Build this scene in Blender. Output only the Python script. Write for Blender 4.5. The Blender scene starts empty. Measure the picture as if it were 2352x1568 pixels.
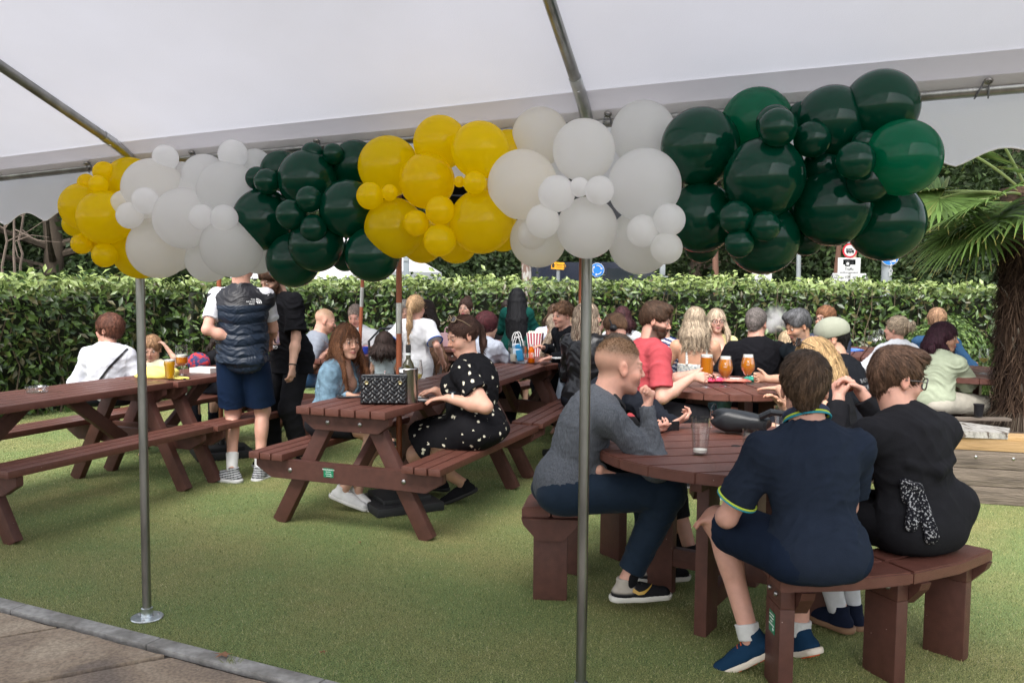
import bpy, bmesh, math, random
import numpy as np
from mathutils import Vector, Matrix
from mathutils.bvhtree import BVHTree
R = math.radians
rnd = random.Random(7)
SC = bpy.context.scene
COL = SC.collection

# ---------------- camera, world, sun, exposure ----------------
F_PX, PITCH, ROLL, CAM_H = 2000.0, R(3.98), 0.0085, 1.62      # measured on the photograph at 2352 x 1568
cam_d = bpy.data.cameras.new('camera'); cam = bpy.data.objects.new('camera', cam_d); COL.objects.link(cam)
cam_d.sensor_width = 36; cam_d.lens = 36*F_PX/2352; cam_d.clip_start = 0.05; cam_d.clip_end = 500
_f = Vector((0, math.cos(PITCH), -math.sin(PITCH))); _u = Vector((0, math.sin(PITCH), math.cos(PITCH))); _r = Vector((1, 0, 0))
_c, _s = math.cos(ROLL), math.sin(ROLL)
cx_, cy_ = _r*_c + _u*_s, _u*_c - _r*_s
cam.matrix_world = Matrix(((cx_.x, cy_.x, -_f.x, 0), (cx_.y, cy_.y, -_f.y, 0), (cx_.z, cy_.z, -_f.z, CAM_H), (0, 0, 0, 1)))
SC.camera = cam
cam_d.dof.use_dof = True; cam_d.dof.focus_distance = 5.2; cam_d.dof.aperture_fstop = 13

W = bpy.data.worlds.new('World'); SC.world = W; W.use_nodes = True
wn = W.node_tree.nodes; wl = W.node_tree.links
sky = wn.new('ShaderNodeTexSky'); sky.sky_type = 'NISHITA'; sky.sun_disc = False
SUN_EL, SUN_AZ = R(52), R(200)
sky.sun_elevation = SUN_EL; sky.sun_rotation = SUN_AZ; sky.air_density = 1.0; sky.dust_density = 3.0; sky.ozone_density = 1.0
hsv = wn.new('ShaderNodeHueSaturation'); hsv.inputs['Saturation'].default_value = 0.30   # overcast: the cloud layer greys the blue
wl.new(sky.outputs[0], hsv.inputs['Color']); wl.new(hsv.outputs[0], wn['Background'].inputs[0])
wn['Background'].inputs[1].default_value = 0.15
sun_d = bpy.data.lights.new('sun', 'SUN'); sun = bpy.data.objects.new('sun', sun_d); COL.objects.link(sun)
sun_d.energy = 1.15; sun_d.angle = R(40); sun_d.color = (1, .97, .92)
_sd = Vector((math.sin(SUN_AZ)*math.cos(SUN_EL), math.cos(SUN_AZ)*math.cos(SUN_EL), math.sin(SUN_EL)))
sun.rotation_euler = _sd.to_track_quat('Z', 'Y').to_euler(); sun.location = (0, 0, 20)
SC.view_settings.view_transform = 'Standard'; SC.view_settings.look = 'None'
SC.view_settings.exposure = 1.42; SC.view_settings.gamma = 1
SC.cycles.max_bounces = 10; SC.cycles.volume_bounces = 6; SC.cycles.diffuse_bounces = 5; SC.cycles.glossy_bounces = 4; SC.cycles.transmission_bounces = 8
SC.cycles.transparent_max_bounces = 12; SC.cycles.sample_clamp_indirect = 6; SC.cycles.caustics_reflective = False; SC.cycles.caustics_refractive = False

# ---------------- pixel helpers (turn a measured pixel into a real 3D point) ----------------
def ray(px, py):
    u = (px-1176)/F_PX; v = -(py-784)/F_PX
    u2 = u*_c - v*_s; v2 = u*_s + v*_c
    return _r*u2 + _u*v2 + _f
def P(px, py, z=None, d=None):
    r = ray(px, py); t = (z-CAM_H)/r.z if z is not None else d/r.y
    return Vector((0, 0, CAM_H)) + r*t

# ---------------- scene bookkeeping ----------------
def tag(o, label, cat=None, group=None, kind=None):
    if label: o['label'] = label
    if cat: o['category'] = cat
    if group: o['group'] = group
    if kind: o['kind'] = kind
    return o
def thing(name, label, cat, loc=(0, 0, 0), rz=0, group=None):
    o = bpy.data.objects.new(name, None); COL.objects.link(o); o.empty_display_size = .1
    o.location = loc; o.rotation_euler = (0, 0, rz)
    return tag(o, label, cat, group)
def link(name, me, parent=None, mat=None, label=None):
    o = bpy.data.objects.new(name, me); COL.objects.link(o)
    if parent is not None: o.parent = parent
    if mat is not None and len(me.materials) == 0: me.materials.append(mat)
    if label: o['label'] = label
    return o
def copy_tree(o, parent=None):
    c = o.copy(); COL.objects.link(c)
    if parent is not None: c.parent = parent
    for ch in list(o.children): copy_tree(ch, c)
    return c

# ---------------- materials ----------------
MATS = {}
def mat(name, col=(.5, .5, .5), rough=.6, metal=0., var=0., vscale=8., bump=0., bscale=60., spec=.5, attr=False, sss=0., trans=0., ior=1.45,
        coat=0., col2=None, c2scale=3., c2lo=.45, c2hi=.6, stretch=None, translucent=0., tcol=None, sheen=0., alpha=1., detail=4.):
    if name in MATS: return MATS[name]
    m = bpy.data.materials.new(name); m.use_nodes = True; MATS[name] = m
    nt = m.node_tree; N = nt.nodes; L = nt.links; b = N['Principled BSDF']
    b.inputs['Roughness'].default_value = rough; b.inputs['Metallic'].default_value = metal
    b.inputs['Specular IOR Level'].default_value = spec; b.inputs['IOR'].default_value = ior
    if sss: b.inputs['Subsurface Weight'].default_value = sss; b.inputs['Subsurface Scale'].default_value = .01; b.inputs['Subsurface Radius'].default_value = (1, .35, .2)
    if trans: b.inputs['Transmission Weight'].default_value = trans
    if coat: b.inputs['Coat Weight'].default_value = coat; b.inputs['Coat Roughness'].default_value = .08
    if sheen: b.inputs['Sheen Weight'].default_value = sheen
    if alpha < 1: b.inputs['Alpha'].default_value = alpha
    tc = N.new('ShaderNodeTexCoord'); src = tc.outputs['Object']
    if stretch:
        mp = N.new('ShaderNodeMapping'); mp.inputs['Scale'].default_value = stretch; L.new(src, mp.inputs[0]); src = mp.outputs[0]
    if attr:
        a = N.new('ShaderNodeAttribute'); a.attribute_name = 'Col'; cur = a.outputs['Color']
    else:
        rgb = N.new('ShaderNodeRGB'); rgb.outputs[0].default_value = (*col, 1); cur = rgb.outputs[0]
    def noise(sc, det=detail):
        n = N.new('ShaderNodeTexNoise'); n.inputs['Scale'].default_value = sc; n.inputs['Detail'].default_value = det; L.new(src, n.inputs['Vector']); return n.outputs['Fac']
    if col2 is not None:
        rp = N.new('ShaderNodeMapRange'); rp.inputs['From Min'].default_value = c2lo; rp.inputs['From Max'].default_value = c2hi
        L.new(noise(c2scale), rp.inputs['Value'])
        mx = N.new('ShaderNodeMix'); mx.data_type = 'RGBA'; L.new(rp.outputs[0], mx.inputs[0]); L.new(cur, mx.inputs[6]); mx.inputs[7].default_value = (*col2, 1); cur = mx.outputs[2]
    if var:
        mr = N.new('ShaderNodeMapRange'); mr.inputs['From Min'].default_value = .25; mr.inputs['From Max'].default_value = .75
        mr.inputs['To Min'].default_value = 1-var; mr.inputs['To Max'].default_value = 1+var; L.new(noise(vscale), mr.inputs['Value'])
        vm = N.new('ShaderNodeVectorMath'); vm.operation = 'SCALE'; L.new(cur, vm.inputs[0]); L.new(mr.outputs[0], vm.inputs['Scale']); cur = vm.outputs[0]
    L.new(cur, b.inputs['Base Color'])
    if bump:
        bp = N.new('ShaderNodeBump'); bp.inputs['Strength'].default_value = bump; bp.inputs['Distance'].default_value = .01
        L.new(noise(bscale), bp.inputs['Height']); L.new(bp.outputs[0], b.inputs['Normal'])
    if translucent:
        tr = N.new('ShaderNodeBsdfTranslucent'); ms = N.new('ShaderNodeMixShader'); ms.inputs[0].default_value = translucent
        if tcol: tr.inputs[0].default_value = (*tcol, 1)
        else: L.new(cur, tr.inputs[0])
        L.new(b.outputs[0], ms.inputs[1]); L.new(tr.outputs[0], ms.inputs[2]); L.new(ms.outputs[0], N['Material Output'].inputs[0])
    return m
def glass(name, col=(1, 1, 1), rough=0.0, ior=1.45):
    """clear glass that stays clear to shadow rays without any ray-type trick: thin mix of transparent and glossy by fresnel"""
    if name in MATS: return MATS[name]
    m = bpy.data.materials.new(name); m.use_nodes = True; MATS[name] = m
    N = m.node_tree.nodes; L = m.node_tree.links; N.remove(N['Principled BSDF'])
    t = N.new('ShaderNodeBsdfTransparent'); t.inputs[0].default_value = (*col, 1)
    g = N.new('ShaderNodeBsdfGlossy'); g.inputs['Roughness'].default_value = rough+.03
    f = N.new('ShaderNodeLayerWeight'); f.inputs[0].default_value = .35
    mr = N.new('ShaderNodeMapRange'); mr.inputs['To Min'].default_value = .035; mr.inputs['To Max'].default_value = .55; L.new(f.outputs['Facing'], mr.inputs['Value'])
    x = N.new('ShaderNodeMixShader'); L.new(mr.outputs[0], x.inputs[0]); L.new(t.outputs[0], x.inputs[1]); L.new(g.outputs[0], x.inputs[2])
    L.new(x.outputs[0], N['Material Output'].inputs[0]); return m

# ---------------- mesh collector ----------------
class MB:
    def __init__(s): s.v = []; s.f = []
    def add(s, vs, fs):
        b = len(s.v); s.v += [tuple(v) for v in vs]; s.f += [tuple(i+b for i in f) for f in fs]; return s
    def box(s, c, size, rot=None, ch=0.):
        """box centred c; ch = chamfer"""
        hx, hy, hz = size[0]/2, size[1]/2, size[2]/2; M = rot if rot is not None else Matrix.Identity(3)
        if not ch:
            vs = [Vector((x*hx, y*hy, z*hz)) for x in (-1, 1) for y in (-1, 1) for z in (-1, 1)]
            fs = [(0, 1, 3, 2), (4, 6, 7, 5), (0, 4, 5, 1), (2, 3, 7, 6), (0, 2, 6, 4), (1, 5, 7, 3)]
        else:
            bm = bmesh.new(); bmesh.ops.create_cube(bm, size=2)
            for v in bm.verts: v.co = Vector((v.co.x*hx, v.co.y*hy, v.co.z*hz))
            bmesh.ops.bevel(bm, geom=bm.edges[:], offset=min(ch, hx*.9, hy*.9, hz*.9), segments=2, profile=.6, affect='EDGES')
            bm.verts.index_update(); vs = [v.co.copy() for v in bm.verts]; fs = [tuple(v.index for v in f.verts) for f in bm.faces]; bm.free()
        c = Vector(c); return s.add([M @ v + c for v in vs], fs)
    def beam(s, a, b, w, t, side=Vector((0, 0, 1)), ch=.004):
        """board from a to b, width w measured along `side`, thickness t"""
        a, b = Vector(a), Vector(b); d = b-a; y = d.normalized(); x = (side - y*side.dot(y)).normalized(); z = x.cross(y)
        M = Matrix((x, y, z)).transposed(); return s.box((a+b)/2, (w, d.length, t), M, ch)
    def prism(s, poly, z0, z1):
        n = len(poly); vs = [(x, y, z0) for x, y in poly]+[(x, y, z1) for x, y in poly]
        fs = [tuple(range(n))[::-1], tuple(range(n, 2*n))]+[(i, (i+1) % n, n+(i+1) % n, n+i) for i in range(n)]; return s.add(vs, fs)
    def tube(s, pts, r, seg=10, cap=True, closed=False):
        pts = [Vector(p) for p in pts]; n = len(pts); rr = r if hasattr(r, '__len__') else [r]*n; b = len(s.v); prev = None
        for i, p in enumerate(pts):
            d = (pts[(i+1) % n if closed else min(i+1, n-1)] - pts[(i-1) % n if closed else max(i-1, 0)]).normalized()
            if prev is None: x = d.orthogonal().normalized()
            else: x = (prev - d*prev.dot(d)).normalized()
            prev = x; y = d.cross(x)
            for k in range(seg):
                a = 2*math.pi*k/seg; s.v.append(tuple(p + (x*math.cos(a)+y*math.sin(a))*rr[i]))
        for i in range(n if closed else n-1):
            for k in range(seg):
                i2 = (i+1) % n
                s.f.append((b+i*seg+k, b+i*seg+(k+1) % seg, b+i2*seg+(k+1) % seg, b+i2*seg+k))
        if cap and not closed:
            s.f.append(tuple(b+k for k in range(seg))[::-1]); s.f.append(tuple(b+(n-1)*seg+k for k in range(seg)))
        return s
    def lathe(s, prof, seg=24, c=(0, 0, 0), axis=None):
        b = len(s.v); n = len(prof); c = Vector(c)
        for r, z in prof:
            for k in range(seg):
                a = 2*math.pi*k/seg; v = Vector((r*math.cos(a), r*math.sin(a), z))
                s.v.append(tuple((axis @ v if axis is not None else v)+c))
        for i in range(n-1):
            for k in range(seg):
                s.f.append((b+i*seg+k, b+i*seg+(k+1) % seg, b+(i+1)*seg+(k+1) % seg, b+(i+1)*seg+k))
        if prof[0][0] > 1e-6: s.f.append(tuple(b+k for k in range(seg))[::-1])
        if prof[-1][0] > 1e-6: s.f.append(tuple(b+(n-1)*seg+k for k in range(seg)))
        return s
    def sphere(s, c, r, seg=14, rings=9, sc=(1, 1, 1)):
        return s.add(*_sph(c, r, seg, rings, sc))
    def mesh(s, name, smooth=False):
        me = bpy.data.meshes.new(name); me.from_pydata(s.v, [], s.f); me.update()
        if smooth:
            me.polygons.foreach_set('use_smooth', [True]*len(me.polygons))
            if smooth != 2: me.set_sharp_from_angle(angle=R(40))
        return me
    def build(s, name, m, parent=None, smooth=True, label=None):
        me = s.mesh(name, smooth); me.materials.append(m); return link(name, me, parent, None, label)
def _sph(c, r, seg, rings, sc):
    vs = [(c[0], c[1], c[2]+r*sc[2])]
    for i in range(1, rings):
        t = math.pi*i/rings
        for k in range(seg):
            a = 2*math.pi*k/seg; vs.append((c[0]+r*sc[0]*math.sin(t)*math.cos(a), c[1]+r*sc[1]*math.sin(t)*math.sin(a), c[2]+r*sc[2]*math.cos(t)))
    vs.append((c[0], c[1], c[2]-r*sc[2])); n = len(vs)-1; fs = [(0, 1+k, 1+(k+1) % seg) for k in range(seg)]
    for i in range(rings-2):
        for k in range(seg):
            a = 1+i*seg+k; b = 1+i*seg+(k+1) % seg; fs.append((a, a+seg, b+seg, b))
    o = 1+(rings-2)*seg; fs += [(o+k, n, o+(k+1) % seg) for k in range(seg)]
    return vs, fs
def np_mesh(name, verts, faces, cols=None, smooth=True, loops=4):
    """mesh from numpy arrays; faces (n, loops)"""
    me = bpy.data.meshes.new(name); nv, nf = len(verts), len(faces)
    me.vertices.add(nv); me.vertices.foreach_set('co', np.ascontiguousarray(verts, dtype=np.float32).ravel())
    me.loops.add(nf*loops); me.loops.foreach_set('vertex_index', np.ascontiguousarray(faces, dtype=np.int32).ravel())
    me.polygons.add(nf); me.polygons.foreach_set('loop_start', np.arange(nf, dtype=np.int32)*loops)
    me.update(calc_edges=True)
    if smooth: me.polygons.foreach_set('use_smooth', np.ones(nf, dtype=bool))
    if cols is not None:
        a = me.attributes.new('Col', 'FLOAT_COLOR', 'POINT'); c = np.ones((nv, 4), np.float32); c[:, :3] = cols; a.data.foreach_set('color', c.ravel())
    return me
def text_mesh(txt, size, ext=.0015, align='CENTER', bold=0.):
    cu = bpy.data.curves.new('lettering', 'FONT'); cu.body = txt; cu.size = size; cu.extrude = ext; cu.align_x = align; cu.align_y = 'CENTER'; cu.offset = bold
    cu.resolution_u = 3
    o = bpy.data.objects.new('lettering', cu); COL.objects.link(o); dg = bpy.context.evaluated_depsgraph_get(); me = bpy.data.meshes.new_from_object(o.evaluated_get(dg))
    bpy.data.objects.remove(o); return me
def add_text(txt, size, m, parent, loc, rot=(R(90), 0, 0), align='CENTER', bold=0., label=None, name='lettering'):
    me = text_mesh(txt, size, .001, align, bold); me.materials.append(m); o = link(name, me, parent, None, label); o.location = loc; o.rotation_euler = rot; return o
GA = R(-21.5)                     # the garden's grid: table rows and the marquee edge share it
def UV(a): return Vector((math.cos(a), math.sin(a), 0)), Vector((-math.sin(a), math.cos(a), 0))
# ================= ground =================
def ground_sheet():
    m = mat('ground_far', (.10, .11, .06), .95, var=.3, vscale=.8)
    MB().add([(-150, -60, -.03), (150, -60, -.03), (150, 180, -.03), (-150, 180, -.03)], [(0, 1, 2, 3)]).build('ground', m)['kind'] = 'structure'
ground_sheet()
kA, kB = P(0, 1372, z=0), P(780, 1568, z=0)
kd = (kB-kA).normalized(); kn = Vector((kd.y, -kd.x, 0))           # kn points to the camera side
if kn.y > 0: kn = -kn
def turf_mat():
    m = bpy.data.materials.new('artificial_turf'); m.use_nodes = True; N = m.node_tree.nodes; L = m.node_tree.links; b = N['Principled BSDF']
    tc = N.new('ShaderNodeTexCoord')
    def noise(s, d=3): n = N.new('ShaderNodeTexNoise'); n.inputs['Scale'].default_value = s; n.inputs['Detail'].default_value = d; L.new(tc.outputs['Object'], n.inputs['Vector']); return n.outputs['Fac']
    def ramp(f, a, b_, ca, cb):
        r = N.new('ShaderNodeValToRGB'); e = r.color_ramp.elements; e[0].position = a; e[1].position = b_; e[0].color = (*ca, 1); e[1].color = (*cb, 1); L.new(f, r.inputs[0]); return r.outputs[0]
    c1 = ramp(noise(170, 3), .38, .66, (.075, .095, .034), (.43, .43, .19))
    c2 = ramp(noise(1.3, 4), .40, .62, (.80, 1.0, .82), (1.12, 1.04, .95))
    c3 = ramp(noise(2.6, 5), .55, .72, (1, 1, 1), (.72, .95, .85))
    mm = N.new('ShaderNodeMix'); mm.data_type = 'RGBA'; mm.blend_type = 'MULTIPLY'; mm.inputs[0].default_value = 1; L.new(c1, mm.inputs[6]); L.new(c2, mm.inputs[7])
    m2 = N.new('ShaderNodeMix'); m2.data_type = 'RGBA'; m2.blend_type = 'MULTIPLY'; m2.inputs[0].default_value = 1; L.new(mm.outputs[2], m2.inputs[6]); L.new(c3, m2.inputs[7])
    L.new(m2.outputs[2], b.inputs['Base Color']); b.inputs['Roughness'].default_value = .75; b.inputs['Specular IOR Level'].default_value = .3
    bp = N.new('ShaderNodeBump'); bp.inputs['Strength'].default_value = .9; bp.inputs['Distance'].default_value = .012; L.new(noise(170, 3), bp.inputs['Height']); L.new(bp.outputs[0], b.inputs['Normal'])
    return m
TURF = turf_mat()
def region(n0, n1, z, mt, name, zb=None):
    pts = [kA - kd*8 + kn*n0, kA + kd*14 + kn*n0, kA + kd*14 + kn*n1, kA - kd*8 + kn*n1]
    mb = MB()
    if zb is None: mb.add([(p.x, p.y, z) for p in pts], [(0, 1, 2, 3)])
    else: mb.prism([(p.x, p.y) for p in pts][::-1], zb, z)
    o = mb.build(name, mt, smooth=False); o['kind'] = 'structure'; return o
region(-17, 0, 0, TURF, 'lawn')
# short blades of the artificial grass over the turf the picture shows closest
def blades():
    rs = np.random.RandomState(3); n = 430000
    # random points inside the visible wedge, denser close to the camera
    y = 2.6 + 8.5*rs.rand(n)**1.45; x = (rs.rand(n)*2-1)*y*.63
    q = (x-kA.x)*kn.x + (y-kA.y)*kn.y; ok = q < -.004; x, y = x[ok], y[ok]; n = len(x)
    a = rs.rand(n)*2*np.pi; h = .004+.010*rs.rand(n); w = .0010+.0008*rs.rand(n); w *= np.maximum(1, y/5.); lean = .013*rs.rand(n)
    dx, dy = np.cos(a), np.sin(a); b = rs.rand(n)*2*np.pi
    V = np.zeros((n, 3, 3), np.float32)
    V[:, 0] = np.stack([x-dx*w, y-dy*w, np.zeros(n)], 1); V[:, 1] = np.stack([x+dx*w, y+dy*w, np.zeros(n)], 1)
    V[:, 2] = np.stack([x+np.cos(b)*lean, y+np.sin(b)*lean, h], 1)
    pal = np.array([[.17, .195, .070], [.31, .325, .125], [.46, .455, .21], [.085, .145, .055], [.56, .52, .31]]); c = pal[rs.choice(5, n, p=[.3, .3, .18, .16, .06])]*(.8+.4*rs.rand(n, 1))
    me = np_mesh('artificial_grass', V.reshape(-1, 3), np.arange(3*n).reshape(-1, 3), np.repeat(c, 3, 0), False, 3)
    o = link('artificial_grass', me, None, mat('turf_blade', attr=True, rough=.6, spec=.3, translucent=.25)); tag(o, 'short green artificial grass blades covering the beer garden ground', 'grass', kind='stuff')
blades()
KERB = mat('kerb_concrete', (.36, .35, .33), .9, var=.25, vscale=30, bump=.5, bscale=160, col2=(.25, .24, .22), c2scale=5)
DIRT = mat('joint_dirt', (.05, .042, .035), .95, var=.5, vscale=40, bump=.8, bscale=90)
def kerb_strip():
    mb = MB(); t = -8.0
    while t < 14:
        l = .912; a = kA+kd*(t+.004)+kn*.004; b = kA+kd*(t+l-.004)+kn*.004; c = b+kn*.085; d = a+kn*.085
        M = Matrix((kd, -kn, Vector((0, 0, 1)))).transposed()
        mb.box(((a+b+c+d)/4)+Vector((0, 0, -.035)), ((b-a).length, .085, .082), M, .004); t += l
    o = mb.build('kerb', KERB); o['kind'] = 'structure'
kerb_strip()
region(.0, 9, -.020, DIRT, 'path_bed')
def sandstone():
    m = bpy.data.materials.new('sandstone'); m.use_nodes = True; N = m.node_tree.nodes; L = m.node_tree.links; b = N['Principled BSDF']
    tc = N.new('ShaderNodeTexCoord')
    def noise(s, d=5, ds=0): n = N.new('ShaderNodeTexNoise'); n.inputs['Scale'].default_value = s; n.inputs['Detail'].default_value = d; n.inputs['Distortion'].default_value = ds; L.new(tc.outputs['Object'], n.inputs['Vector']); return n.outputs['Fac']
    r = N.new('ShaderNodeValToRGB'); e = r.color_ramp.elements; e[0].position = .36; e[0].color = (.19, .15, .12, 1); e[1].position = .64; e[1].color = (.42, .34, .25, 1); k = e.new(.5); k.color = (.30, .23, .165, 1)
    L.new(noise(2.3, 6, .8), r.inputs[0])
    r2 = N.new('ShaderNodeValToRGB'); f = r2.color_ramp.elements; f[0].position = .35; f[0].color = (.72, .72, .72, 1); f[1].position = .62; f[1].color = (1.15, 1.15, 1.15, 1); L.new(noise(70, 6), r2.inputs[0])
    mm = N.new('ShaderNodeMix'); mm.data_type = 'RGBA'; mm.blend_type = 'MULTIPLY'; mm.inputs[0].default_value = 1; L.new(r.outputs[0], mm.inputs[6]); L.new(r2.outputs[0], mm.inputs[7])
    vo = N.new('ShaderNodeTexVoronoi'); vo.inputs['Scale'].default_value = 22; L.new(tc.outputs['Object'], vo.inputs['Vector'])
    lt = N.new('ShaderNodeMath'); lt.operation = 'LESS_THAN'; lt.inputs[1].default_value = .035; L.new(vo.outputs['Distance'], lt.inputs[0])
    m3 = N.new('ShaderNodeMix'); m3.data_type = 'RGBA'; L.new(lt.outputs[0], m3.inputs[0]); L.new(mm.outputs[2], m3.inputs[6]); m3.inputs[7].default_value = (.55, .52, .46, 1)
    L.new(m3.outputs[2], b.inputs['Base Color']); b.inputs['Roughness'].default_value = .85
    bp = N.new('ShaderNodeBump'); bp.inputs['Strength'].default_value = .55; bp.inputs['Distance'].default_value = .02; L.new(noise(9, 8, .5), bp.inputs['Height']); L.new(bp.outputs[0], b.inputs['Normal'])
    return m
STONE = sandstone()
def slabs():
    """riven sandstone flags: rows run away from the kerb, joints measured on the photograph"""
    rr = random.Random(5)
    jd = (P(140, 1435+10, z=0) - P(0, 1512, z=0)).normalized()     # direction of the joints crossing the row
    row0 = .12; rows = [(row0, .56), (row0+.58, .60), (row0+1.2, .6), (row0+1.82, .6)]
    j0 = kA + kn*.12; base = ((P(265, 1503, z=0)-kA).dot(kd)); t1 = (P(158, 1436, z=0)-kA).dot(kd); t2 = (P(412, 1493+4, z=0)-kA).dot(kd)
    wdt = t2-t1
    slab_root = None; k = 0
    for ri, (n0, dep) in enumerate(rows):
        off = 0 if ri == 0 else rr.uniform(.2, .7)
        t = t1 - wdt*5 + off
        while t < 7:
            wd = wdt if ri == 0 else rr.choice([.6, .75, .9])
            skew = jd.dot(kd)/max(.2, jd.dot(kn)); 
            p = []
            for (tt, nn) in ((t+.017, n0+.012), (t+wd-.017, n0+.012), (t+wd-.017, n0+dep-.014), (t+.017, n0+dep-.014)):
                s_ = skew*(nn-n0) if abs(skew) < 2 else 0
                p.append(kA + kd*(tt+s_) + kn*nn)
            # wavy chipped edge
            bm = bmesh.new(); vs = []
            for i in range(4):
                a, b = p[i], p[(i+1) % 4]; n_ = 14
                for j in range(n_):
                    q = a.lerp(b, j/n_); q = q + Vector((rr.uniform(-.004, .004), rr.uniform(-.004, .004), 0)); vs.append(bm.verts.new((q.x, q.y, 0)))
            f = bm.faces.new(vs); r_ = bmesh.ops.extrude_face_region(bm, geom=[f]); zt = .004+rr.uniform(-.003, .003)
            for v in bm.verts: v.co.z = -.02
            for v in r_['geom']:
                if isinstance(v, bmesh.types.BMVert): v.co.z = zt
            me = bpy.data.meshes.new('paving_slab'); bm.normal_update(); bmesh.ops.recalc_face_normals(bm, faces=bm.faces); bm.to_mesh(me); bm.free(); me.materials.append(STONE)
            o = link('path', me); o['kind'] = 'structure'; t += wd
            k += 1
slabs()
# leaf litter by the kerb and a weed growing in the joint
def leaf_litter():
    lm = mat('dead_leaf', (.30, .15, .08), .8, var=.3, vscale=60)
    for i, (px, py, s, lab) in enumerate([(515, 1505, .05, 'brown lobed dead leaf lying on the kerb beside the weed'), (743, 1472+26, .02, 'small curled brown leaf on the turf in front of the pole'), (826, 1246, .015, 'tiny brown leaf on the turf under the centre table')]):
        c = P(px, py, z=.012); mb = MB(); n = 11
        vs = [(c.x, c.y, c.z+.006)]; r0 = random.Random(i)
        for k in range(n):
            a = 2*math.pi*k/n; rr = s*(1 if k % 2 else .5)*r0.uniform(.7, 1.1); vs.append((c.x+math.cos(a)*rr, c.y+math.sin(a)*rr*.8, c.z+r0.uniform(0, .012)))
        mb.add(vs, [(0, 1+k, 1+(k+1) % n) for k in range(n)]); o = mb.build('fallen_leaf', lm); tag(o, lab, 'leaf', 'fallen leaves')
    mb = MB(); c = P(533, 1521, z=0); r0 = random.Random(9)
    for k in range(46):
        a = r0.uniform(0, 6.28); l = r0.uniform(.02, .055); b = (c.x+r0.uniform(-.03, .03), c.y+r0.uniform(-.02, .02), -.005); t = (b[0]+math.cos(a)*l, b[1]+math.sin(a)*l, r0.uniform(.01, .035)); w = .002
        mb.add([(b[0]-w, b[1], b[2]), (b[0]+w, b[1], b[2]), t], [(0, 1, 2)])
    tag(mb.build('weed', mat('weed', (.20, .23, .08), .7, var=.4, vscale=50)), 'small tuft of yellowing weed growing between kerb and slabs', 'weed')
leaf_litter()
def flecks():
    rr = random.Random(77); mb = MB()
    for k in range(150):
        y = rr.uniform(2.9, 9); x = rr.uniform(-.6, .6)*y
        if (x-kA.x)*kn.x+(y-kA.y)*kn.y > -.05: continue
        r = rr.uniform(.002, .007); a = rr.uniform(0, 3); dx, dy = math.cos(a)*r, math.sin(a)*r; z = rr.uniform(.010, .016); mb.add([(x-dx, y-dy, z), (x+dy*.5, y-dx*.5, z+.002), (x+dx, y+dy, z), (x-dy*.4, y+dx*.4, z+.001)], [(0, 1, 2, 3)])
    tag(mb.build('litter', mat('fleck', (.42, .38, .30), .8, col2=(.16, .10, .05), c2scale=3), smooth=False), 'tiny pale and brown bits of litter scattered over the turf', 'litter', kind='stuff')
flecks()

# ================= marquee =================
GALV = mat('galvanised_steel', (.30, .30, .285), .34, metal=1., var=.35, vscale=14, bump=.08, bscale=120, stretch=(1, 1, .25))
CANV = mat('marquee_canvas', (.70, .695, .745), .6, var=.05, vscale=1.1, bump=.25, bscale=300, translucent=.5, col2=(.63, .62, .65), c2scale=.9, c2lo=.35, c2hi=.7)
CANV2 = mat('marquee_canvas_hem', (.70, .68, .68), .55, var=.03, vscale=3, translucent=.60)
ROPE = mat('bungee_cord', (.20, .20, .21), .8, var=.4, vscale=300)
EA = R(-20); EU, EV = UV(EA)
LP = Vector((-1.733, 4.06, 0)); PS = 2.145
def eave_z(s): return 2.152 + .028*s if s > 0 else 2.152+.05*s
def slope(s): k = min(1, max(0, s/PS)); return .375 + .2*k
def roof_pt(s, t, off=0.):
    """s metres along the eave from the left pole, t metres in from the eave; follows the pitch measured on the two rafters"""
    z = eave_z(s)+.012
    if t > 0:
        tt = t if t < 3.4 else 6.8-t
        z += slope(s)*tt - .035*math.exp(-t/.12) + .02*math.sin(s*2.93)*math.sin(min(t, 3.0)*1.04)*.6
    p = LP + EU*s - EV*t; return Vector((p.x, p.y, z+off))
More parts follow.
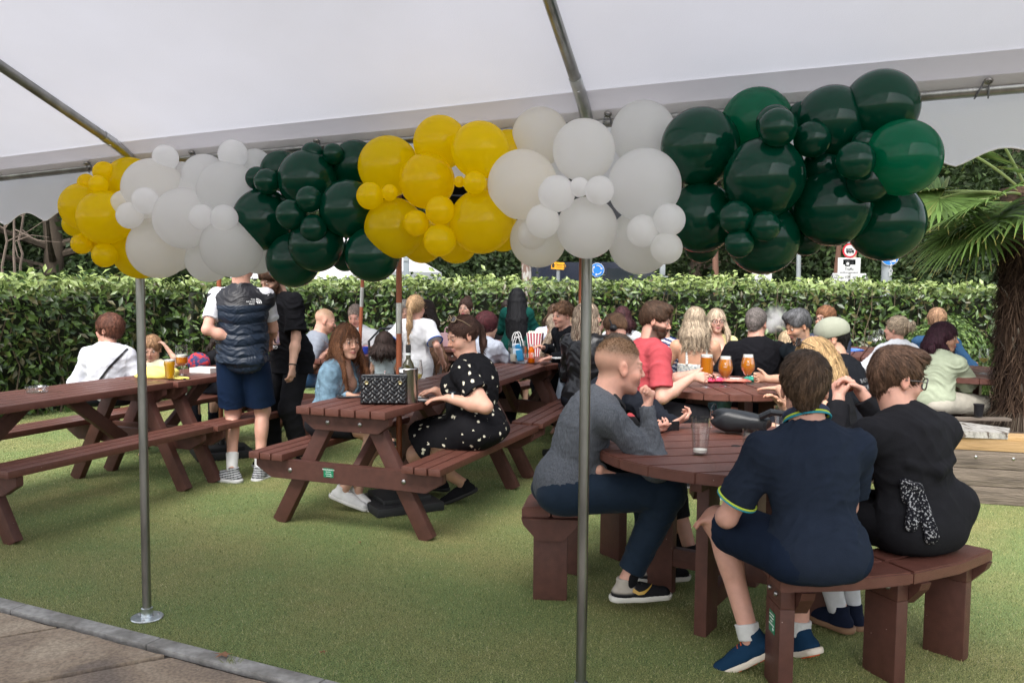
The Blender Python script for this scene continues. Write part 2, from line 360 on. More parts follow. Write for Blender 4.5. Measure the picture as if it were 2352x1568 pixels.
def marquee():
    root = thing('marquee', 'white canvas party marquee on galvanised steel poles over the foreground', 'marquee', (LP.x, LP.y, 0))
    inv = Matrix.Translation((-LP.x, -LP.y, 0))
    def fin(mb, name, m, par=root, lab=None, smooth=True):
        mb.v = [tuple(inv @ Vector(v)) for v in mb.v]; return mb.build(name, m, par, smooth, lab)
    def sheet(name, m, s0, s1, t0, t1, ns, nt, off):
        mb = MB(); vs = []; fs = []
        for i in range(ns+1):
            for j in range(nt+1): vs.append(roof_pt(s0+(s1-s0)*i/ns, t0+(t1-t0)*j/nt, off))
        for i in range(ns):
            for j in range(nt): a = i*(nt+1)+j; fs.append((a, a+1, a+nt+2, a+nt+1))
        mb.add(vs, fs); return fin(mb, name, m, smooth=2)
    sheet('roof_canvas', CANV, -4.3, 4.3, -.01, 6.8, 90, 90, .03)
    sheet('hem_strip', CANV2, -4.3, 4.3, -.005, .125, 90, 8, .022)
    sheet('hem_strip', mat('canvas_hem_under', (.72, .70, .68), .55, translucent=.5), -4.3, 4.3, -.003, .055, 90, 4, .014)
    # valance hanging outside the eave with a scalloped edge
    def valance(side):
        mb = MB(); vs = []; fs = []; n = 860; m = 7
        per = .285
        for i in range(n+1):
            s = -4.3+8.6*i/n; ph = (s+.02) % per/per; edge = .245 + .055*(1-abs(math.sin(math.pi*ph)))**.8*0 - .05*abs(math.sin(math.pi*ph))**1.3 + .02
            for j in range(m+1):
                q = j/m; z = eave_z(s)+.042 - (edge+.007)*q; w = .012 + .033*min(1, q*4) + .012*math.sin(s*6.1+1)*q + .02*q*math.sin(s*2.3) ; p = LP+EU*s + EV*w if side == 0 else LP+EU*s - EV*(6.8+w); vs.append((p.x, p.y, z))
        for i in range(n):
            for j in range(m): a = i*(m+1)+j; fs.append((a, a+m+1, a+m+2, a+1))
        mb.add(vs, fs); v = fin(mb, 'valance', mat('valance_canvas', (.88, .87, .90), .6, var=.05, vscale=1.4, bump=.25, bscale=300, translucent=.72), smooth=2)
        tb = MB(); tb.tube([Vector(vs[i*(m+1)+m]) for i in range(0, n+1, 2)], .0035, 5); tb.v = [tuple(inv @ Vector(q)) for q in tb.v]; tb.build('edge_binding', mat('binding', (.82, .81, .80), .6), v)
    valance(0); valance(1)
    # steel frame
    for s in (-2*PS, -PS, 0, PS, 2*PS):
        if abs(s) > 4.3: continue
        for side in (0, 1):
            tb = 0 if side == 0 else 6.8
            b = LP+EU*s-EV*tb; zt = eave_z(s)
            if side == 0 or True:
                px = [b + Vector((0, 0, .0)), b + Vector((0, 0, zt-.04))]
                if side == 1 and abs(s) < 9: pass
                pole = fin(MB().tube(px, .0205, 20), 'pole', GALV)
                fp = MB(); fp.lathe([(0, 0), (.072, 0), (.075, .004), (.072, .008), (.030, .009), (.027, .012), (.027, .05), (.0235, .052), (.0, .052)], 28, b)
                fpo = fin(fp, 'foot_plate', mat('zinc', (.62, .66, .68), .28, metal=1, var=.15, vscale=40), pole)
                for k in range(3):
                    a = k*2.09+.6; c = b+Vector((math.cos(a)*.052, math.sin(a)*.052, .009))
                sb = MB()
                for k in range(3):
                    a = k*2.09+.6; sb.sphere(b+Vector((math.cos(a)*.052, math.sin(a)*.052, .009)), .008, 10, 6, (1, 1, .5))
                fin(sb, 'fixing_bolt', mat('bolt_steel', (.5, .5, .5), .3, metal=1), fpo)
        # rafters, both pitches, with the curved elbow over the pole
        for side in (0, 1):
            def rp(t):
                tt = t if side == 0 else 6.8-t; p = LP+EU*s-EV*tt
                return Vector((p.x, p.y, eave_z(s)+.012+slope(s)*t))
            elbow = []
            b = LP+EU*s-EV*(0 if side == 0 else 6.8); p0 = Vector((b.x, b.y, eave_z(s)-.05)); p1 = Vector((b.x, b.y, eave_z(s)+.012)); p2 = rp(.15)
            for k in range(9): q = k/8; elbow.append(p0*(1-q)**2+p1*2*q*(1-q)+p2*q*q)
            rf = fin(MB().tube([rp(.14), rp(3.4)], .0205, 20), 'rafter', GALV)
            eb = fin(MB().tube(elbow+[rp(.2)], .0232, 20), 'elbow_joint', mat('galv_joint', (.50, .51, .50), .3, metal=1, var=.2, vscale=20), rf)
            c = rp(.165); fin(MB().sphere(c-Vector((0, 0, .023))+EU*.004, .007, 10, 6), 'screw', mat('bolt_steel'), eb)
    for tt in (0, 6.8, 3.4):
        pts = []
        for i in range(0, 41):
            s = -4.3+8.6*i/40; p = LP+EU*s-EV*tt; pts.append((p.x, p.y, eave_z(s)-(.0 if tt != 3.4 else -.012-slope(s)*3.4)))
        fin(MB().tube(pts, .0205, 18), 'eave_rail', GALV)
    # eyelets with elastic loops over the rail
    for k in range(-7, 8):
        s = -.27+k*.62 + (.0 if k % 2 else .02)
        if s < -4.2 or s > 4.2: continue
        c = roof_pt(s, .052, .0); n = (EV*slope(s)+Vector((0, 0, 1))).normalized(); ax = Matrix.Rotation(0, 3, 'Z')
        zax = -n; xax = EU; yax = zax.cross(xax).normalized(); A = Matrix((xax, yax, zax)).transposed()
        ey = fin(MB().lathe([(.007, -.001), (.0075, .005), (.012, .006), (.014, .003), (.014, -.001)], 18, c, A), 'eyelet', mat('brass_eyelet', (.30, .28, .26), .35, metal=1))
        fin(MB().lathe([(0, .0022), (.0072, .0024), (.0072, .0012)], 14, c, A), 'daylight_disc', mat('eyelet_daylight', (.9, .9, .9), .6, translucent=.6), ey)  # pale disc filling the eyelet, daylight from behind put into its colour
        if k % 2 == 0 or k in (1,):
            e = LP+EU*s; pts = []
            for side in (-1, 1):
                q = []
                for j in range(9):
                    f = j/8; ang = f*2.6
                    q.append(Vector((e.x, e.y, eave_z(s))) + EU*(side*.010*f*2.0-.012*f) - EV*(.030*math.sin(ang+.35)+.012*(1-f)) + Vector((0, 0, .030*math.cos(ang+.1)+.006*(1-f))))
                q[0] = c + Vector((0, 0, -.003)); pts.append(q)
            lp = MB(); lp.tube(pts[0], .0028, 7); lp.tube(pts[1], .0028, 7); fin(lp, 'bungee_loop', ROPE)
    return root
marquee()

# ================= balloon garland =================
def balloons():
    def latex(name, col, tr, tcol, rough=.12):
        m = mat(name, col, rough, spec=.5, var=.04, vscale=12, translucent=tr, tcol=tcol); return m
    BM = {'y': latex('latex_yellow', (.97, .71, .005), .70, (1.0, .88, .012)), 'w': latex('latex_white', (.95, .94, .92), .70, (1, 1, 1), .22), 'g': latex('latex_green', (.0014, .050, .028), .30, (.0, .34, .19), .05)}
    BM['h'] = latex('latex_green_pale', (.002, .13, .07), .5, (.0, .52, .30), .05)
    NM = {'h': 'lighter green', 'y': 'yellow', 'w': 'white', 'g': 'dark green'}
    A = []    # crop A pixels (twice the 2352 frame): x, y, r, layer 0 back .. 3 front, colour
    def s(c, off, txt):
        for q in txt.split(';'):
            x, y, r, l = [float(k) for k in q.split()]; A.append(((x+off)/2, y/2, r/2, l, c))
    s('y', 0, '385 950 100 1;480 1000 113 2;600 835 103 0;478 792 46 1;452 848 40 2;398 840 38 1;375 1120 44 2;480 1172 52 2;645 1155 116 0;345 1030 52 0;440 1100 58 1')
    s('w', 0, '705 870 130 1;760 725 54 1;835 795 48 0;940 812 95 0;1070 710 62 1;1172 758 68 0;1045 878 128 1;570 935 55 2;668 922 56 3;596 990 56 3;655 1020 56 1;845 1003 128 2;928 997 54 3;1030 1003 58 3;727 1140 128 1;1065 1132 132 2;957 1190 98 0;1185 1165 86 0;808 1180 62 0;900 900 100 0')
    s('g', 0, '1182 820 50 1;1226 835 55 2;1290 785 86 0;1435 708 50 1;1530 708 46 1;1412 825 126 1;1632 755 102 0;1210 1010 130 1;1420 915 57 3;1338 985 66 3;1440 1048 58 3;1600 960 124 2;1347 1196 115 1;1452 1122 118 2;1710 1168 118 2;1585 1180 62 0;1500 760 60 0;1320 1060 90 0')
    s('y', 0, '1785 765 129 1;2022 655 114 1;2205 690 122 2;1962 832 118 2;1700 900 58 3;1790 885 35 3;2110 835 22 3;2182 840 50 3;1812 1050 128 2;1912 1025 55 3;2022 967 63 3;2020 1105 69 3;2210 1020 135 2;1940 1110 92 0;2095 1112 92 0;2335 700 95 0;2310 1070 80 0;2330 880 100 0')
    s('w', 2352, '130 625 120 0;330 690 132 1;602 612 136 0;48 848 148 2;608 852 156 2;205 890 78 3;310 860 42 3;402 875 62 3;142 1017 72 3;95 1075 66 2;345 1048 130 2;120 1100 120 1;590 1112 137 1;600 1062 68 3;722 1010 69 3;710 1140 68 3')
    s('g', 2352, '865 675 166 1;1220 587 82 3;1205 565 76 2;1330 520 50 1;1380 640 78 2;1470 563 155 1;1695 492 156 1;1620 658 56 2;1578 738 82 3;1640 830 92 2;1430 765 84 1;1160 816 172 2;870 1002 148 1;1030 1000 73 3;1162 1040 66 3;1045 1117 63 3;1155 1094 154 1;1472 953 164 1;1716 1022 164 0;870 1130 72 0;1350 1095 74 0;1330 960 80 0')
    s('h', 2352, '1125 567 150 0;1795 725 160 2')
    root = thing('balloon_garland', 'long garland of yellow, white and dark green balloons tied along the marquee edge', 'balloon garland', (LP.x, LP.y, 2.1))
    inv = Vector((-LP.x, -LP.y, -2.1)); off = {0: .12, 1: .0, 2: -.09, 3: -.19}
    GU, GV = UV(EA)
    for x, y, r, l, c in A:
        k = ray(x, y); kk = k.x/k.y; base = LP - EV*.20
        s_ = (kk*base.y-base.x)/(EU.x-kk*EU.y); d = (base+EU*s_).y + off[int(l)]
        p = P(x, y, d=d); rr = r/F_PX*d*1.07
        if d*0+rr < .03: rr = max(rr, .02)
        # latex sphere drawn slightly towards its knot
        mb = MB(); vs, fs = _sph((0, 0, 0), rr, 40, 26, (1, 1, 1.0)); out = []
        kd_ = (Vector((base.x+EU.x*s_, base.y+EU.y*s_+.12, 2.05))-p).normalized()
        for v in vs:
            v = Vector(v); q = max(0, v.normalized().dot(kd_)); out.append(v*(1+.05*q**3) )
        mb.add(out, fs); o = mb.build('balloon', BM[c], root, 2, NM[c]+' balloon'); o.location = p+inv
        kb = MB().tube([kd_*rr*1.04, kd_*(rr*1.05+.008), kd_*(rr*1.05+.014)], [.006, .004, .008], 8); kb.build('knot', BM[c], o)
balloons()
# ================= foliage =================
def leaf_cloud(name, pos, nrm, size, mt, cols, aspect=.42, parent=None, seed=1, spread=.7, fold=.18, droop=0., lift=0.):
    """one leaf per position: folded pointed blade, 4 triangles; nrm = preferred facing"""
    rs = np.random.RandomState(seed); n = len(pos)
    N = nrm + rs.normal(0, spread, (n, 3)); N /= np.linalg.norm(N, axis=1)[:, None]+1e-9
    T = rs.normal(0, 1, (n, 3)); T[:, 2] += lift; T -= N*(T*N).sum(1)[:, None]; T /= np.linalg.norm(T, axis=1)[:, None]+1e-9
    B = np.cross(N, T); L = (size*(.6+.7*rs.rand(n)))[:, None]; Wd = L*aspect*(.8+.4*rs.rand(n, 1))
    V = np.zeros((n, 5, 3), np.float32)
    V[:, 0] = pos-T*L*.5; V[:, 1] = pos+B*Wd*.5+N*L*fold*.5-T*L*.03; V[:, 2] = pos+T*L*.5-N*L*(droop+.12*rs.rand(n, 1)); V[:, 3] = pos-B*Wd*.5+N*L*fold*.5-T*L*.03; V[:, 4] = pos+T*L*.02
    i = np.arange(n)[:, None]*5; Fc = np.concatenate([i+np.array([[0, 1, 4]]), i+np.array([[1, 2, 4]]), i+np.array([[2, 3, 4]]), i+np.array([[3, 0, 4]])], 1).reshape(-1, 3)
    me = np_mesh(name, V.reshape(-1, 3), Fc, np.repeat(cols, 5, 0), False, 3); me.materials.append(mt); return link(name, me, parent)
LEAFM = mat('laurel_leaf', attr=True, rough=.30, spec=.6, translucent=.20, coat=.0)
def resample(poly, step):
    out = []
    for a, b in zip(poly[:-1], poly[1:]):
        a, b = np.array(a, float), np.array(b, float); n = max(1, int(np.linalg.norm(b-a)/step))
        for k in range(n): out.append(a+(b-a)*k/n)
    out.append(np.array(poly[-1], float)); return np.array(out)
def hedge(label, poly, depth, hgt, leaf, dens, seed, pal):
    """clipped laurel hedge: front face runs along poly, body lies behind it"""
    rs = np.random.RandomState(seed); pts = resample(poly, .1); c0 = pts[0]
    root = thing('hedge', label, 'hedge', (c0[0], c0[1], 0), 0, 'clipped laurel hedges round the garden')
    seg = np.diff(pts, axis=0); L = np.linalg.norm(seg, axis=1); tot = L.sum(); cum = np.concatenate([[0], np.cumsum(L)])
    def at(s, w):
        i = np.clip(np.searchsorted(cum, s)-1, 0, len(seg)-1); d = seg[i]/L[i][:, None]; n = np.stack([-d[:, 1], d[:, 0]], 1)
        return pts[i]+d*(s-cum[i])[:, None]+n*w[:, None], d, n
    def bulge(s, z): return .07*np.sin(s*1.7+z*2.1+seed)+.05*np.sin(s*4.3-z*3.7)+.03*np.sin(s*9.1+z*8.3)
    nf = int(tot*hgt*dens); s = rs.rand(nf)*tot; z = rs.rand(nf)**.9*hgt; dep = rs.exponential(.10, nf); w = -bulge(s, z)+dep - .06
    xy, d, n = at(s, w); Pf = np.concatenate([xy, z[:, None]], 1); Nf = np.concatenate([-n, np.full((nf, 1), .55)], 1); ef = dep
    nt = int(tot*depth*dens*.9); s = rs.rand(nt)*tot; w = rs.rand(nt)*depth; dz = rs.exponential(.08, nt)
    zz = hgt+.05*np.sin(s*2.3+w*3)+.035*np.sin(s*5.9+w*7)+.02*np.sin(s*13)-dz+.13*(rs.rand(nt) < .10)*rs.rand(nt)+.03*np.sin(s*.9+seed)
    xy, d, n = at(s, w); Pt = np.concatenate([xy, zz[:, None]], 1); Nt = np.tile([0, 0, 1.2], (nt, 1)) - np.concatenate([n*.35, np.zeros((nt, 1))], 1)
    A = np.concatenate([Pf, Pt]); Nn = np.concatenate([Nf, Nt]); 
    pal = np.array(pal); ci = rs.choice(len(pal), len(A)); c = pal[ci]*(.75+.5*rs.rand(len(A), 1))
    # top leaves painted paler: the brightness of light from above is in their colour
    top = np.clip((A[:, 2]-hgt+.22)/.3, 0, 1)[:, None]*(rs.rand(len(A), 1) < .75); c = c*(1-top)+top*np.array([.30, .38, .12])*(.75+.5*rs.rand(len(A), 1))
    o = leaf_cloud('foliage', A-np.array([c0[0], c0[1], 0]), Nn, leaf*np.ones(len(A)), LEAFM, c, .44, root, seed, .75)
    # inside: stems, and a box coloured near black for the shade within
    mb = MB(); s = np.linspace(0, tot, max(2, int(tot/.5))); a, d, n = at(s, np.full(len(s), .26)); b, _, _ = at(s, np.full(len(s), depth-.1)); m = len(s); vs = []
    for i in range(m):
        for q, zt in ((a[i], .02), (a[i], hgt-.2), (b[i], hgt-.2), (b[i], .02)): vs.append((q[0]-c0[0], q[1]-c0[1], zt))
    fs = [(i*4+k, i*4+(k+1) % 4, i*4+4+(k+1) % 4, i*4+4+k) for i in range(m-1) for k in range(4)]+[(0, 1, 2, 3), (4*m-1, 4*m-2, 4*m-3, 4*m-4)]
    mb.add(vs, fs); mb.build('dark_core', mat('hedge_core', (.014, .018, .008), .95, var=.6, vscale=9), root, False)
    mb = MB(); rr = random.Random(seed)
    for k in range(int(tot*5)):
        sv = rr.uniform(0, tot); q, d, n = at(np.array([sv]), np.array([rr.uniform(.03, .2)])); q = q[0]-c0; 
        p = [Vector((q[0], q[1], 0))]
        for j in range(5): p.append(p[-1]+Vector((rr.uniform(-.09, .09), rr.uniform(-.06, .06), hgt*.19)))
        mb.tube(p, [.012-.0015*j for j in range(6)], 5)
    mb.build('stem', mat('hedge_stem', (.10, .075, .05), .9, var=.4, vscale=20), root)
    return root
PALH = [(.034, .066, .015), (.055, .10, .022), (.085, .145, .032), (.042, .080, .018), (.13, .20, .05), (.022, .044, .012), (.10, .09, .035)]
hedge('glossy clipped laurel hedge on the left, behind the long tables', [(-7.6, 6.0), (-5.75, 9.3), (-5.2, 10.9), (-4.4, 12.1)], 1.1, 1.56, .118, 460, 3, PALH)
hedge('clipped laurel hedge running behind the picnic tables to the timber post', [(-4.4, 12.1), (-1.2, 13.6), (.25, 13.9)], 1.2, 1.60, .112, 480, 4, PALH)
hedge('dense clipped laurel hedge on the right behind the round tables', [(.25, 13.6), (3.5, 13.4), (6.4, 12.2), (8.2, 11.6)], 1.3, 1.62, .108, 500, 5, PALH)

# small lighter bush beside the palm
def bush():
    rs = np.random.RandomState(8); c = P(2268, 910, z=0); c = Vector((4.95, 9.9, 0)); root = thing('shrub', 'bright green leafy shrub between the hedge and the palm trunk', 'shrub', c)
    n = 5200; u = rs.normal(0, 1, (n, 3)); u /= np.linalg.norm(u, axis=1)[:, None]; r = (.55+.45*rs.rand(n)**.4)[:, None]; A = u*r*np.array([.52, .45, .60]) + np.array([0, 0, .68]); A[:, 2] = np.maximum(A[:, 2], .03)
    pal = np.array([(.09, .16, .035), (.14, .23, .05), (.2, .29, .08), (.07, .12, .03)]); cc = pal[rs.choice(4, n)]*(.8+.4*rs.rand(n, 1))
    leaf_cloud('foliage', A, u, np.full(n, .06), LEAFM, cc, .5, root, 8, .6)
    mb = MB(); rr = random.Random(2)
    for k in range(14):
        a = rr.uniform(0, 6.28); mb.tube([(0, 0, 0), (math.cos(a)*.15, math.sin(a)*.15, .5), (math.cos(a)*.35, math.sin(a)*.3, .95)], [.014, .009, .004], 5)
    mb.build('stem', MATS['hedge_stem'], root)
bush()

# ================= woodland behind =================
TREEM = mat('tree_leaf', attr=True, rough=.55, spec=.3, translucent=.12)
BARK = mat('bark', (.085, .065, .048), .95, var=.5, vscale=9, bump=.8, bscale=25, stretch=(1, 1, .3))
def tree(label, x, y, h, rad, seed, pal, base=.3, n=9000, leaf=.22, trunk=.22, bare=0):
    rs = np.random.RandomState(seed); rr = random.Random(seed); root = thing('tree', label, 'tree', (x, y, 0), 0, 'woodland trees beyond the hedge')
    mb = MB(); top = h*.8; p = [Vector((0, 0, 0))]
    for k in range(6): p.append(Vector((rr.uniform(-.12, .12)*k, rr.uniform(-.12, .12)*k, top*(k+1)/6)))
    mb.tube(p, [trunk*(1-.13*k) for k in range(7)], 9); tips = []
    for k in range(15):
        z = h*(base+.05)+rr.random()*h*.6; a = rr.uniform(0, 6.28); l = rad*rr.uniform(.5, .95)*(1-.35*abs(z/h-.5)); q0 = Vector((0, 0, z*.85)); q1 = Vector((math.cos(a)*l*.5, math.sin(a)*l*.5, z)); q2 = Vector((math.cos(a)*l, math.sin(a)*l, z+rr.uniform(-.3, .9)))
        mb.tube([q0, q1, q2], [trunk*.35, trunk*.2, trunk*.06], 6); tips.append(q2)
    mb.build('trunk', BARK, root)
    nc = 46; C = np.zeros((nc, 3)); S = np.zeros(nc)
    for k in range(nc):
        t = rr.random(); z = h*(base*.6+(1-base*.6)*t); prof = math.sin(min(1, max(.05, t*1.05+.08))*math.pi)**.55 if t > .45 else .98
        a = rr.uniform(0, 6.28); q = rad*prof*rr.random()**.45; C[k] = (math.cos(a)*q, math.sin(a)*q, z); S[k] = rr.uniform(.45, 1.15)*rad*.36
    ci = rs.choice(nc, n, p=(S**2)/(S**2).sum()); u = rs.normal(0, 1, (n, 3)); u /= np.linalg.norm(u, axis=1)[:, None]; r = rs.rand(n)**.4
    A = C[ci]+u*(r*S[ci])[:, None]*np.array([1, 1, .7]); A[:, 2] = np.maximum(A[:, 2], .1)
    pal = np.array(pal); tone = rs.rand(nc)*.8+.6; c = pal[rs.choice(len(pal), n)]*tone[ci][:, None]*(.7+.6*rs.rand(n, 1))
    leaf_cloud('crown', A, u*.4+np.array([0, 0, .6]), np.full(n, leaf), TREEM, c, .55, root, seed, .9)
PA = [(.030, .050, .018), (.045, .070, .024), (.022, .040, .014)]; PB = [(.038, .066, .020), (.055, .085, .026), (.028, .048, .016)]
TR = [(-12.5, 15.5, 7.5, 3.0, PB, 'mid green leafy tree over the left end of the hedge'), (-9.2, 17.5, 8.5, 3.2, PA, 'dark tree between the leafy left tree and the ivy thicket'),
      (-6.0, 19.5, 8, 3.4, PB, 'bushy tree behind the white gazebo'), (-16.5, 20, 10, 4.2, PA, 'tall dark tree at the far left of the wood'),
      (-11.5, 24, 12, 4.6, PA, 'tall dark tree standing behind the leafy left tree'), (-4.0, 25, 12, 5, PA, 'broad dark tree beyond the gazebo roof'),
      (1.0, 26, 12, 4.8, PA, 'broad dark tree beyond the timber post'), (5.2, 25.0, 11, 4.4, PA, 'dark tree behind the van'),
      (9.3, 25.5, 12, 4.6, PA, 'dark tree behind the two camera signs'), (13.5, 23.5, 11, 4.6, PB, 'lighter tree behind the tilted rusty post'), (17.5, 21, 10, 4.2, PA, 'dark tree right of the blue road sign'),
      (-1.2, 31, 14, 5, PA, 'deep shaded tree at the back of the wood'), (7.2, 31, 14, 5.5, PA, 'tall tree at the back above the van'), (-8, 31, 14, 5.5, PA, 'tall tree at the back left'), (14, 30, 13, 5, PA, 'tall tree at the back right'), (21, 27, 12, 5, PA, 'tree at the far right end of the wood')]
for i, (x, y, h, r_, pal, lab) in enumerate(TR): tree(lab, x, y, h, r_, 20+i, pal, .12, 19000 if y < 26 else 9000, .09+.004*y, .24)
# dense undergrowth at the foot of the wood
def undergrowth():
    rs = np.random.RandomState(77); n = 110000; x = rs.rand(n)*52-24; y0 = 21.5-.012*(x)**2 + 3*np.sin(x*.3); y = y0+rs.exponential(1.1, n); z = rs.rand(n)**1.1*(4.2+1.2*np.sin(x*1.1)+.8*np.sin(x*2.7)); A = np.stack([x, y+.25*z, z], 1)
    pal = np.array(PA+PB[:1]); c = pal[rs.choice(4, n)]*(.6+.7*rs.rand(n, 1)); nn = np.tile([0, -1, .7], (n, 1))
    o = leaf_cloud('undergrowth', A, nn, np.full(n, .16), TREEM, c, .5, None, 5, .8); tag(o, 'dark tangled undergrowth and ivy filling the edge of the wood', 'undergrowth', kind='stuff')
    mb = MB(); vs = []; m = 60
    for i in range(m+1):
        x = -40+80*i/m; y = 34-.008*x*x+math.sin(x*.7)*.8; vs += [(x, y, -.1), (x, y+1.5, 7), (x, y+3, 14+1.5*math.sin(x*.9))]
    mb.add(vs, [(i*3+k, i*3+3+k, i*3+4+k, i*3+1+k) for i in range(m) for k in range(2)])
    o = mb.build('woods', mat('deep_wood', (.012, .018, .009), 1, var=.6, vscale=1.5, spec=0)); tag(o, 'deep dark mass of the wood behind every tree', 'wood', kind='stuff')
undergrowth()
# bare trunks and hanging twigs at the far left
def bare_stems():
    rr = random.Random(31); m = mat('pale_bark', (.14, .105, .085), .9, var=.3, vscale=12)
    for i, (px0, px1, d, lab) in enumerate([(8, 22, 12.5, 'thin bare stem at the left edge behind the hedge'), (38, 20, 12.3, 'slanting bare stem with pinkish bark behind the hedge'), (46, 52, 12.8, 'thin upright bare stem nearest the valance scallop')]):
        a = P(px0, 640, d=d); b = P(px1, 430, d=d); mb = MB(); p = []
        for k in range(12): q = k/11; p.append(a.lerp(b, q*1.5)+Vector((rr.uniform(-.04, .04), 0, 0)))
        p[0] = Vector((p[0].x, p[0].y, 0)); mb.tube(p, [.020-.001*k for k in range(12)], 6)
        for k in range(9):
            s = p[rr.randrange(3, 11)]; e = s+Vector((rr.uniform(-.7, .7), 0, rr.uniform(-.35, .5))); mb.tube([s, (s+e)/2+Vector((0, 0, rr.uniform(-.1, .1))), e], [.011, .007, .003], 4)
        r = thing('sapling', lab, 'sapling', (p[0].x, p[0].y, 0), 0, 'bare saplings at the edge of the wood'); mb.v = [tuple(Vector(v)-Vector((p[0].x, p[0].y, 0))) for v in mb.v]; mb.build('trunk', m, r)
bare_stems()

# ================= road furniture beyond the hedge =================
rd = MB().add([(-60, 16.2, -.02), (60, 15.2, -.02), (60, 20.2, -.02), (-60, 20.8, -.02)], [(0, 1, 2, 3)]).build('road', mat('asphalt', (.05, .05, .052), .9, var=.2, vscale=30)); rd['kind'] = 'structure'
vg = MB().add([(-60, 12.5, -.024), (60, 12.5, -.024), (60, 16.2, -.024), (-60, 16.2, -.024)], [(0, 1, 2, 3)]).build('verge', mat('verge_grass', (.07, .10, .03), .95, var=.4, vscale=8)); vg['kind'] = 'structure'
WHT = mat('sign_white', (.5, .5, .5), .6); BLK = mat('sign_black', (.012, .012, .014), .5); GRYP = mat('grey_post', (.24, .26, .27), .5, var=.15, vscale=10); BLUE = mat('sign_blue', (.01, .16, .52), .5); RED = mat('sign_red', (.45, .015, .03), .5); YEL = mat('sign_amber', (.80, .36, .01), .5)
def board(c, w, h, m, parent, name='sign_plate', ch=.02, t=.012, y=0):
    o = MB().box((0, 0, 0), (w, t, h), None, ch if ch else 0).build(name, m, parent); o.location = (c[0], c[1]+y, c[2]); return o
def pole_at(name, label, px, d, ztop, r=.038, m=GRYP, cat='post', group=None):
    b = P(px, 640, d=d); t = thing(name, label, cat, (b.x, b.y, 0), 0, group); MB().tube([(0, 0, 0), (0, 0, ztop)], r, 12).build('pole', m, t); return t, b
def camera_sign(px, d, zc, w, lab):
    t, b = pole_at('camera_sign', lab, px, d, zc+w*.45, .03, cat='road sign', group='traffic camera signs'); y = -.05
    s = board((0, y, zc), w, w*.97, WHT, t)
    g = MB().box((-.02*w-.06*w, -.011, .27*w), (.22*w, .006, .30*w)).build('camera_symbol', BLK, s); g2 = MB().lathe([(0, 0), (.065*w, 0), (.065*w, .006), (0, .006)], 16, (-.08*w, -.014, .22*w), Matrix.Rotation(R(90), 3, 'X')).build('lens', WHT, g)
    gm = MB(); gm.add([(.06*w, -.012, .27*w), (.14*w, -.012, .34*w), (.14*w, -.012, .20*w)], [(0, 1, 2)]); gm.add([(.15*w, -.012, .36*w), (.18*w, -.012, .34*w), (.18*w, -.012, .20*w), (.15*w, -.012, .18*w)], [(0, 1, 2, 3)]); gm.build('camera_symbol', BLK, s)
    for k, tx in enumerate(('Traffic', 'enforcement', 'cameras')): add_text(tx, .155*w, BLK, s, (0, -.009, -.02*w-.155*w*k))
    return t, b
camera_sign(1748, 17.5, 1.62+(651-622)/2000*17.5-.13, .40, 'square white camera sign, lower one, peeping over the hedge under a green balloon')
t, b = camera_sign(1947, 17, 1.62+(652-611)/2000*17-.06, .44, 'square white camera sign below the red weight limit disc')
zc = 1.62+(652-577)/2000*17
rg = MB().lathe([(.0, 0), (.14, 0), (.14, .012), (0, .012)], 28, (0, -.05, zc), Matrix.Rotation(R(90), 3, 'X')).build('weight_limit_sign', RED, t); MB().lathe([(0, 0), (.108, 0), (.108, .004), (0, .004)], 28, (0, -.063, zc), Matrix.Rotation(R(90), 3, 'X')).build('disc', WHT, rg)
lv = MB(); lv.box((-.015, -.07, zc+.005), (.12, .006, .07)); lv.box((.06, -.07, zc-.01), (.035, .006, .045)); lo = lv.build('lorry_symbol', BLK, rg)
for wx in (-.05, 0, .06): MB().lathe([(0, 0), (.014, 0), (.014, .004), (0, .004)], 10, (wx, -.073, zc-.035), Matrix.Rotation(R(90), 3, 'X')).build('wheel_symbol', BLK, rg)
add_text('7.5t', .055, WHT, rg, (-.012, -.074, zc+.008))
MB().tube([(0, 0, zc-.3), (0, 0, zc+.3)], .03, 10).build('pole', GRYP, t); tp = board((0, -.05, zc-.22), .25, .11, WHT, t, 'sub_plate', .01); add_text('Except for', .042, BLK, tp, (0, -.009, .022)); add_text('loading', .042, BLK, tp, (0, -.009, -.022)); MB().box((0, 0, zc+.25), (.26, .09, .035), None, .01).build('lamp_hood', WHT, t)
dz = 1.62+(652-640)/2000*17
for sx, tx, tx2 in ((-1, 'Uxbridge 7½', 'A 4020'), (1, 'Slough 5', 'A 4')):
    w = .30; vs = [(-w/2, -.02, -.14), (w/2, -.02, -.14), (w/2, -.02, .14), (-w/2, -.02, .14)]
    mb = MB(); pts = [(-w/2, -.13), (w/2, -.13), (w/2, .13), (-w/2, .13)]; pts = pts[:1]+([(w/2, -.13), (w/2+.05, 0), (w/2, .13)] if sx > 0 else [(w/2, -.13), (w/2, .13)])+[(-w/2, .13)]+([(-w/2-.05, 0)] if sx < 0 else [])
    n = len(pts); mb.add([(x, -.02, z) for x, z in pts]+[(x, -.008, z) for x, z in pts], [tuple(range(n)), tuple(range(n, 2*n))[::-1]]+[(i, n+i, n+(i+1) % n, (i+1) % n) for i in range(n)])
    o = mb.build('direction_sign', WHT, t, False); o.location = (sx*.17, -.06, dz-.03); add_text(tx, .06, BLK, o, (0, -.022, .045)); add_text(tx2, .06, BLK, o, (0, -.022, -.04))
    ar = MB(); ar.tube([(sx*(w/2+.0), -.024, .10), (sx*(w/2+.035), -.024, 0), (sx*(w/2), -.024, -.10)], .008, 5); ar.build('arrow_mark', BLK, o)
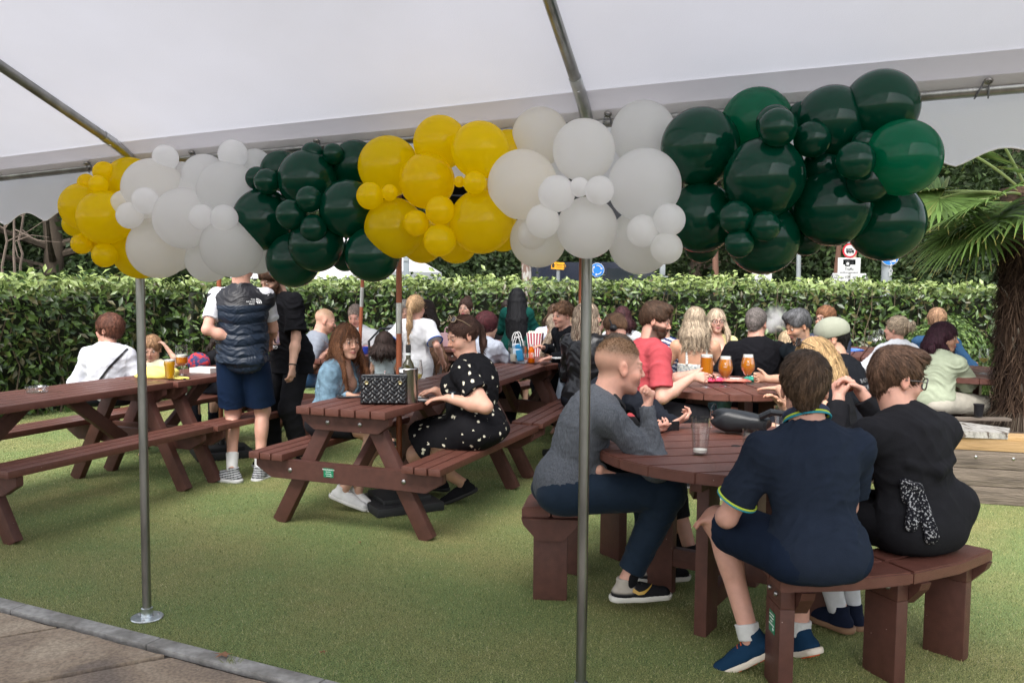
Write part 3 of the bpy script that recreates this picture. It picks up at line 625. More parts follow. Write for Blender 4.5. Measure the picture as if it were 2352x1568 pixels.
# rusty leaning post, lamp posts, bollard sign
def lean(name, lab, px0, px1, d, r, m, ztop=4.2):
    a = P(px0, 640, d=d); b_ = P(px1, 560, d=d); dx = (b_.x-a.x)/(b_.z-a.z); t = thing(name, lab, 'post', (a.x-dx*a.z, a.y, 0)); MB().tube([(0, 0, 0), (dx*ztop, 0, ztop)], r, 10).build('pole', m, t); return t
RUST = mat('rusty_wood', (.13, .065, .045), .9, var=.4, vscale=10, stretch=(1, 1, .2)); PAINTPEEL = mat('peeling_timber', (.42, .40, .37), .9, col2=(.16, .10, .08), c2scale=14, stretch=(1, 1, .35), c2lo=.42, c2hi=.52, bump=.6, bscale=30)
lean('telegraph_pole', 'reddish leaning wooden pole left of the camera sign', 1919, 1928, 18.5, .055, RUST); lean('rusty_post', 'thin rust streaked pole right behind the camera sign', 1961, 1964, 17.4, .035, mat('rust_streak', (.42, .30, .2), .8, var=.5, vscale=14))
lean('street_lamp_post', 'plain grey lamp column between two green balloons', 1834, 1835, 19, .05, GRYP, 6); lean('street_lamp_post', 'brown timber pole beside the white van', 1644, 1642, 19.5, .07, RUST, 6)
t = lean('utility_pole', 'thick timber post with peeling white paint at the hedge corner', 1210, 1207, 14.8, .085, PAINTPEEL, 4.6)
b = P(1210, 640, d=14.8); MB().box((.10, .02, 2.2), (.035, .03, 3.2), None, .004).build('conduit', mat('dark_conduit', (.03, .03, .035), .5), t)
b = P(933, 640, d=14.9); t = thing('sign_back', 'grey back of a tall road sign right of the gazebo', 'road sign', (b.x, b.y, 0)); MB().box((0, 0, 1.55), (.10, .03, 1.2), None, .01).build('sign_plate', mat('grey_sheet', (.20, .23, .25), .5), t); MB().tube([(0, .04, 0), (0, .04, 2.0)], .03, 10).build('pole', GRYP, t)
for z in (1.65, 1.95): MB().box((0, -.02, z), (.09, .014, .03), None, .003).build('bracket', GRYP, t)
# amber pointer sign
t, b = pole_at('house_sign', 'amber arrow shaped direction sign with black lettering on a grey post', 1282, 16, 1.95, .035, cat='road sign'); zc = 1.62+(649-614)/2000*16
pts = [(-.13, -.065), (.10, -.065), (.135, 0), (.10, .065), (-.13, .065)]; n = 5; o = MB().add([(x, -.012, z) for x, z in pts]+[(x, 0, z) for x, z in pts], [tuple(range(n)), tuple(range(n, 2*n))[::-1]]+[(i, n+i, n+(i+1) % n, (i+1) % n) for i in range(n)]).build('sign_plate', YEL, t, False); o.location = (0, -.05, zc); o.rotation_euler = (0, R(4), 0)
add_text('Meadow', .045, BLK, o, (.02, -.014, .02)); add_text('Court', .045, BLK, o, (.02, -.014, -.022)); h = MB(); h.box((-.095, -.015, -.012), (.045, .004, .05)); h.add([(-.125, -.016, .012), (-.065, -.016, .012), (-.095, -.016, .045)], [(0, 1, 2)]); h.build('house_symbol', BLK, o, False); MB().tube([(.098, -.015, .04), (.12, -.015, 0), (.098, -.015, -.04)], .008, 5).build('arrow_mark', BLK, o)
def blue_disc(px, py, d, r, lab, arrows):
    t, b = pole_at('mandatory_sign', lab, px, d, 1.62+(650-py)/2000*d, .03 if arrows else .09, cat='road sign'); z = 1.62+(651-py)/2000*d; A = Matrix.Rotation(R(90), 3, 'X')
    e = MB().lathe([(0, 0), (r, 0), (r, .01), (0, .01)], 30, (0, -.10, z), A).build('sign_plate', WHT, t); f = MB().lathe([(0, 0), (r*.93, 0), (r*.93, .004), (0, .004)], 30, (0, -.111, z), A).build('disc', BLUE, e)
    if arrows:
        for k in range(3):
            a0 = R(100-120*k); mb = MB(); p = [(r*.62*math.cos(a0-R(75)*j/8), -.118, z+r*.62*math.sin(a0-R(75)*j/8)) for j in range(9)]; mb.tube(p, r*.07, 5)
            e1 = Vector(p[-1]); dd = (Vector(p[-1])-Vector(p[-2])).normalized(); sd = Vector((dd.z, 0, -dd.x)); mb.add([e1+dd*r*.26, e1+sd*r*.2, e1-sd*r*.2], [(0, 1, 2)]); mb.build('arrow_mark', WHT, e)
    else:
        mb = MB(); mb.beam((-r*.5, -.117, z+r*.5), (r*.45, -.117, z-r*.45), r*.16, .004, Vector((1, 0, 1)), 0); mb.add([(r*.65, -.117, z-r*.62), (r*.62, -.117, z-r*.1), (r*.1, -.117, z-r*.6)], [(0, 1, 2)]); mb.build('arrow_mark', WHT, e, False)
    return t, b
blue_disc(1370, 625, 16.5, .135, 'round blue mini roundabout sign with three white arrows', True)
t, b = blue_disc(2036, 588, 15.5, .165, 'round blue keep sign on a thick grey post behind the palm fronds', False)
for k, chh in enumerate('STOP'): add_text(chh, .10, WHT, t, (.02, -.115, 1.62+(653-606-k*9)/2000*15.5))
# gazebo
def gazebo():
    c = Vector((-3.35, 17.2, 0)); t = thing('gazebo', 'white pop up gazebo roof with dark legs beyond the hedge', 'gazebo', c, R(-16)); m = mat('gazebo_fabric', (.80, .80, .83), .6, translucent=.25, var=.04, vscale=4, bump=.2, bscale=8)
    a = 1.5; z0, z1 = 1.78, 2.9; mb = MB(); vs = [(-a, -a, z0+.0), (a, -a, z0), (a, a, z0), (-a, a, z0), (0, 0, z1), (-a-.01, -a-.01, z0-.0), (a+.01, -a-.01, z0), (a+.01, a+.01, z0), (-a-.01, a+.01, z0), (-a-.02, -a-.02, z0-.16), (a+.02, -a-.02, z0-.16), (a+.02, a+.02, z0-.16), (-a-.02, a+.02, z0-.16)]
    mb.add(vs, [(0, 1, 4), (1, 2, 4), (2, 3, 4), (3, 0, 4)]+[(5+i, 9+i, 9+(i+1) % 4, 5+(i+1) % 4) for i in range(4)]); mb.build('canopy', m, t, False)
    for x in (-1, 1):
        for y in (-1, 1): MB().box((x*(a-.05), y*(a-.05), .88), (.05, .05, 1.76), None, .004).build('leg', mat('gazebo_leg', (.05, .055, .06), .5), t)
    p1 = MB(); p1.add([(.93, -a-.035, z0+.02), (1.03, -a-.035, z0+.02), (.98, -a-.035, z0+.13)], [(0, 1, 2)]); 
    wt = MB().tube([(.93, -a-.03, z0+.0), (1.05, -a-.03, z0+.0), (.99, -a-.03, z0+.12)], .006, 5, closed=True); wt.build('warning_symbol', mat('print_grey', (.35, .35, .36), .7), t)
    for k, tx in enumerate(('KEEP', 'AWAY', 'FIRE')): add_text(tx, .035, MATS['print_grey'], t, (.99, -a-.03, z0-.035-.04*k))
    pf = MB().tube([(-a+.1, -a, 0), (-a+.1, -a, 1.62)], .055, 10).build('sleeve', mat('printed_sleeve', (.7, .7, .7), .8, col2=(.03, .03, .03), c2scale=22, c2lo=.47, c2hi=.5), t)
gazebo()
lean('short_post', 'brown timber post under the gazebo edge', 822, 822, 19, .06, RUST, 2.5); lean('grey_pole', 'pale grey pole beside the timber post under the gazebo', 812, 811, 18.8, .03, mat('pale_pole', (.45, .48, .48), .5), 2.4)
# van
def van():
    c = P(1480, 640, d=17.6); t = thing('van', 'dark blue van with pale bonnet half hidden behind the hedge and balloons', 'van', (c.x, c.y, 0), R(-6))
    pr = [(-2.3, .35), (-2.3, 1.75), (-2.2, 1.98), (-.1, 2.0), (.55, 1.45), (1.25, 1.28), (1.5, 1.0), (1.55, .35)]
    def ext(pts, y0, y1, m, name, par=t): n = len(pts); mb = MB(); mb.add([(x, y0, z) for x, z in pts]+[(x, y1, z) for x, z in pts], [tuple(range(n)), tuple(range(n, 2*n))[::-1]]+[(i, n+i, n+(i+1) % n, (i+1) % n) for i in range(n)]); return mb.build(name, m, par, False)
    ext(pr, -.95, .95, mat('van_paint', (.012, .016, .03), .25, coat=.6), 'body'); ext([(.57, 1.45), (1.26, 1.29), (1.51, 1.0), (1.56, .7), (.57, .7)], -.96, .96, mat('van_bonnet', (.45, .48, .52), .3, coat=.4), 'bonnet')
    g = mat('dark_glass', (.02, .025, .03), .06, spec=.8); ext([(-.75, 1.35), (.42, 1.35), (-.12, 1.86), (-.75, 1.88)], -.958, -.952, g, 'side_window'); mb = MB(); mb.add([(-.04, -.85, 1.97), (.50, -.9, 1.5), (.50, .9, 1.5), (-.04, .85, 1.97)], [(0, 1, 2, 3)]); o = mb.build('windscreen', mat('screen_glass', (.12, .17, .2), .05, spec=1), t, False); o.location = (.03, 0, .01)
    for x in (-1.55, .95):
        for y in (-.86, .86): w = MB().lathe([(0, -.11), (.30, -.11), (.33, -.07), (.33, .07), (.30, .11), (0, .11)], 22, (x, y, .33), Matrix.Rotation(R(90), 3, 'X')).build('wheel', mat('tyre', (.02, .02, .02), .8), t); MB().lathe([(0, -.115), (.19, -.115), (.19, .115), (0, .115)], 18, (x, y, .33), Matrix.Rotation(R(90), 3, 'X')).build('rim', GRYP, w)
    MB().box((.35, -1.05, 1.42), (.09, .16, .2), None, .03).build('mirror', mat('van_paint'), t); MB().box((1.45, -.72, .95), (.16, .3, .16), None, .03).build('headlight', WHT, t)
van()
t, b = pole_at('traffic_camera', 'grey camera housing on a pole beside the van', 1521, 16.2, 1.72, .03, cat='camera'); MB().box((.0, 0, 1.85), (.10, .12, .22), None, .03).build('housing', GRYP, t); MB().box((.0, 0, 1.72), (.2, .12, .02), None, .003).build('shelf', GRYP, t)
t, b = pole_at('street_cabinet', 'pale greenish cabinet beside the van windscreen', 1503, 16.8, .2, .05, cat='cabinet'); MB().box((0, 0, .85), (.16, .2, 1.7), None, .01).build('casing', mat('pale_cabinet', (.45, .52, .42), .6), t)
# head of a passer-by beyond the hedge comes with the people

# ================= timber planter with palm =================
OLDW = mat('weathered_sleeper', (.15, .12, .095), .9, var=.35, vscale=14, bump=.9, bscale=34, stretch=(.35, .35, 3.2), col2=(.10, .08, .065), c2scale=9, c2lo=.5, c2hi=.75)
NEWW = mat('new_sleeper', (.36, .23, .11), .75, var=.22, vscale=10, bump=.4, bscale=34, stretch=(.35, .35, 3.2), col2=(.33, .19, .07), c2scale=8, c2lo=.5, c2hi=.8)
def planter():
    a0 = P(2174, 1148, z=0); b0 = P(2352, 1164, z=0); d = (b0-a0).normalized(); n = Vector((-d.y, d.x, 0)); A = Vector((3.28, 6.42, 0)); dl = Vector((-.42, .90, 0)).normalized(); D0 = Vector((math.cos(R(-15)), math.sin(R(-15)), 0))
    n0 = Vector((-D0.y, D0.x, 0)); t = thing('planter', 'raised timber planter of stacked sleepers round the palm tree', 'planter', A); hh = .132
    e = A+D0*2.3
    corners = [Vector((0, 0, 0)), D0*2.3, D0*2.3+n0*1.5, D0*.45+n0*1.75, dl*.85-D0*.10]
    for lev in range(4):
        for k in range(5):
            p, q = corners[k], corners[(k+1) % 5]; dd = (q-p).normalized(); nn = Vector((-dd.y, dd.x, 0)); z = hh*(lev+.5)
            if (k, lev) == (4, 3): continue
            m = NEWW if (lev == 3 and k == 0) else OLDW
            mb = MB(); mb.beam(p+nn*.05+dd*.004+Vector((0, 0, z)), q+nn*.05-dd*.09+Vector((0, 0, z)), hh-.004, .098, Vector((0, 0, 1)), .006); s = mb.build('sleeper', m, t)
            if k == 0 and lev in (1, 2):
                for j in range(2 if lev == 2 else 3):
                    pp = dd*(.17+.25*j+.4*(lev == 1)) ; MB().sphere((pp.x-nn.x*.002, pp.y-nn.y*.002, z+.02), .012, 10, 6, (1, .4, 1)).build('bolt', mat('bolt_steel'), s)
    bk = MB(); rr = random.Random(4)   # broken weathered corner board on the left side
    tri = [(-.02, -.02), (.36, -.10), (.50, .12), (.10, .62), (-.42, .80), (-.45, .70)]; bk.prism(tri, hh*4-.035, hh*4+.012); bk.build('corner_board', mat('cracked_board', (.30, .285, .26), .9, var=.4, vscale=18, bump=1, bscale=26, stretch=(2.5, .4, 1), col2=(.09, .07, .055), c2scale=13, c2lo=.56, c2hi=.62), t, False)
    so = MB(); n = 26; vs = []; fs = []
    C = [c for c in corners]; cen = sum(C, Vector())/5
    for i in range(5): vs.append((C[i]*.93+cen*.07))
    vs = [(v.x, v.y, hh*3.2) for v in vs]; so.add(vs, [(0, 1, 2, 3, 4)]); so.build('soil', mat('soil', (.045, .03, .022), 1, var=.5, vscale=30, bump=1, bscale=40), t, False)
    q = P(2247, 962, d=7.1); pp = q-A; cu = thing('cup', 'small black cup standing on the back board of the planter', 'cup', (q.x, q.y, hh*4+.016)); MB().lathe([(0, 0), (.032, 0), (.04, .10), (.036, .10), (.03, .012), (0, .012)], 20).build('body', mat('black_plastic', (.012, .012, .014), .3), cu)
    MB().lathe([(.041, .088), (.043, .10), (.037, .101)], 20).build('rim', mat('black_plastic'), cu); MB().box((-.1, .0, -.006), (.5, .10, .02), None, .003).build('rest_board', OLDW, t).location = (q.x-A.x+.1, q.y-A.y, hh*4)
planter()
FIB = mat('palm_fibre', attr=True, rough=.95, spec=.15)
def palm():
    c = Vector((4.34, 7.35, 0)); root = thing('palm_tree', 'fan palm with shaggy brown trunk growing from the timber planter', 'palm tree', c); rs = np.random.RandomState(12); rr = random.Random(12)
    mb = MB(); p = []; r = []
    for k in range(38):
        z = .35+k*.055*1.02; f = .19+.035*math.sin(k*.9)*.3+(.05*math.exp(-(z-.45)/.10) if z > .4 else .05)+.05*max(0, (z-1.75)); p.append((.015*math.sin(k*.3), 0, z)); r.append(f)
    mb.tube(p, r, 28); 
    tr = mb.build('trunk', mat('palm_trunk', (.085, .052, .036), .95, var=.6, vscale=16, bump=1, bscale=30, stretch=(1, 1, 2.)), root)
    # matted fibres and cut leaf stubs
    def ribbons(name, n, gen, w, pal):
        V = []; C = []; pal = np.array(pal)
        for k in range(n):
            q = gen(); c_ = pal[rr.randrange(len(pal))]*rr.uniform(.7, 1.3); m = len(q)
            for j, a in enumerate(q):
                t = (q[min(j+1, m-1)]-q[max(j-1, 0)]).normalized(); s = t.cross(Vector((q[j].x, q[j].y, .0)).normalized()); s = s.normalized() if s.length > .01 else Vector((0, 0, 1)); ww = w*(1-.8*j/(m-1))*rr.uniform(.8, 1.2); V += [a+s*ww, a-s*ww]; C += [c_, c_]
        per = 2*m; F = [(k*per+2*j, k*per+2*j+1, k*per+2*j+3, k*per+2*j+2) for k in range(n) for j in range(m-1)]
        me = np_mesh(name, np.array([tuple(v) for v in V]), np.array(F), np.array(C), False); me.materials.append(FIB); return link(name, me, root)
    def g1():
        a = rr.uniform(0, 6.28); z = rr.uniform(.5, 2.2); r0 = .19; out = rr.uniform(.02, .11); dz = rr.uniform(-.22, .16); da = rr.uniform(-.5, .5)
        return [Vector(((r0+out*j/3)*math.cos(a+da*j/3), (r0+out*j/3)*math.sin(a+da*j/3), z+dz*j/3-.015*j*j)) for j in range(4)]
    ribbons('fibre', 5200, g1, .006, [(.05, .030, .020), (.032, .019, .013), (.085, .055, .038), (.02, .012, .009)])
    def g2():
        a = rr.uniform(0, 6.28); z = rr.uniform(.44, .58); r0 = .2; out = rr.uniform(.10, .26)
        return [Vector(((r0+out*j/3)*math.cos(a), (r0+out*j/3)*math.sin(a), z-.30*(j/3)**1.6*(1 if z > .5 else .5))) for j in range(4)]
    ribbons('root_skirt', 2600, g2, .005, [(.05, .036, .027), (.03, .022, .016), (.10, .08, .06)])
    def g3():
        a = rr.uniform(0, 6.28); z = rr.uniform(.6, 2.2); L_ = rr.uniform(.06, .17)
        return [Vector(((.20+L_*.6*j/3)*math.cos(a), (.20+L_*.6*j/3)*math.sin(a), z+L_*.8*j/3)) for j in range(4)]
    ribbons('stub_fibre', 150, g3, .016, [(.14, .09, .06), (.09, .055, .04), (.22, .19, .16)])
    FM = mat('palm_frond', attr=True, rough=.42, spec=.4, translucent=.28)
    def frond(ang, elev, plen, flen, droop, seed, roll=0.):
        r2 = random.Random(seed); base = Vector((0, 0, 2.32)); d0 = Vector((math.cos(ang)*math.cos(elev), math.sin(ang)*math.cos(elev), math.sin(elev))); q = [base]; d = d0.copy()
        for k in range(8): d = (d+Vector((0, 0, -droop*.06))).normalized(); q.append(q[-1]+d*plen/8)
        pe = MB().tube(q, [.012]*8+[.008], 6).build('stalk', mat('palm_stalk', (.17, .22, .07), .5), root)
        hub = q[-1]; f = d; s = f.cross(Vector((0, 0, 1))).normalized(); s = Matrix.Rotation(roll, 3, f) @ s; up = s.cross(f).normalized(); V = []; C = []; F = []; nb = 40
        for k in range(nb):
            a = R(-128+256*k/(nb-1)); L_ = flen*(.86+.14*math.cos(a))*r2.uniform(.9, 1.05); dd = (f*math.cos(a)+s*math.sin(a)+up*.10).normalized(); sd = (s*math.cos(a)-f*math.sin(a)).normalized(); pnt = hub.copy(); dv = dd.copy(); base_i = len(V); m = 9; col = np.array([.105, .175, .045])*r2.uniform(.7, 1.7) if r2.random() > .06 else np.array([.20, .24, .07]); w0 = flen*math.sin(R(3.4))*.78
            for j in range(m):
                t_ = j/(m-1); ww = w0*(min(1, .12+t_*2.2) if t_ < .42 else max(.04, 1-(t_-.42)/.58*.98))*.8
                V += [pnt+sd*ww, pnt-up*ww*.45, pnt-sd*ww]; cc = col*(1-.0*t_) if t_ < .93 else np.array([.33, .26, .08]); C += [cc, cc*.85, cc]
                dv = (dv+Vector((0, 0, -1))*(.012+.11*droop*max(0, t_-.42)*2)*r2.uniform(.6, 1.5)).normalized(); pnt = pnt+dv*L_/(m-1)
            for j in range(m-1):
                i0 = base_i+3*j; F += [(i0, i0+1, i0+4, i0+3), (i0+1, i0+2, i0+5, i0+4)]
        me = np_mesh('frond', np.array([tuple(v) for v in V]), np.array(F), np.array(C), False); me.materials.append(FM); link('frond', me, root)
    specs = [(R(178), R(24), .78, .70, 1.5), (R(200), R(8), .62, .70, 1.9), (R(168), R(6), .55, .62, 1.7), (R(186), R(44), .75, .68, .9), (R(218), R(18), .72, .7, 1.3), (R(236), R(12), .5, .66, 1.4), (R(150), R(22), .8, .7, 1.), (R(262), R(20), .7, .7, 1.1), (R(205), R(52), .8, .66, .5), (R(120), R(15), .8, .7, 1.), (R(80), R(25), .8, .7, 1.), (R(40), R(10), .7, .7, 1.3), (R(0), R(30), .8, .7, 1.), (R(-30), R(0), .6, .7, 1.5), (R(300), R(35), .8, .7, .8), (R(188), R(-6), .50, .60, 1.5)]
    for i, (a, e, pl, fl, dr) in enumerate(specs): frond(a, e, pl, fl, dr, 50+i, R((i*37) % 50-25))
palm()
KS = 1.08   # the site's scale: seats 0.486 and table tops 0.81 above the turf at this camera height
# ================= picnic tables =================
def brown(name, col, rough):
    """moulded recycled plastic boards: fine orange-peel, rain-damp sheen, small white chips"""
    m = mat(name, col, rough, var=.16, vscale=26, bump=.25, bscale=330, spec=.5); N = m.node_tree.nodes; L = m.node_tree.links; b = N['Principled BSDF']
    src = b.inputs['Base Color'].links[0].from_socket; tc = [n for n in N if n.type == 'TEX_COORD'][0]
    vo = N.new('ShaderNodeTexVoronoi'); vo.inputs['Scale'].default_value = 30; L.new(tc.outputs['Object'], vo.inputs['Vector'])
    n2 = N.new('ShaderNodeTexNoise'); n2.inputs['Scale'].default_value = 5; L.new(tc.outputs['Object'], n2.inputs['Vector'])
    a = N.new('ShaderNodeMath'); a.operation = 'LESS_THAN'; a.inputs[1].default_value = .055; L.new(vo.outputs['Distance'], a.inputs[0])
    c = N.new('ShaderNodeMath'); c.operation = 'GREATER_THAN'; c.inputs[1].default_value = .58; L.new(n2.outputs['Fac'], c.inputs[0])
    d = N.new('ShaderNodeMath'); d.operation = 'MULTIPLY'; L.new(a.outputs[0], d.inputs[0]); L.new(c.outputs[0], d.inputs[1])
    mx = N.new('ShaderNodeMix'); mx.data_type = 'RGBA'; L.new(d.outputs[0], mx.inputs[0]); L.new(src, mx.inputs[6]); mx.inputs[7].default_value = (.42, .34, .30, 1); L.new(mx.outputs[2], b.inputs['Base Color'])
    n3 = N.new('ShaderNodeTexNoise'); n3.inputs['Scale'].default_value = 7; L.new(tc.outputs['Object'], n3.inputs['Vector']); mr = N.new('ShaderNodeMapRange'); mr.inputs['To Min'].default_value = rough-.16; mr.inputs['To Max'].default_value = rough+.16; L.new(n3.outputs['Fac'], mr.inputs['Value']); L.new(mr.outputs[0], b.inputs['Roughness'])
    return m
BR = brown('brown_board', (.122, .046, .033), .42); BRD = brown('brown_board_frame', (.086, .033, .024), .52); BOLT = mat('dome_bolt', (.36, .35, .34), .35, metal=1, var=.2, vscale=60)
GRNP = mat('green_plaque', (.005, .21, .10), .4); PLW = mat('plaque_print', (.70, .75, .70), .6)
def sticker(parent, loc, w, h, rz=0, lines=None):
    s = MB().box((0, 0, 0), (w, .002, h), None, 0).build('maker_plaque', GRNP, parent); s.location = loc; s.rotation_euler = (0, 0, rz)
    for k, (tx, sz) in enumerate(lines or (('Marmax Products Ltd', .0095), ('outdoor furniture', .005), ('made from recycled', .005), ('plastic bottles', .005))): add_text(tx, sz, PLW, s, (0, -.0022, h*.36-.0125*k), bold=.0002)
    r = MB().tube([(w*.30+.007*math.cos(a), -.002, -h*.30+.007*math.sin(a)) for a in [i*2.0944 for i in range(3)]], .0014, 4, closed=True); r.build('recycling_mark', PLW, s); return s
def picnic_table(label, cx, cy, ang, L=1.8, plaque=False, ground=0.):
    t = thing('picnic_table', label, 'picnic table', (cx, cy, 0), ang, 'brown picnic tables'); rr = random.Random(int(cx*100))
    mb = MB()
    for k in range(6): mb.box((-.255+.102*k, rr.uniform(-.004, .004), .726), (.092, L, .045), None, .006)
    mb.build('tabletop', BR, t)
    for sx in (-1, 1):
        mb = MB()
        for k in range(3): mb.box((sx*(.443+.085*k), rr.uniform(-.004, .004), .428), (.076, L, .042), None, .006)
        mb.build('seat', BR, t)
    for sy in (-1, 1):
        y = sy*(L/2-.135)
        for sx in (-1, 1): MB().beam((sx*.13, y, .70), (sx*.514, y, .0), .092, .058, Vector((1, 0, 0)), .006).build('leg', BRD, t)
        o = y+sy*.052
        def trap(w0, w1, z0, z1, yc, name, th=.045):
            mb = MB(); p = [(-w0, z0), (w0, z0), (w1, z0+(z1-z0)*.55), (w1, z1), (-w1, z1), (-w1, z0+(z1-z0)*.55)]; n = 6
            bm = bmesh.new(); v0 = [bm.verts.new((x, yc-th/2, z)) for x, z in p]; f = bm.faces.new(v0); r_ = bmesh.ops.extrude_face_region(bm, geom=[f])
            for v in r_['geom']:
                if isinstance(v, bmesh.types.BMVert): v.co.y = yc+th/2
            bmesh.ops.recalc_face_normals(bm, faces=bm.faces); bmesh.ops.bevel(bm, geom=bm.edges[:], offset=.004, segments=2, affect='EDGES'); me = bpy.data.meshes.new(name); bm.to_mesh(me); bm.free(); me.polygons.foreach_set('use_smooth', [True]*len(me.polygons)); me.set_sharp_from_angle(angle=R(40)); return link(name, me, t, BRD)
        bs = trap(.53, .640, .288, .406, o, 'seat_beam'); tb = trap(.22, .295, .605, .702, o, 'top_beam')
        for bx in (-.39, .39): MB().sphere((bx, o+sy*.0235, .345), .015, 12, 6, (1, .5, 1)).build('bolt', BOLT, bs)
        for bx in (-.42, .09, -.09+.0): 
            pass
        for bx in (-.12, .10): MB().sphere((bx, o+sy*.0235, .655), .014, 12, 6, (1, .5, 1)).build('bolt', BOLT, tb)
        MB().beam((0, y-sy*.05, .34), (0, y-sy*.52, .70), .085, .045, Vector((0, 1, 0)), .004).build('brace', BRD, t)
    if plaque:
        sticker(t, (-.115, -(L/2-.135)-.052-.0245, .352), .068, .054)
    t.scale = (KS,)*3; return t
TA = R(-21.5)
picnic_table('long brown picnic table at the left edge with a glass ashtray on it', -3.267, 6.081, TA, 1.62)
picnic_table('brown picnic table with the yellow bag and pint, hidden behind the standing men', -2.603, 7.715, TA, 1.6)
picnic_table('brown picnic table in the centre with the black quilted handbag and a green maker plaque', -.759, 6.232, TA, 1.62, True)
picnic_table('brown picnic table directly behind the floral dress woman, its top empty', -.154, 7.933, R(-18), 1.57)
picnic_table('far picnic table holding the striped popcorn box and clear gift bags', .56, 9.25, R(-35), 1.6)
picnic_table('far picnic table where two balding men sit by the hedge', -1.75, 9.65, R(-20), 1.6)
picnic_table('far picnic table by the right hedge with three stemmed glasses', 4.35, 10.4, R(-25), 1.6)
picnic_table('far picnic table behind the girl in the white shirt, holding a pink bag', -.45, 11.2, R(-10), 1.6)

def clip_strip(x0, x1, r, n=26):
    """disc cut to the strip x0..x1"""
    pts = []
    for sgn in (1, -1):
        xs = [x0+(x1-x0)*i/n for i in range(n+1)]
        if sgn < 0: xs = xs[::-1]
        for x in xs:
            y = math.sqrt(max(0, r*r-x*x))*sgn
            if not pts or (abs(pts[-1][0]-x)+abs(pts[-1][1]-y)) > 1e-4: pts.append((x, y))
    if abs(pts[0][0]-pts[-1][0])+abs(pts[0][1]-pts[-1][1]) < 1e-4: pts.pop()
    return pts[::-1]
def bev_prism(poly, z0, z1, name, m, parent, ch=.006):
    bm = bmesh.new(); f = bm.faces.new([bm.verts.new((x, y, z0)) for x, y in poly]); r_ = bmesh.ops.extrude_face_region(bm, geom=[f])
    for v in r_['geom']:
        if isinstance(v, bmesh.types.BMVert): v.co.z = z1
    bmesh.ops.recalc_face_normals(bm, faces=bm.faces)
    ed = [e for e in bm.edges if abs(e.verts[0].co.z-e.verts[1].co.z) < 1e-5]; bmesh.ops.bevel(bm, geom=ed, offset=ch, segments=2, affect='EDGES', clamp_overlap=True)
    return bm
def round_table(label, cx, cy, ang, rad=.65, nb=8):
    t = thing('round_table', label, 'round table', (cx, cy, 0), ang, 'round brown tables'); me_all = bmesh.new(); w = 2*rad/nb
    for k in range(nb):
        a, b = -rad+w*k+.003, -rad+w*(k+1)-.003
        bm = bev_prism(clip_strip(a, b, rad-.0005), .703, .75, '', None, None); tmp = bpy.data.meshes.new('t'); bm.to_mesh(tmp); bm.free(); me_all.from_mesh(tmp); bpy.data.meshes.remove(tmp)
    me = bpy.data.meshes.new('tabletop'); me_all.to_mesh(me); me_all.free(); me.polygons.foreach_set('use_smooth', [True]*len(me.polygons)); me.set_sharp_from_angle(angle=R(40)); link('tabletop', me, t, BR)
    MB().lathe([(0, .7515), (.021, .7515), (.021, .749)], 18).build('parasol_hole', mat('hole_dark', (.01, .008, .008), .9), t)
    for k in range(4):
        a = R(45+90*k); c, s = math.cos(a), math.sin(a); MB().box((c*.36, s*.36, .325), (.145, .055, .65), Matrix.Rotation(a, 3, 'Z'), .005).build('leg', BRD, t)
    for k in range(2): a = R(45+90*k); MB().box((0, 0, .672-.002*k), (1.04, .05, .06), Matrix.Rotation(a, 3, 'Z'), .005).build('cross_beam', BRD, t)
    for k in range(2): a = R(45+90*k); MB().box((0, 0, .18-.05*k), (.78, .045, .09), Matrix.Rotation(a, 3, 'Z'), .005).build('stretcher', BRD, t)
    t.scale = (KS,)*3; return t
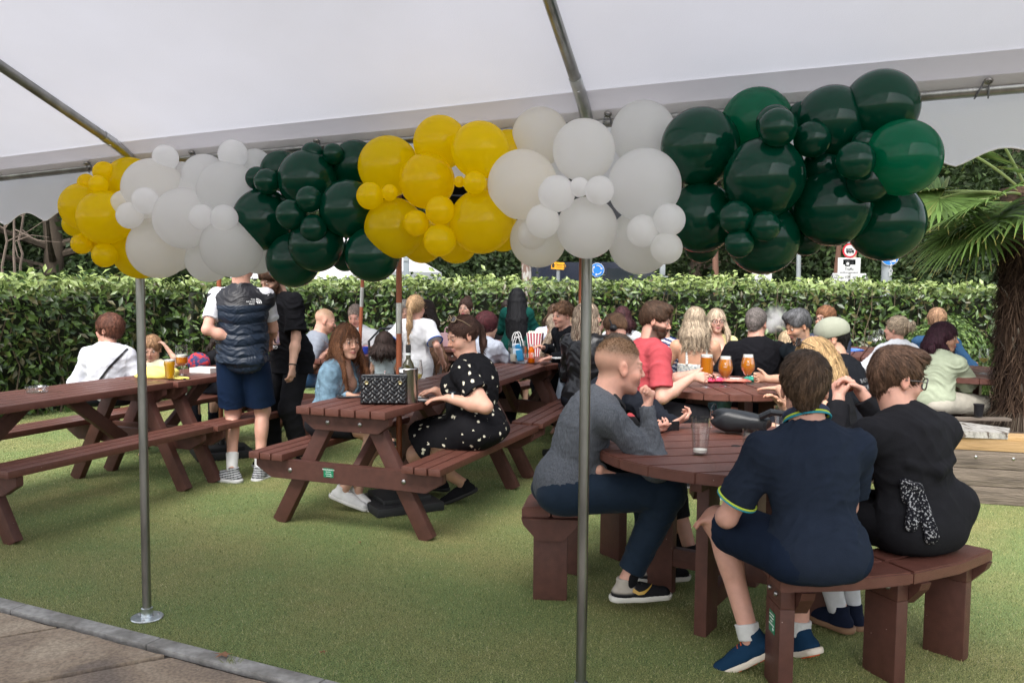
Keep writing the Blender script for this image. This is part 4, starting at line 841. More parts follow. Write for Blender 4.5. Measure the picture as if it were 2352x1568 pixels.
def curved_bench(label, cx, cy, a0, a1, legs, r0=.713, r1=.985, plaque=False):
    cx, cy = cx/KS, cy/KS
    t = thing('curved_bench', label, 'bench', (cx+math.cos(R((a0+a1)/2))*1.0, cy+math.sin(R((a0+a1)/2))*1.0, 0), 0, 'curved brown benches round the tables'); ox, oy = cx-t.location.x, cy-t.location.y
    allb = bmesh.new(); rm = (r0+r1)/2; am = (a0+a1)/2
    for (q0, q1) in ((r0, rm-.004), (rm+.004, r1)):
        for (s0, s1) in ((a0, am-.12), (am+.12, a1)):
            n = 2; pts = [(ox+math.cos(R(s0+(s1-s0)*k/n))*q1, oy+math.sin(R(s0+(s1-s0)*k/n))*q1) for k in range(n+1)]+[(ox+math.cos(R(s1+(s0-s1)*k/n))*q0, oy+math.sin(R(s1+(s0-s1)*k/n))*q0) for k in range(n+1)]
            bm = bev_prism(pts, .402, .45, '', None, None); tmp = bpy.data.meshes.new('t'); bm.to_mesh(tmp); bm.free(); allb.from_mesh(tmp); bpy.data.meshes.remove(tmp)
    me = bpy.data.meshes.new('seat'); allb.to_mesh(me); allb.free(); me.polygons.foreach_set('use_smooth', [True]*len(me.polygons)); me.set_sharp_from_angle(angle=R(40)); link('seat', me, t, BR)
    for i, a in enumerate(legs):
        c, s = math.cos(R(a)), math.sin(R(a)); M = Matrix.Rotation(R(a), 3, 'Z'); q = rm
        lg = MB().box((ox+c*q, oy+s*q, .16), (.16, .055, .32), M, .004); lg.box((ox+c*q, oy+s*q, .361), (.16, .053, .08), M, .003); l = lg.build('leg', BRD, t)
        tt = Vector((-s, c, 0))*(.054); ga = MB(); hw = .135
        pz = [(-hw, .401), (hw, .401), (hw-.01, .372), (hw-.075, .30), (-hw+.075, .30), (-hw+.01, .372)]
        for sg in (1,):
            base = Vector((ox+c*q, oy+s*q, 0))+tt*sg; n = 6; vs = []
            for off in (-.025, .025): vs += [base+Vector((c, s, 0))*x+Vector((-s, c, 0))*off+Vector((0, 0, z)) for x, z in pz]
            ga.add(vs, [tuple(range(n)), tuple(range(n, 2*n))[::-1]]+[(k, n+k, n+(k+1) % n, (k+1) % n) for k in range(n)])
        ga.build('gusset', BRD, t, False)
        for j in (-.035, .035):
            b = Vector((ox+c*(q+j), oy+s*(q+j), .365))-Vector((-s, c, 0))*.028; MB().sphere(b, .011, 10, 6).build('bolt', BOLT, l)
            b = Vector((ox+c*(q+j), oy+s*(q+j), .365))+Vector((-s, c, 0))*.028
        if plaque and i == 0:
            b = Vector((ox+c*q, oy+s*q, .245))-Vector((-s, c, 0))*.029; sticker(t, b, .062, .078, R(a), (('THIS PRODUCT IS MADE', .0042), ('FROM RECYCLED', .0055), ('PLASTIC', .0055), ('MARMAX PRODUCTS', .0055)))
    t.location = t.location*KS; t.scale = (KS,)*3; return t
T1C = (1.12, 4.29); T2C = (1.70, 6.93); T3C = (4.30, 8.12)
round_table('round brown table in the foreground with an empty pint glass and black bag', *T1C, R(103))
round_table('round brown table in the middle holding stemmed glasses of amber beer', *T2C, R(4), .62, 8)
round_table('round brown table by the palm with one glass of white wine', *T3C, R(8), .63, 8)
curved_bench('curved brown bench under the man in the navy polo, green plaque on its leg', 1.05, 4.75, 269.5, 313.6, (271.5, 292, 310.5), 1.103, 1.375, plaque=True)
curved_bench('curved brown bench under the man in the grey sweater', *T1C, 120, 179, (175.5, 149, 124))
curved_bench('curved brown bench on the far side of the front round table', *T1C, 34, 90, (38, 62, 86))
curved_bench('curved brown bench under the man in the coral shirt', *T2C, 150, 206, (153, 178, 203)); curved_bench('curved brown bench behind the middle round table', *T2C, 62, 118, (65, 90, 115)); curved_bench('curved brown bench right of the middle round table', *T2C, -30, 26, (-27, -2, 23))
curved_bench('curved brown bench under the woman in pale trousers', *T3C, 165, 221, (168, 193, 218)); curved_bench('curved brown bench behind the table by the palm', *T3C, 70, 126, (73, 98, 123))

# ================= parasols =================
TEAK = mat('parasol_wood', (.30, .085, .035), .45, var=.18, vscale=8, stretch=(1, 1, .12)); SLEEVE = mat('parasol_sleeve', (.55, .55, .53), .35, metal=1, var=.1, vscale=20); PBLK = mat('base_black', (.018, .019, .021), .6, bump=.3, bscale=40)
CANB = mat('parasol_cloth', (.010, .010, .012), .9, translucent=.05)
def parasol(label, x, y, lean=(0, 0), ztop=2.75, sleeve=1.22, canopy=None, rad=1.25, ze=2.25):
    t = thing('parasol', label, 'parasol', (x, y, 0), 0, 'wooden pole parasols'); ax = Vector((lean[0], lean[1], 1))
    p = lambda z: Vector((ax.x*z, ax.y*z, z))
    MB().tube([p(.06), p(sleeve)], .019, 16).build('pole', TEAK, t); MB().tube([p(sleeve), p(ztop)], .019, 16).build('pole', TEAK, t); MB().tube([p(sleeve-.10), p(sleeve+.10)], .0215, 16).build('sleeve', SLEEVE, t)
    b = MB(); b.box((0, 0, .03), (.46, .46, .06), Matrix.Rotation(R(28), 3, 'Z'), .015); b.box((0, 0, .075), (.33, .33, .04), Matrix.Rotation(R(28), 3, 'Z'), .012); b.tube([(0, 0, .06), p(.30)], .028, 14); b.build('base', PBLK, t)
    if canopy:
        n = 8; mb = MB(); apex = p(ztop-.03); e = [Vector((math.cos(R(22.5+45*k))*rad, math.sin(R(22.5+45*k))*rad, ze))+Vector((ax.x*ze, ax.y*ze, 0)) for k in range(n)]; vs = [apex]+e+[v*1.0+Vector((0, 0, -.14)) for v in e]
        mb.add(vs, [(0, 1+k, 1+(k+1) % n) for k in range(n)]+[(1+k, 9+k, 9+(k+1) % n, 1+(k+1) % n) for k in range(n)]); mb.build('canopy', CANB, t, False); 
        for k in range(n): MB().beam(p(ztop-.1), e[k]+Vector((0, 0, -.02)), .022, .016).build('rib', TEAK, t)
    return t
parasol('parasol with a straight wooden pole through the centre table and a silver sleeve', -.80, 6.15, (0, 0), 2.75, 1.25, True, 1.2, 2.3)
parasol('parasol with a leaning wooden pole above the two balding men', -1.74, 9.7, (.045, 0), 2.8, 1.32, True, 1.1, 2.45)
parasol('parasol with its wooden pole behind the man in the puffer vest', -2.66, 7.91, (0, 0), 2.7, 1.1)
parasol('black parasol behind the white balloons of the centre pole', .62, 7.9, (0, 0), 2.6, 1.2, True, .42, 1.98)

# ================= things on the tables =================
CLR = glass('clear_glass', (.985, .99, .99)); BEER = mat('beer', (.90, .38, .02), .1, translucent=.6, tcol=(1, .50, .03)); FOAM = mat('beer_foam', (.85, .82, .75), .8); WINE = mat('white_wine', (.75, .68, .28), .08, translucent=.6, tcol=(.9, .85, .4))
def lathe_part(name, prof, m, par, seg=26): return MB().lathe(prof, seg).build(name, m, par)
def on(px, py, z=.81): return P(px, py, z=z)
def goblet(px, py, label, fill=.8, kind='beer', zt=.81, grp='stemmed glasses of beer', s=1.):
    c = on(px, py, zt); s *= 1 if kind == 'wine' else 1.25; t = thing('beer_glass' if kind == 'beer' else 'wine_glass', label, 'glass', c, 0, grp); 
    if kind == 'beer':
        prof = [(0, .001), (.037, .001), (.036, .004), (.008, .009), (.0065, .018), (.0075, .045), (.018, .055), (.038, .085), (.0425, .105), (.040, .13), (.032, .165), (.0305, .178), (.0295, .178), (.031, .165), (.039, .13), (.0412, .105), (.0368, .086), (.017, .057), (0, .054)]
        h0, h1 = .057, .057+.115*fill; rr = lambda z: np.interp(z, [.054, .057, .086, .105, .13, .165, .178], [.004, .016, .0362, .0405, .0382, .0302, .029])
    elif kind == 'snifter':
        prof = [(0, .001), (.033, .001), (.032, .004), (.008, .01), (.007, .05), (.02, .062), (.037, .08), (.036, .12), (.034, .19), (.033, .19), (.035, .12), (.036, .081), (.019, .064), (0, .06)]; h0, h1 = .064, .064+.12*fill; rr = lambda z: np.interp(z, [.06, .064, .081, .12, .19], [.004, .018, .0355, .0345, .0325])
    else:
        prof = [(0, .001), (.036, .001), (.034, .003), (.005, .008), (.0038, .03), (.0038, .085), (.012, .095), (.034, .115), (.041, .14), (.040, .165), (.034, .215), (.0333, .215), (.0393, .165), (.0402, .14), (.0332, .116), (.011, .097), (0, .094)]; h0, h1 = .096, .097+.035*fill; rr = lambda z: np.interp(z, [.094, .097, .116, .14, .165], [.003, .0095, .0325, .0395, .039])
    t.scale = (s, s, s); g = lathe_part('bowl', prof, CLR, t); zs = np.linspace(h0, h1, 9)
    if fill > 0:
        lq = [(0, h0)]+[(float(rr(z))-.0006, float(z)) for z in zs]+[(0, h1)]; lathe_part('drink', lq, BEER if kind != 'wine' else WINE, t)
        if kind != 'wine': z2 = h1+.014; lathe_part('froth', [(0, h1+.0003), (float(rr(h1))-.0008, h1+.0004), (float(rr(z2))-.0008, z2), (0, z2+.002)], FOAM, t)
        if kind == 'beer': add_text('Y', .02, FOAM, g, (-.012, -.0425, .135), (R(90), 0, 0)); add_text('& CO', .007, FOAM, g, (-.012, -.043, .118), (R(90), 0, 0))
    return t
def tumbler(px, py, label, r=.036, h=.15, fill=0, m=None, zt=.81, froth=True, grp='tumblers', name='pint_glass', tint=None):
    c = on(px, py, zt); t = thing(name, label, 'glass', c, 0, grp); g = tint or CLR
    lathe_part('body', [(0, .0), (r*.78, 0), (r*.80, .006), (r*.98, h*.68), (r*1.06, h*.76), (r*.99, h*.82), (r*1.02, h), (r*.97, h), (r*.945, h*.82), (r*1.0, h*.76), (r*.93, h*.68), (r*.74, .012), (0, .010)], g, t)
    if fill: lathe_part('drink', [(0, .0115), (r*.735, .0125), (r*.925, h*.68*min(1, fill/.68)), (r*.93, h*fill), (0, h*fill)], m or BEER, t)
    if fill and froth: lathe_part('froth', [(0, h*fill+.0005), (r*.925, h*fill+.0006), (r*.93, h*fill+.011), (0, h*fill+.012)], FOAM, t)
    if not fill: lathe_part('residue', [(0, .0115), (r*.735, .013), (r*.75, .024), (r*.5, .016), (0, .014)], FOAM, t)
    return t
tumbler((2100+1497/2.138)*.5742, (1550+572/2.138)*.5742, 'tall empty pint glass in the middle of the front round table', .041, .165, grp='empty glasses on the front round table')
tumbler(1795, 988, 'empty tumbler rim showing behind the navy polo shoulder', .040, .125, grp='empty glasses on the front round table')
tumbler(1722, 1045, 'small empty tumbler beside the navy polo sleeve', .034, .115, grp='empty glasses on the front round table')
tumbler(390, 872, 'full plastic pint of golden beer beside the yellow bag', .040, .16, .86, mat('lager', (.95, .60, .01), .1, translucent=.65, tcol=(1, .72, .02)), grp='pints of beer')
goblet(418, 862, 'stemmed glass half full of brown beer on the left table', .42, 'snifter', grp='glasses of beer')
goblet(1622, 890, 'tall stemmed beer glass held by the man in coral', .92, 'snifter', grp='glasses of beer')
goblet(1665, 888, 'round stemmed glass of amber beer standing beside the crisp packet', .9, 'beer')
goblet(1717, 882, 'round stemmed glass of amber beer gripped by a hand', .9, 'beer')
goblet(955, 912, 'wine glass with white wine beside the steel cooler', 1, 'wine', grp='wine glasses', s=1.12)
goblet(2258, 858, 'wine glass with white wine on the table by the palm', 1, 'wine', grp='wine glasses')
goblet(1996, 808, 'small stemmed glass of pale wine on the far right table', 1, 'wine', grp='wine glasses', s=.85); goblet(2010, 806, 'large empty wine glass beside the pale wine', 0, 'wine', grp='wine glasses', s=1.1); goblet(2021, 800, 'second empty wine glass at the back of the far right table', 0, 'wine', grp='wine glasses', s=1.05)
tumbler(1943, 795, 'short beer glass with froth behind the man in the cap', .034, .10, .75, mat('dark_beer', (.25, .10, .03), .2), grp='pints of beer')
# ashtray
c = on(85, 901); t = thing('ashtray', 'round clear glass ashtray on the long left table', 'ashtray', c); MB().lathe([(0, 0), (.062, 0), (.068, .008), (.066, .038), (.060, .040), (.052, .030), (.046, .010), (0, .009)], 28).build('bowl', CLR, t)
for k in range(4): a = k*1.57+.4; MB().sphere((math.cos(a)*.063, math.sin(a)*.063, .036), .007, 8, 6).build('rest', CLR, t)
MB().tube([(.01, .01, .014), (.035, .0, .014)], .004, 8).build('cigarette_end', mat('filter', (.6, .35, .2), .8), t)
# yellow cloth bag, phone and tray on the second table
def lump(name, c, sz, m, parent, seed, amp=.25, res=26, flat=True, rz=0.):
    rr = random.Random(seed); ph = [(rr.uniform(2, 7), rr.uniform(2, 7), rr.uniform(0, 6)) for _ in range(7)]; mb = MB(); vs, fs = _sph((0, 0, 0), 1, res, res//2, (1, 1, 1)); out = []
    for x, y, z in vs:
        k = 1+amp*sum(math.sin(a*x+b*y+q+z*a) for a, b, q in ph)/3; x, y, z = x*k*sz[0], y*k*sz[1], z*k*sz[2]
        if flat: z = max(z, -sz[2]*.35)+sz[2]*.35
        out.append((x, y, z))
    mb.add(out, fs); o = mb.build(name, m, parent, 2); o.location = c; o.rotation_euler = (0, 0, rz); return o
c = on(365, 866); t = thing('cloth_bag', 'pale yellow cloth bag with small print lying beside the pint', 'bag', c, TA); YB = mat('yellow_cloth', (.78, .66, .17), .85, var=.1, vscale=20); lump('body', (0, 0, 0), (.17, .11, .065), YB, t, 3, .28)
MB().tube([(.12, -.05, .02), (.19, -.09, .012), (.27, -.07, .01), (.30, -.02, .01), (.2, -.03, .015)], .007, 7).build('strap', YB, t)
for k, (cc, x) in enumerate((((.6, .05, .04), .04), ((.1, .4, .1), .07))): MB().sphere((x, -.045, .058), .012, 8, 6, (1, 1, .4)).build('print', mat('bag_print_%d' % k, cc, .8), t)
def phone(px, py, label, z=.81, rz=.3, case=False, grp='phones on the tables'):
    c = on(px, py, z); t = thing('phone', label, 'phone', c, rz, grp); MB().box((0, 0, .0045), (.145, .072, .009), None, .004).build('body', mat('phone_black', (.012, .012, .014), .25), t); MB().box((0, 0, .0098), (.136, .064, .0012), None, 0).build('screen', mat('phone_screen', (.01, .012, .015), .06, spec=.8), t)
    if case: MB().tube([(-.078, -.035, .006), (-.078, .035, .006), (.078, .035, .006), (.078, -.035, .006)], .006, 6, closed=True).build('case', mat('phone_case', (.03, .03, .035), .6), t)
    return t
phone(803, 912, 'black phone in a folio case lying before the denim jacket girl', case=True); phone(958, 915, 'black phone under the hands of the floral dress woman'); phone(968, 921, 'second black phone at the table edge below the watch', rz=.1, case=True)
phone(412, 870, 'blue grey phone on the left table beside the stemmed beer', rz=-.3)
c = on(470, 855); t = thing('food_tray', 'white card food tray on the table behind the puffer vest man', 'food tray', c, -.3); bx = MB()
for s_ in (((0, -.06, .02), (.19, .003, .04)), ((0, .06, .02), (.19, .003, .04)), ((-.095, 0, .02), (.003, .12, .04)), ((.095, 0, .02), (.003, .12, .04)), ((0, 0, .002), (.19, .12, .003))): bx.box(s_[0], s_[1])
bx.build('tray', mat('white_card', (.78, .77, .74), .8), t)
# handbag: quilted weave
def handbag():
    c = on((1100+845/1.96)*.5742, (1000+1215/1.96)*.5742); t = thing('handbag', 'black quilted leather handbag standing on the centre table', 'handbag', c+Vector((0, .06, 0)), R(3)); m = mat('quilted_leather', (.010, .011, .013), .30, spec=.6, bump=.1, bscale=200)
    w, h, d = .285, .175, .085; nx, nz = 150, 92; V = []; 
    def wave(x, z):
        u = (x+z)*38; v = (x-z)*38; a = math.floor(u/2)+math.floor(v/2)
        fu, fv = u % 2/2, v % 2/2
        if int(a) % 2 == 0: p = abs(math.sin(math.pi*fu*1))**.45*abs(math.sin(math.pi*fv*2))**.5
        else: p = abs(math.sin(math.pi*fv))**.45*abs(math.sin(math.pi*fu*2))**.5
        return p*.009
    for side in (-1, 1):
        for j in range(nz+1):
            for i in range(nx+1):
                x = -w/2+w*i/nx; z = h*j/nz; e = min(1, min(i, nx-i)/9)**.5*min(1, min(j, nz-j)/7)**.5; V.append((x*(1-.03*(z/h)), side*(d/2*(.25+.75*e)*(1-.25*z/h)+wave(x, z)*e), z))
    F = []; n = (nx+1)*(nz+1)
    for j in range(nz):
        for i in range(nx): a = j*(nx+1)+i; F += [(a, a+1, a+nx+2, a+nx+1), (n+a, n+a+nx+1, n+a+nx+2, n+a+1)]
    for i in range(nx): F += [(i+1, i, n+i, n+i+1), (nz*(nx+1)+i, nz*(nx+1)+i+1, n+nz*(nx+1)+i+1, n+nz*(nx+1)+i)]
    for j in range(nz): a = j*(nx+1); F += [(a, a+nx+1, n+a+nx+1, n+a), (a+nx, n+a+nx, n+a+2*nx+1, a+2*nx+1)]
    MB().add(V, F).build('body', m, t, 2)
    for x in (-.10, .10): e = MB().lathe([(.006, -.002), (.011, 0), (.0125, .003), (.0095, .006), (.0065, .004)], 18, (x, -.048, .135), Matrix.Rotation(R(90), 3, 'X')).build('ring_stud', mat('old_gold', (.45, .38, .2), .3, metal=1), t)
    MB().tube([(-.13, 0, h-.002), (0, 0, h+.002), (.13, 0, h-.002)], .006, 8).build('top_piping', m, t); return t
handbag()
def cooler():
    c = on(916, 925+4)+Vector((.05, .10, 0)); t = thing('wine_cooler', 'brushed steel wine cooler behind the handbag', 'wine cooler', c); MB().lathe([(0, 0), (.056, 0), (.059, .004), (.059, .205), (.062, .21), (.060, .214), (.055, .212), (.055, .01), (0, .008)], 36).build('body', mat('brushed_steel', (.50, .50, .50), .3, metal=1, var=.06, vscale=60, stretch=(1, 1, .05)), t)
    b = thing('wine_bottle', 'dark green wine bottle with black screw cap standing in the cooler', 'bottle', c+Vector((0, 0, .0))); G = mat('bottle_glass', (.045, .04, .008), .05, spec=.8, trans=.3)
    MB().lathe([(0, .01), (.038, .012), (.038, .205), (.034, .235), (.018, .262), (.0145, .275), (.0143, .30), (0, .30)], 30).build('body', G, b); MB().lathe([(.0152, .292), (.0155, .312), (0, .312)], 24).build('neck_label', mat('label_paper', (.62, .66, .64), .6), b)
    cp = MB().lathe([(.0160, .307), (.0162, .352), (.0150, .356), (0, .356)], 24).build('screw_cap', mat('cap_black', (.012, .012, .013), .3), b)
    wl_ = MB().box((-.035, -.061, .20), (.022, .004, .018), None, 0).build('price_tag', mat('white_card'), t)
cooler()
tumbler(877, 903, 'short tumbler of iced drink with a red striped straw behind the handbag', .04, .105, .8, mat('ice_drink', (.62, .62, .62), .2, translucent=.6), froth=False, grp='tumblers'); 
c = on(877, 903); t = bpy.data.objects['pint_glass.004'] if 'pint_glass.004' in bpy.data.objects else None
def straw(parent, z0, z1, lean, r=.003):
    mb = MB(); mb.tube([(0, 0, z0), (lean, 0, z1)], r, 8); s = mb.build('straw', mat('straw_white', (.8, .78, .75), .5), parent); mb = MB(); n = 60; mb.tube([(lean*i/n+(r*1.05)*math.cos(i*.75), (r*1.05)*math.sin(i*.75), z0+(z1-z0)*i/n) for i in range(n+1)], r*.5, 4); mb.build('stripe', mat('straw_red', (.6, .02, .04), .5), s)
for o in list(bpy.data.objects):
    if o.get('label', '').startswith('short tumbler of iced'): straw(o, .02, .15, .022)
# black leather pouch bag on the front round table
def leather_bag():
    c = on(1690, 1000); t = thing('leather_bag', 'soft black leather bag lying on the front round table', 'bag', c+Vector((.04, .05, .0)), R(-24)); m = mat('soft_leather', (.012, .014, .017), .40, var=.1, vscale=6, bump=.25, bscale=28)
    mb = MB(); n = 22; sec = []; N_ = 28
    for i in range(n+1):
        q = i/n; x = -.14+.27*q; s = (math.sin(min(1, q*3.0+.02)*math.pi/2))**.45*(1-.35*q); 
        for k in range(N_):
            a = 2*math.pi*k/N_; y = math.cos(a); z = math.sin(a); sg = abs(y)**.75*(1 if y > 0 else -1); sz = abs(z)**.75*(1 if z > 0 else -1)
            sec.append((x+.012*math.sin(a*3+q*8), sg*.075*s, .072*(1-.2*q)*s*sz*(1+.05*math.sin(7*q+a*2))+.068*(1-.15*q)))
    fs = [(i*N_+k, i*N_+(k+1) % N_, (i+1)*N_+(k+1) % N_, (i+1)*N_+k) for i in range(n) for k in range(N_)]+[tuple(range(N_))[::-1], tuple(range(n*N_, n*N_+N_))]
    mb.add(sec, fs); mb.build('body', m, t, 2)
    for x, y, z in ((-.139, -.045, .115), (-.139, -.04, .03)): MB().sphere((x, y, z), .005, 8, 6).build('stud', mat('bolt_steel'), t)
    MB().tube([(.10, -.05, .10), (.15, -.07, .13), (.22, -.03, .12), (.26, .03, .06)], .016, 8).build('strap', m, t); MB().tube([(-.137, -.066, .07), (-.137, -.055, .13), (-.137, .0, .142), (-.137, .055, .13), (-.137, .066, .07)], .0025, 5).build('piping', m, t)
leather_bag()
# crisp packets
def packet(px, py, label, col, rz, sz=(.09, .06, .016), print_=(.8, .75, .7)):
    c = on(px, py); t = thing('crisp_packet', label, 'crisp packet', c, rz, 'crisp packets'); m = mat('foil_'+label.split()[0], col, .28, spec=.6, var=.2, vscale=30, bump=.5, bscale=45); nx, ny = 24, 16; rr = random.Random(int(px)); mb = MB(); V = []
    for side in (1, -1):
        for j in range(ny+1):
            for i in range(nx+1):
                u, v = i/nx*2-1, j/ny*2-1; e = max(0, (1-u**4))*max(0, (1-v**6)); V.append((u*sz[0], v*sz[1]*(1+.06*math.sin(9*u)), .018+side*sz[2]*e*(1+.35*math.sin(u*8+v*3)+.2*math.sin(v*11-u*4))))
    n = (nx+1)*(ny+1); F = []
    for j in range(ny):
        for i in range(nx): a = j*(nx+1)+i; F += [(a, a+1, a+nx+2, a+nx+1), (n+a, n+a+nx+1, n+a+nx+2, n+a+1)]
    mb.add(V, F); mb.build('packet', m, t, 2); MB().box((.0, -sz[1]*.15, .018+sz[2]*1.35), (sz[0]*.8, sz[1]*.5, .003), Matrix.Rotation(.15, 3, 'X')).build('printed_panel', mat('foil_print', print_, .5), t); return t
packet(1640, 878, 'pink crisp packet between the two beer glasses', (.72, .05, .12), R(12)); packet(1690, 879, 'orange pink crisp packet in the middle of the round table', (.85, .22, .16), R(-6), (.11, .055, .012)); packet(1735, 876, 'green crisp packet in front of the spread hand', (.01, .33, .22), R(4), (.085, .05, .018))
# popcorn box, gift bags, orange bottle, chips on the far table
def popcorn():
    c = on(1230, 822)+Vector((-.0, .22, 0)); t = thing('popcorn_box', 'red and white striped popcorn box on the far table', 'popcorn box', c, R(-12)); W_ = mat('carton_white', (.80, .77, .74), .6); Rr = mat('carton_red', (.40, .02, .06), .6); a, b, h = .052, .078, .235; mb = MB(); mb.add([(-a, -a*.8, 0), (a, -a*.8, 0), (a, a*.8, 0), (-a, a*.8, 0), (-b, -b*.8, h), (b, -b*.8, h), (b, b*.8, h), (-b, b*.8, h)], [(0, 1, 5, 4), (1, 2, 6, 5), (2, 3, 7, 6), (3, 0, 4, 7), (0, 3, 2, 1)]); bd = mb.build('carton', W_, t, False)
    for k in range(5):
        f0, f1 = (-.9+.4*k), (-.9+.4*k+.2); mb = MB(); mb.add([(a*f0, -a*.8-.001, 0), (a*f1, -a*.8-.001, 0), (b*f1, -b*.8-.001, h), (b*f0, -b*.8-.001, h)], [(0, 1, 2, 3)]); mb.add([(a+.001, a*.8*f0, 0), (a+.001, a*.8*f1, 0), (b+.001, b*.8*f1, h), (b+.001, b*.8*f0, h)], [(0, 1, 2, 3)]); mb.build('stripe', Rr, bd, False)
    mb = MB(); rr = random.Random(3)
    for k in range(60): mb.sphere((rr.uniform(-b*.85, b*.85), rr.uniform(-b*.7, b*.7), h-.012+rr.uniform(0, .02)), .011, 7, 5, (1, rr.uniform(.7, 1.2), .9))
    tag(mb.build('popcorn', mat('popcorn', (.80, .74, .60), .8), t), None, kind='stuff')
popcorn()
def giftbag(px, py, label, dy=0):
    c = on(px, py)+Vector((0, dy, 0)); t = thing('gift_bag', label, 'gift bag', c, R(-15), 'clear gift bags of sweets'); F = glass('clear_film', (.90, .94, .97), .05); mb = MB(); w, d, h = .075, .045, .16
    for s_ in (((0, -d, h/2), (2*w, .001, h)), ((0, d, h/2), (2*w, .001, h)), ((-w, 0, h/2), (.001, 2*d, h)), ((w, 0, h/2), (.001, 2*d, h)), ((0, 0, .001), (2*w, 2*d, .001))): mb.box(*s_)
    mb.build('bag', F, t, False)
    for k, (x, z, sx, sz, cc) in enumerate(((.025, .075, .03, .05, (.02, .35, .62)), (-.04, .05, .025, .035, (.7, .55, .4)), (-.01, .10, .035, .03, (.75, .75, .78)), (.02, .02, .06, .018, (.7, .7, .72)), (-.045, .025, .02, .02, (.5, .1, .15)))): MB().box((x, -.015+.01*k, z), (sx*2, .03, sz*2), Matrix.Rotation(.12*k-.2, 3, 'Y'), .006).build('sweet_packet', mat('sweets_%d' % k, cc, .4), t)
    for y in (-d, d): MB().tube([(.038*math.cos(R(180-18*k)), y, h+.085*math.sin(R(180-18*k))) for k in range(11)], .004, 7).build('handle', mat('handle_clear', (.72, .72, .72), .3), t)
giftbag(1189, 834, 'clear gift bag of sweets with looped handles, beside the grey hoodie sleeve'); giftbag(1283, 833, 'clear gift bag with a blue packet, in front of the boy in the track jacket', .03); giftbag(1187, 822, 'clear gift bag standing behind the other one near the green dress', .16)
c = on(1225, 833)+Vector((-.02, 0, 0)); t = thing('drink_bottle', 'small plastic bottle of bright orange drink beside the popcorn box', 'bottle', c); MB().lathe([(0, 0), (.028, 0), (.031, .005), (.030, .10), (.026, .125), (.013, .145), (.012, .155), (0, .155)], 24).build('body', mat('orange_drink', (.95, .23, .005), .12, translucent=.4), t); MB().lathe([(.0315, .045), (.0318, .095), (.0313, .096)], 24).build('label_band', mat('band_print', (.80, .17, .10), .5, col2=(.85, .7, .6), c2scale=50, c2lo=.5, c2hi=.56), t); MB().lathe([(0, .17), (.0145, .17), (.0145, .152), (0, .152)], 18).build('cap', mat('cap_white', (.7, .65, .62), .5), t)
c = on(1330, 820)+Vector((0, 0, 0)); t = thing('chip_tray', 'open tray of golden chips in front of the boy', 'food tray', c, -.2); MB().box((0, 0, .008), (.19, .13, .015), None, .004).build('tray', mat('white_card'), t); mb = MB(); rr = random.Random(5)
for k in range(26): a = rr.uniform(0, 3.1); p = Vector((rr.uniform(-.06, .06), rr.uniform(-.04, .04), .02+rr.uniform(0, .022))); dv = Vector((math.cos(a)*.025, math.sin(a)*.025, rr.uniform(-.006, .006))); mb.beam(p-dv, p+dv, .010, .010, ch=.001)
tag(mb.build('chips', mat('chip_gold', (.80, .45, .09), .7), t), None, kind='stuff')
c = on(1012, 781); t = thing('pink_handbag', 'small pale pink handbag with a handle on the far table', 'handbag', Vector((-.76, 10.6, .81)), -.1); MB().box((0, 0, .08), (.24, .10, .16), None, .02).build('body', mat('pink_leather', (.68, .42, .44), .5), t); MB().tube([(-.06, 0, .15), (-.05, 0, .21), (0, 0, .235), (.05, 0, .21), (.06, 0, .15)], .008, 8).build('handle', mat('pink_leather'), t)
c = on(842, 812); t = thing('snack_bucket', 'blue and red snack tub on the table of the two balding men', 'snack tub', c+Vector((-.03, 0, 0)), .1); MB().lathe([(0, 0), (.05, 0), (.065, .07), (.062, .07), (.048, .004), (0, .004)], 22).build('body', mat('tub_blue', (.02, .05, .35), .5), t); MB().box((-.04, 0, .085), (.03, .02, .13), Matrix.Rotation(-.3, 3, 'Y'), .004).build('carton', mat('tub_red', (.65, .05, .05), .5), t)
c = on(1965, 806); t = thing('blue_napkin', 'crumpled blue and white packet on the far right table', 'packet', c); lump('packet', (0, 0, 0), (.09, .05, .022), mat('blue_paper', (.08, .20, .62), .6), t, 9, .3, 16)
c = on(1638, 836); t = thing('paper_napkins', 'heap of white paper napkins behind the floral strap top', 'napkins', Vector((2.3, 9.1, .81))); lump('heap', (0, 0, 0), (.13, .09, .07), mat('white_paper', (.78, .79, .82), .8), t, 11, .4, 18)
# denim jacket hanging under the middle round table
c = P(1630, 925, d=7.35); t = thing('denim_jacket', 'light blue denim jacket hanging below the middle round table', 'jacket', c); lump('cloth', (0, 0, 0), (.11, .07, .14), mat('denim_light', (.16, .27, .42), .9, var=.25, vscale=18), t, 21, .3, 24, False); lump('sleeve', (.10, -.02, .02), (.07, .05, .10), mat('teal_cloth', (.22, .45, .50), .9), t, 5, .3, 18, False)
# stroller behind the centre table
def stroller():
    c = Vector((-1.22, 9.0, 0)); t = thing('stroller', 'black pushchair seat beside the toddler', 'pushchair', c, R(15)); m = mat('stroller_cloth', (.012, .013, .016), .85); lump('seat', (0, 0, .62), (.20, .14, .26), m, t, 8, .12, 22, False); MB().tube([(-.2, .05, .30), (-.22, .22, .9), (-.1, .27, 1.02), (.1, .27, 1.02), (.22, .22, .9), (.2, .05, .30)], .012, 8).build('handle', m, t)
    for x in (-.2, .2):
        MB().tube([(x, .05, .75), (x, -.25, .12)], .011, 8).build('frame_leg', m, t); MB().tube([(x, -.1, .6), (x, .28, .12)], .011, 8).build('frame_leg', m, t)
        for y in (-.27, .29): MB().lathe([(0, -.018), (.085, -.018), (.095, 0), (.085, .018), (0, .018)], 18, (x*1.1, y, .095), Matrix.Rotation(R(90), 3, 'Y')).build('wheel', PBLK, t)
stroller()

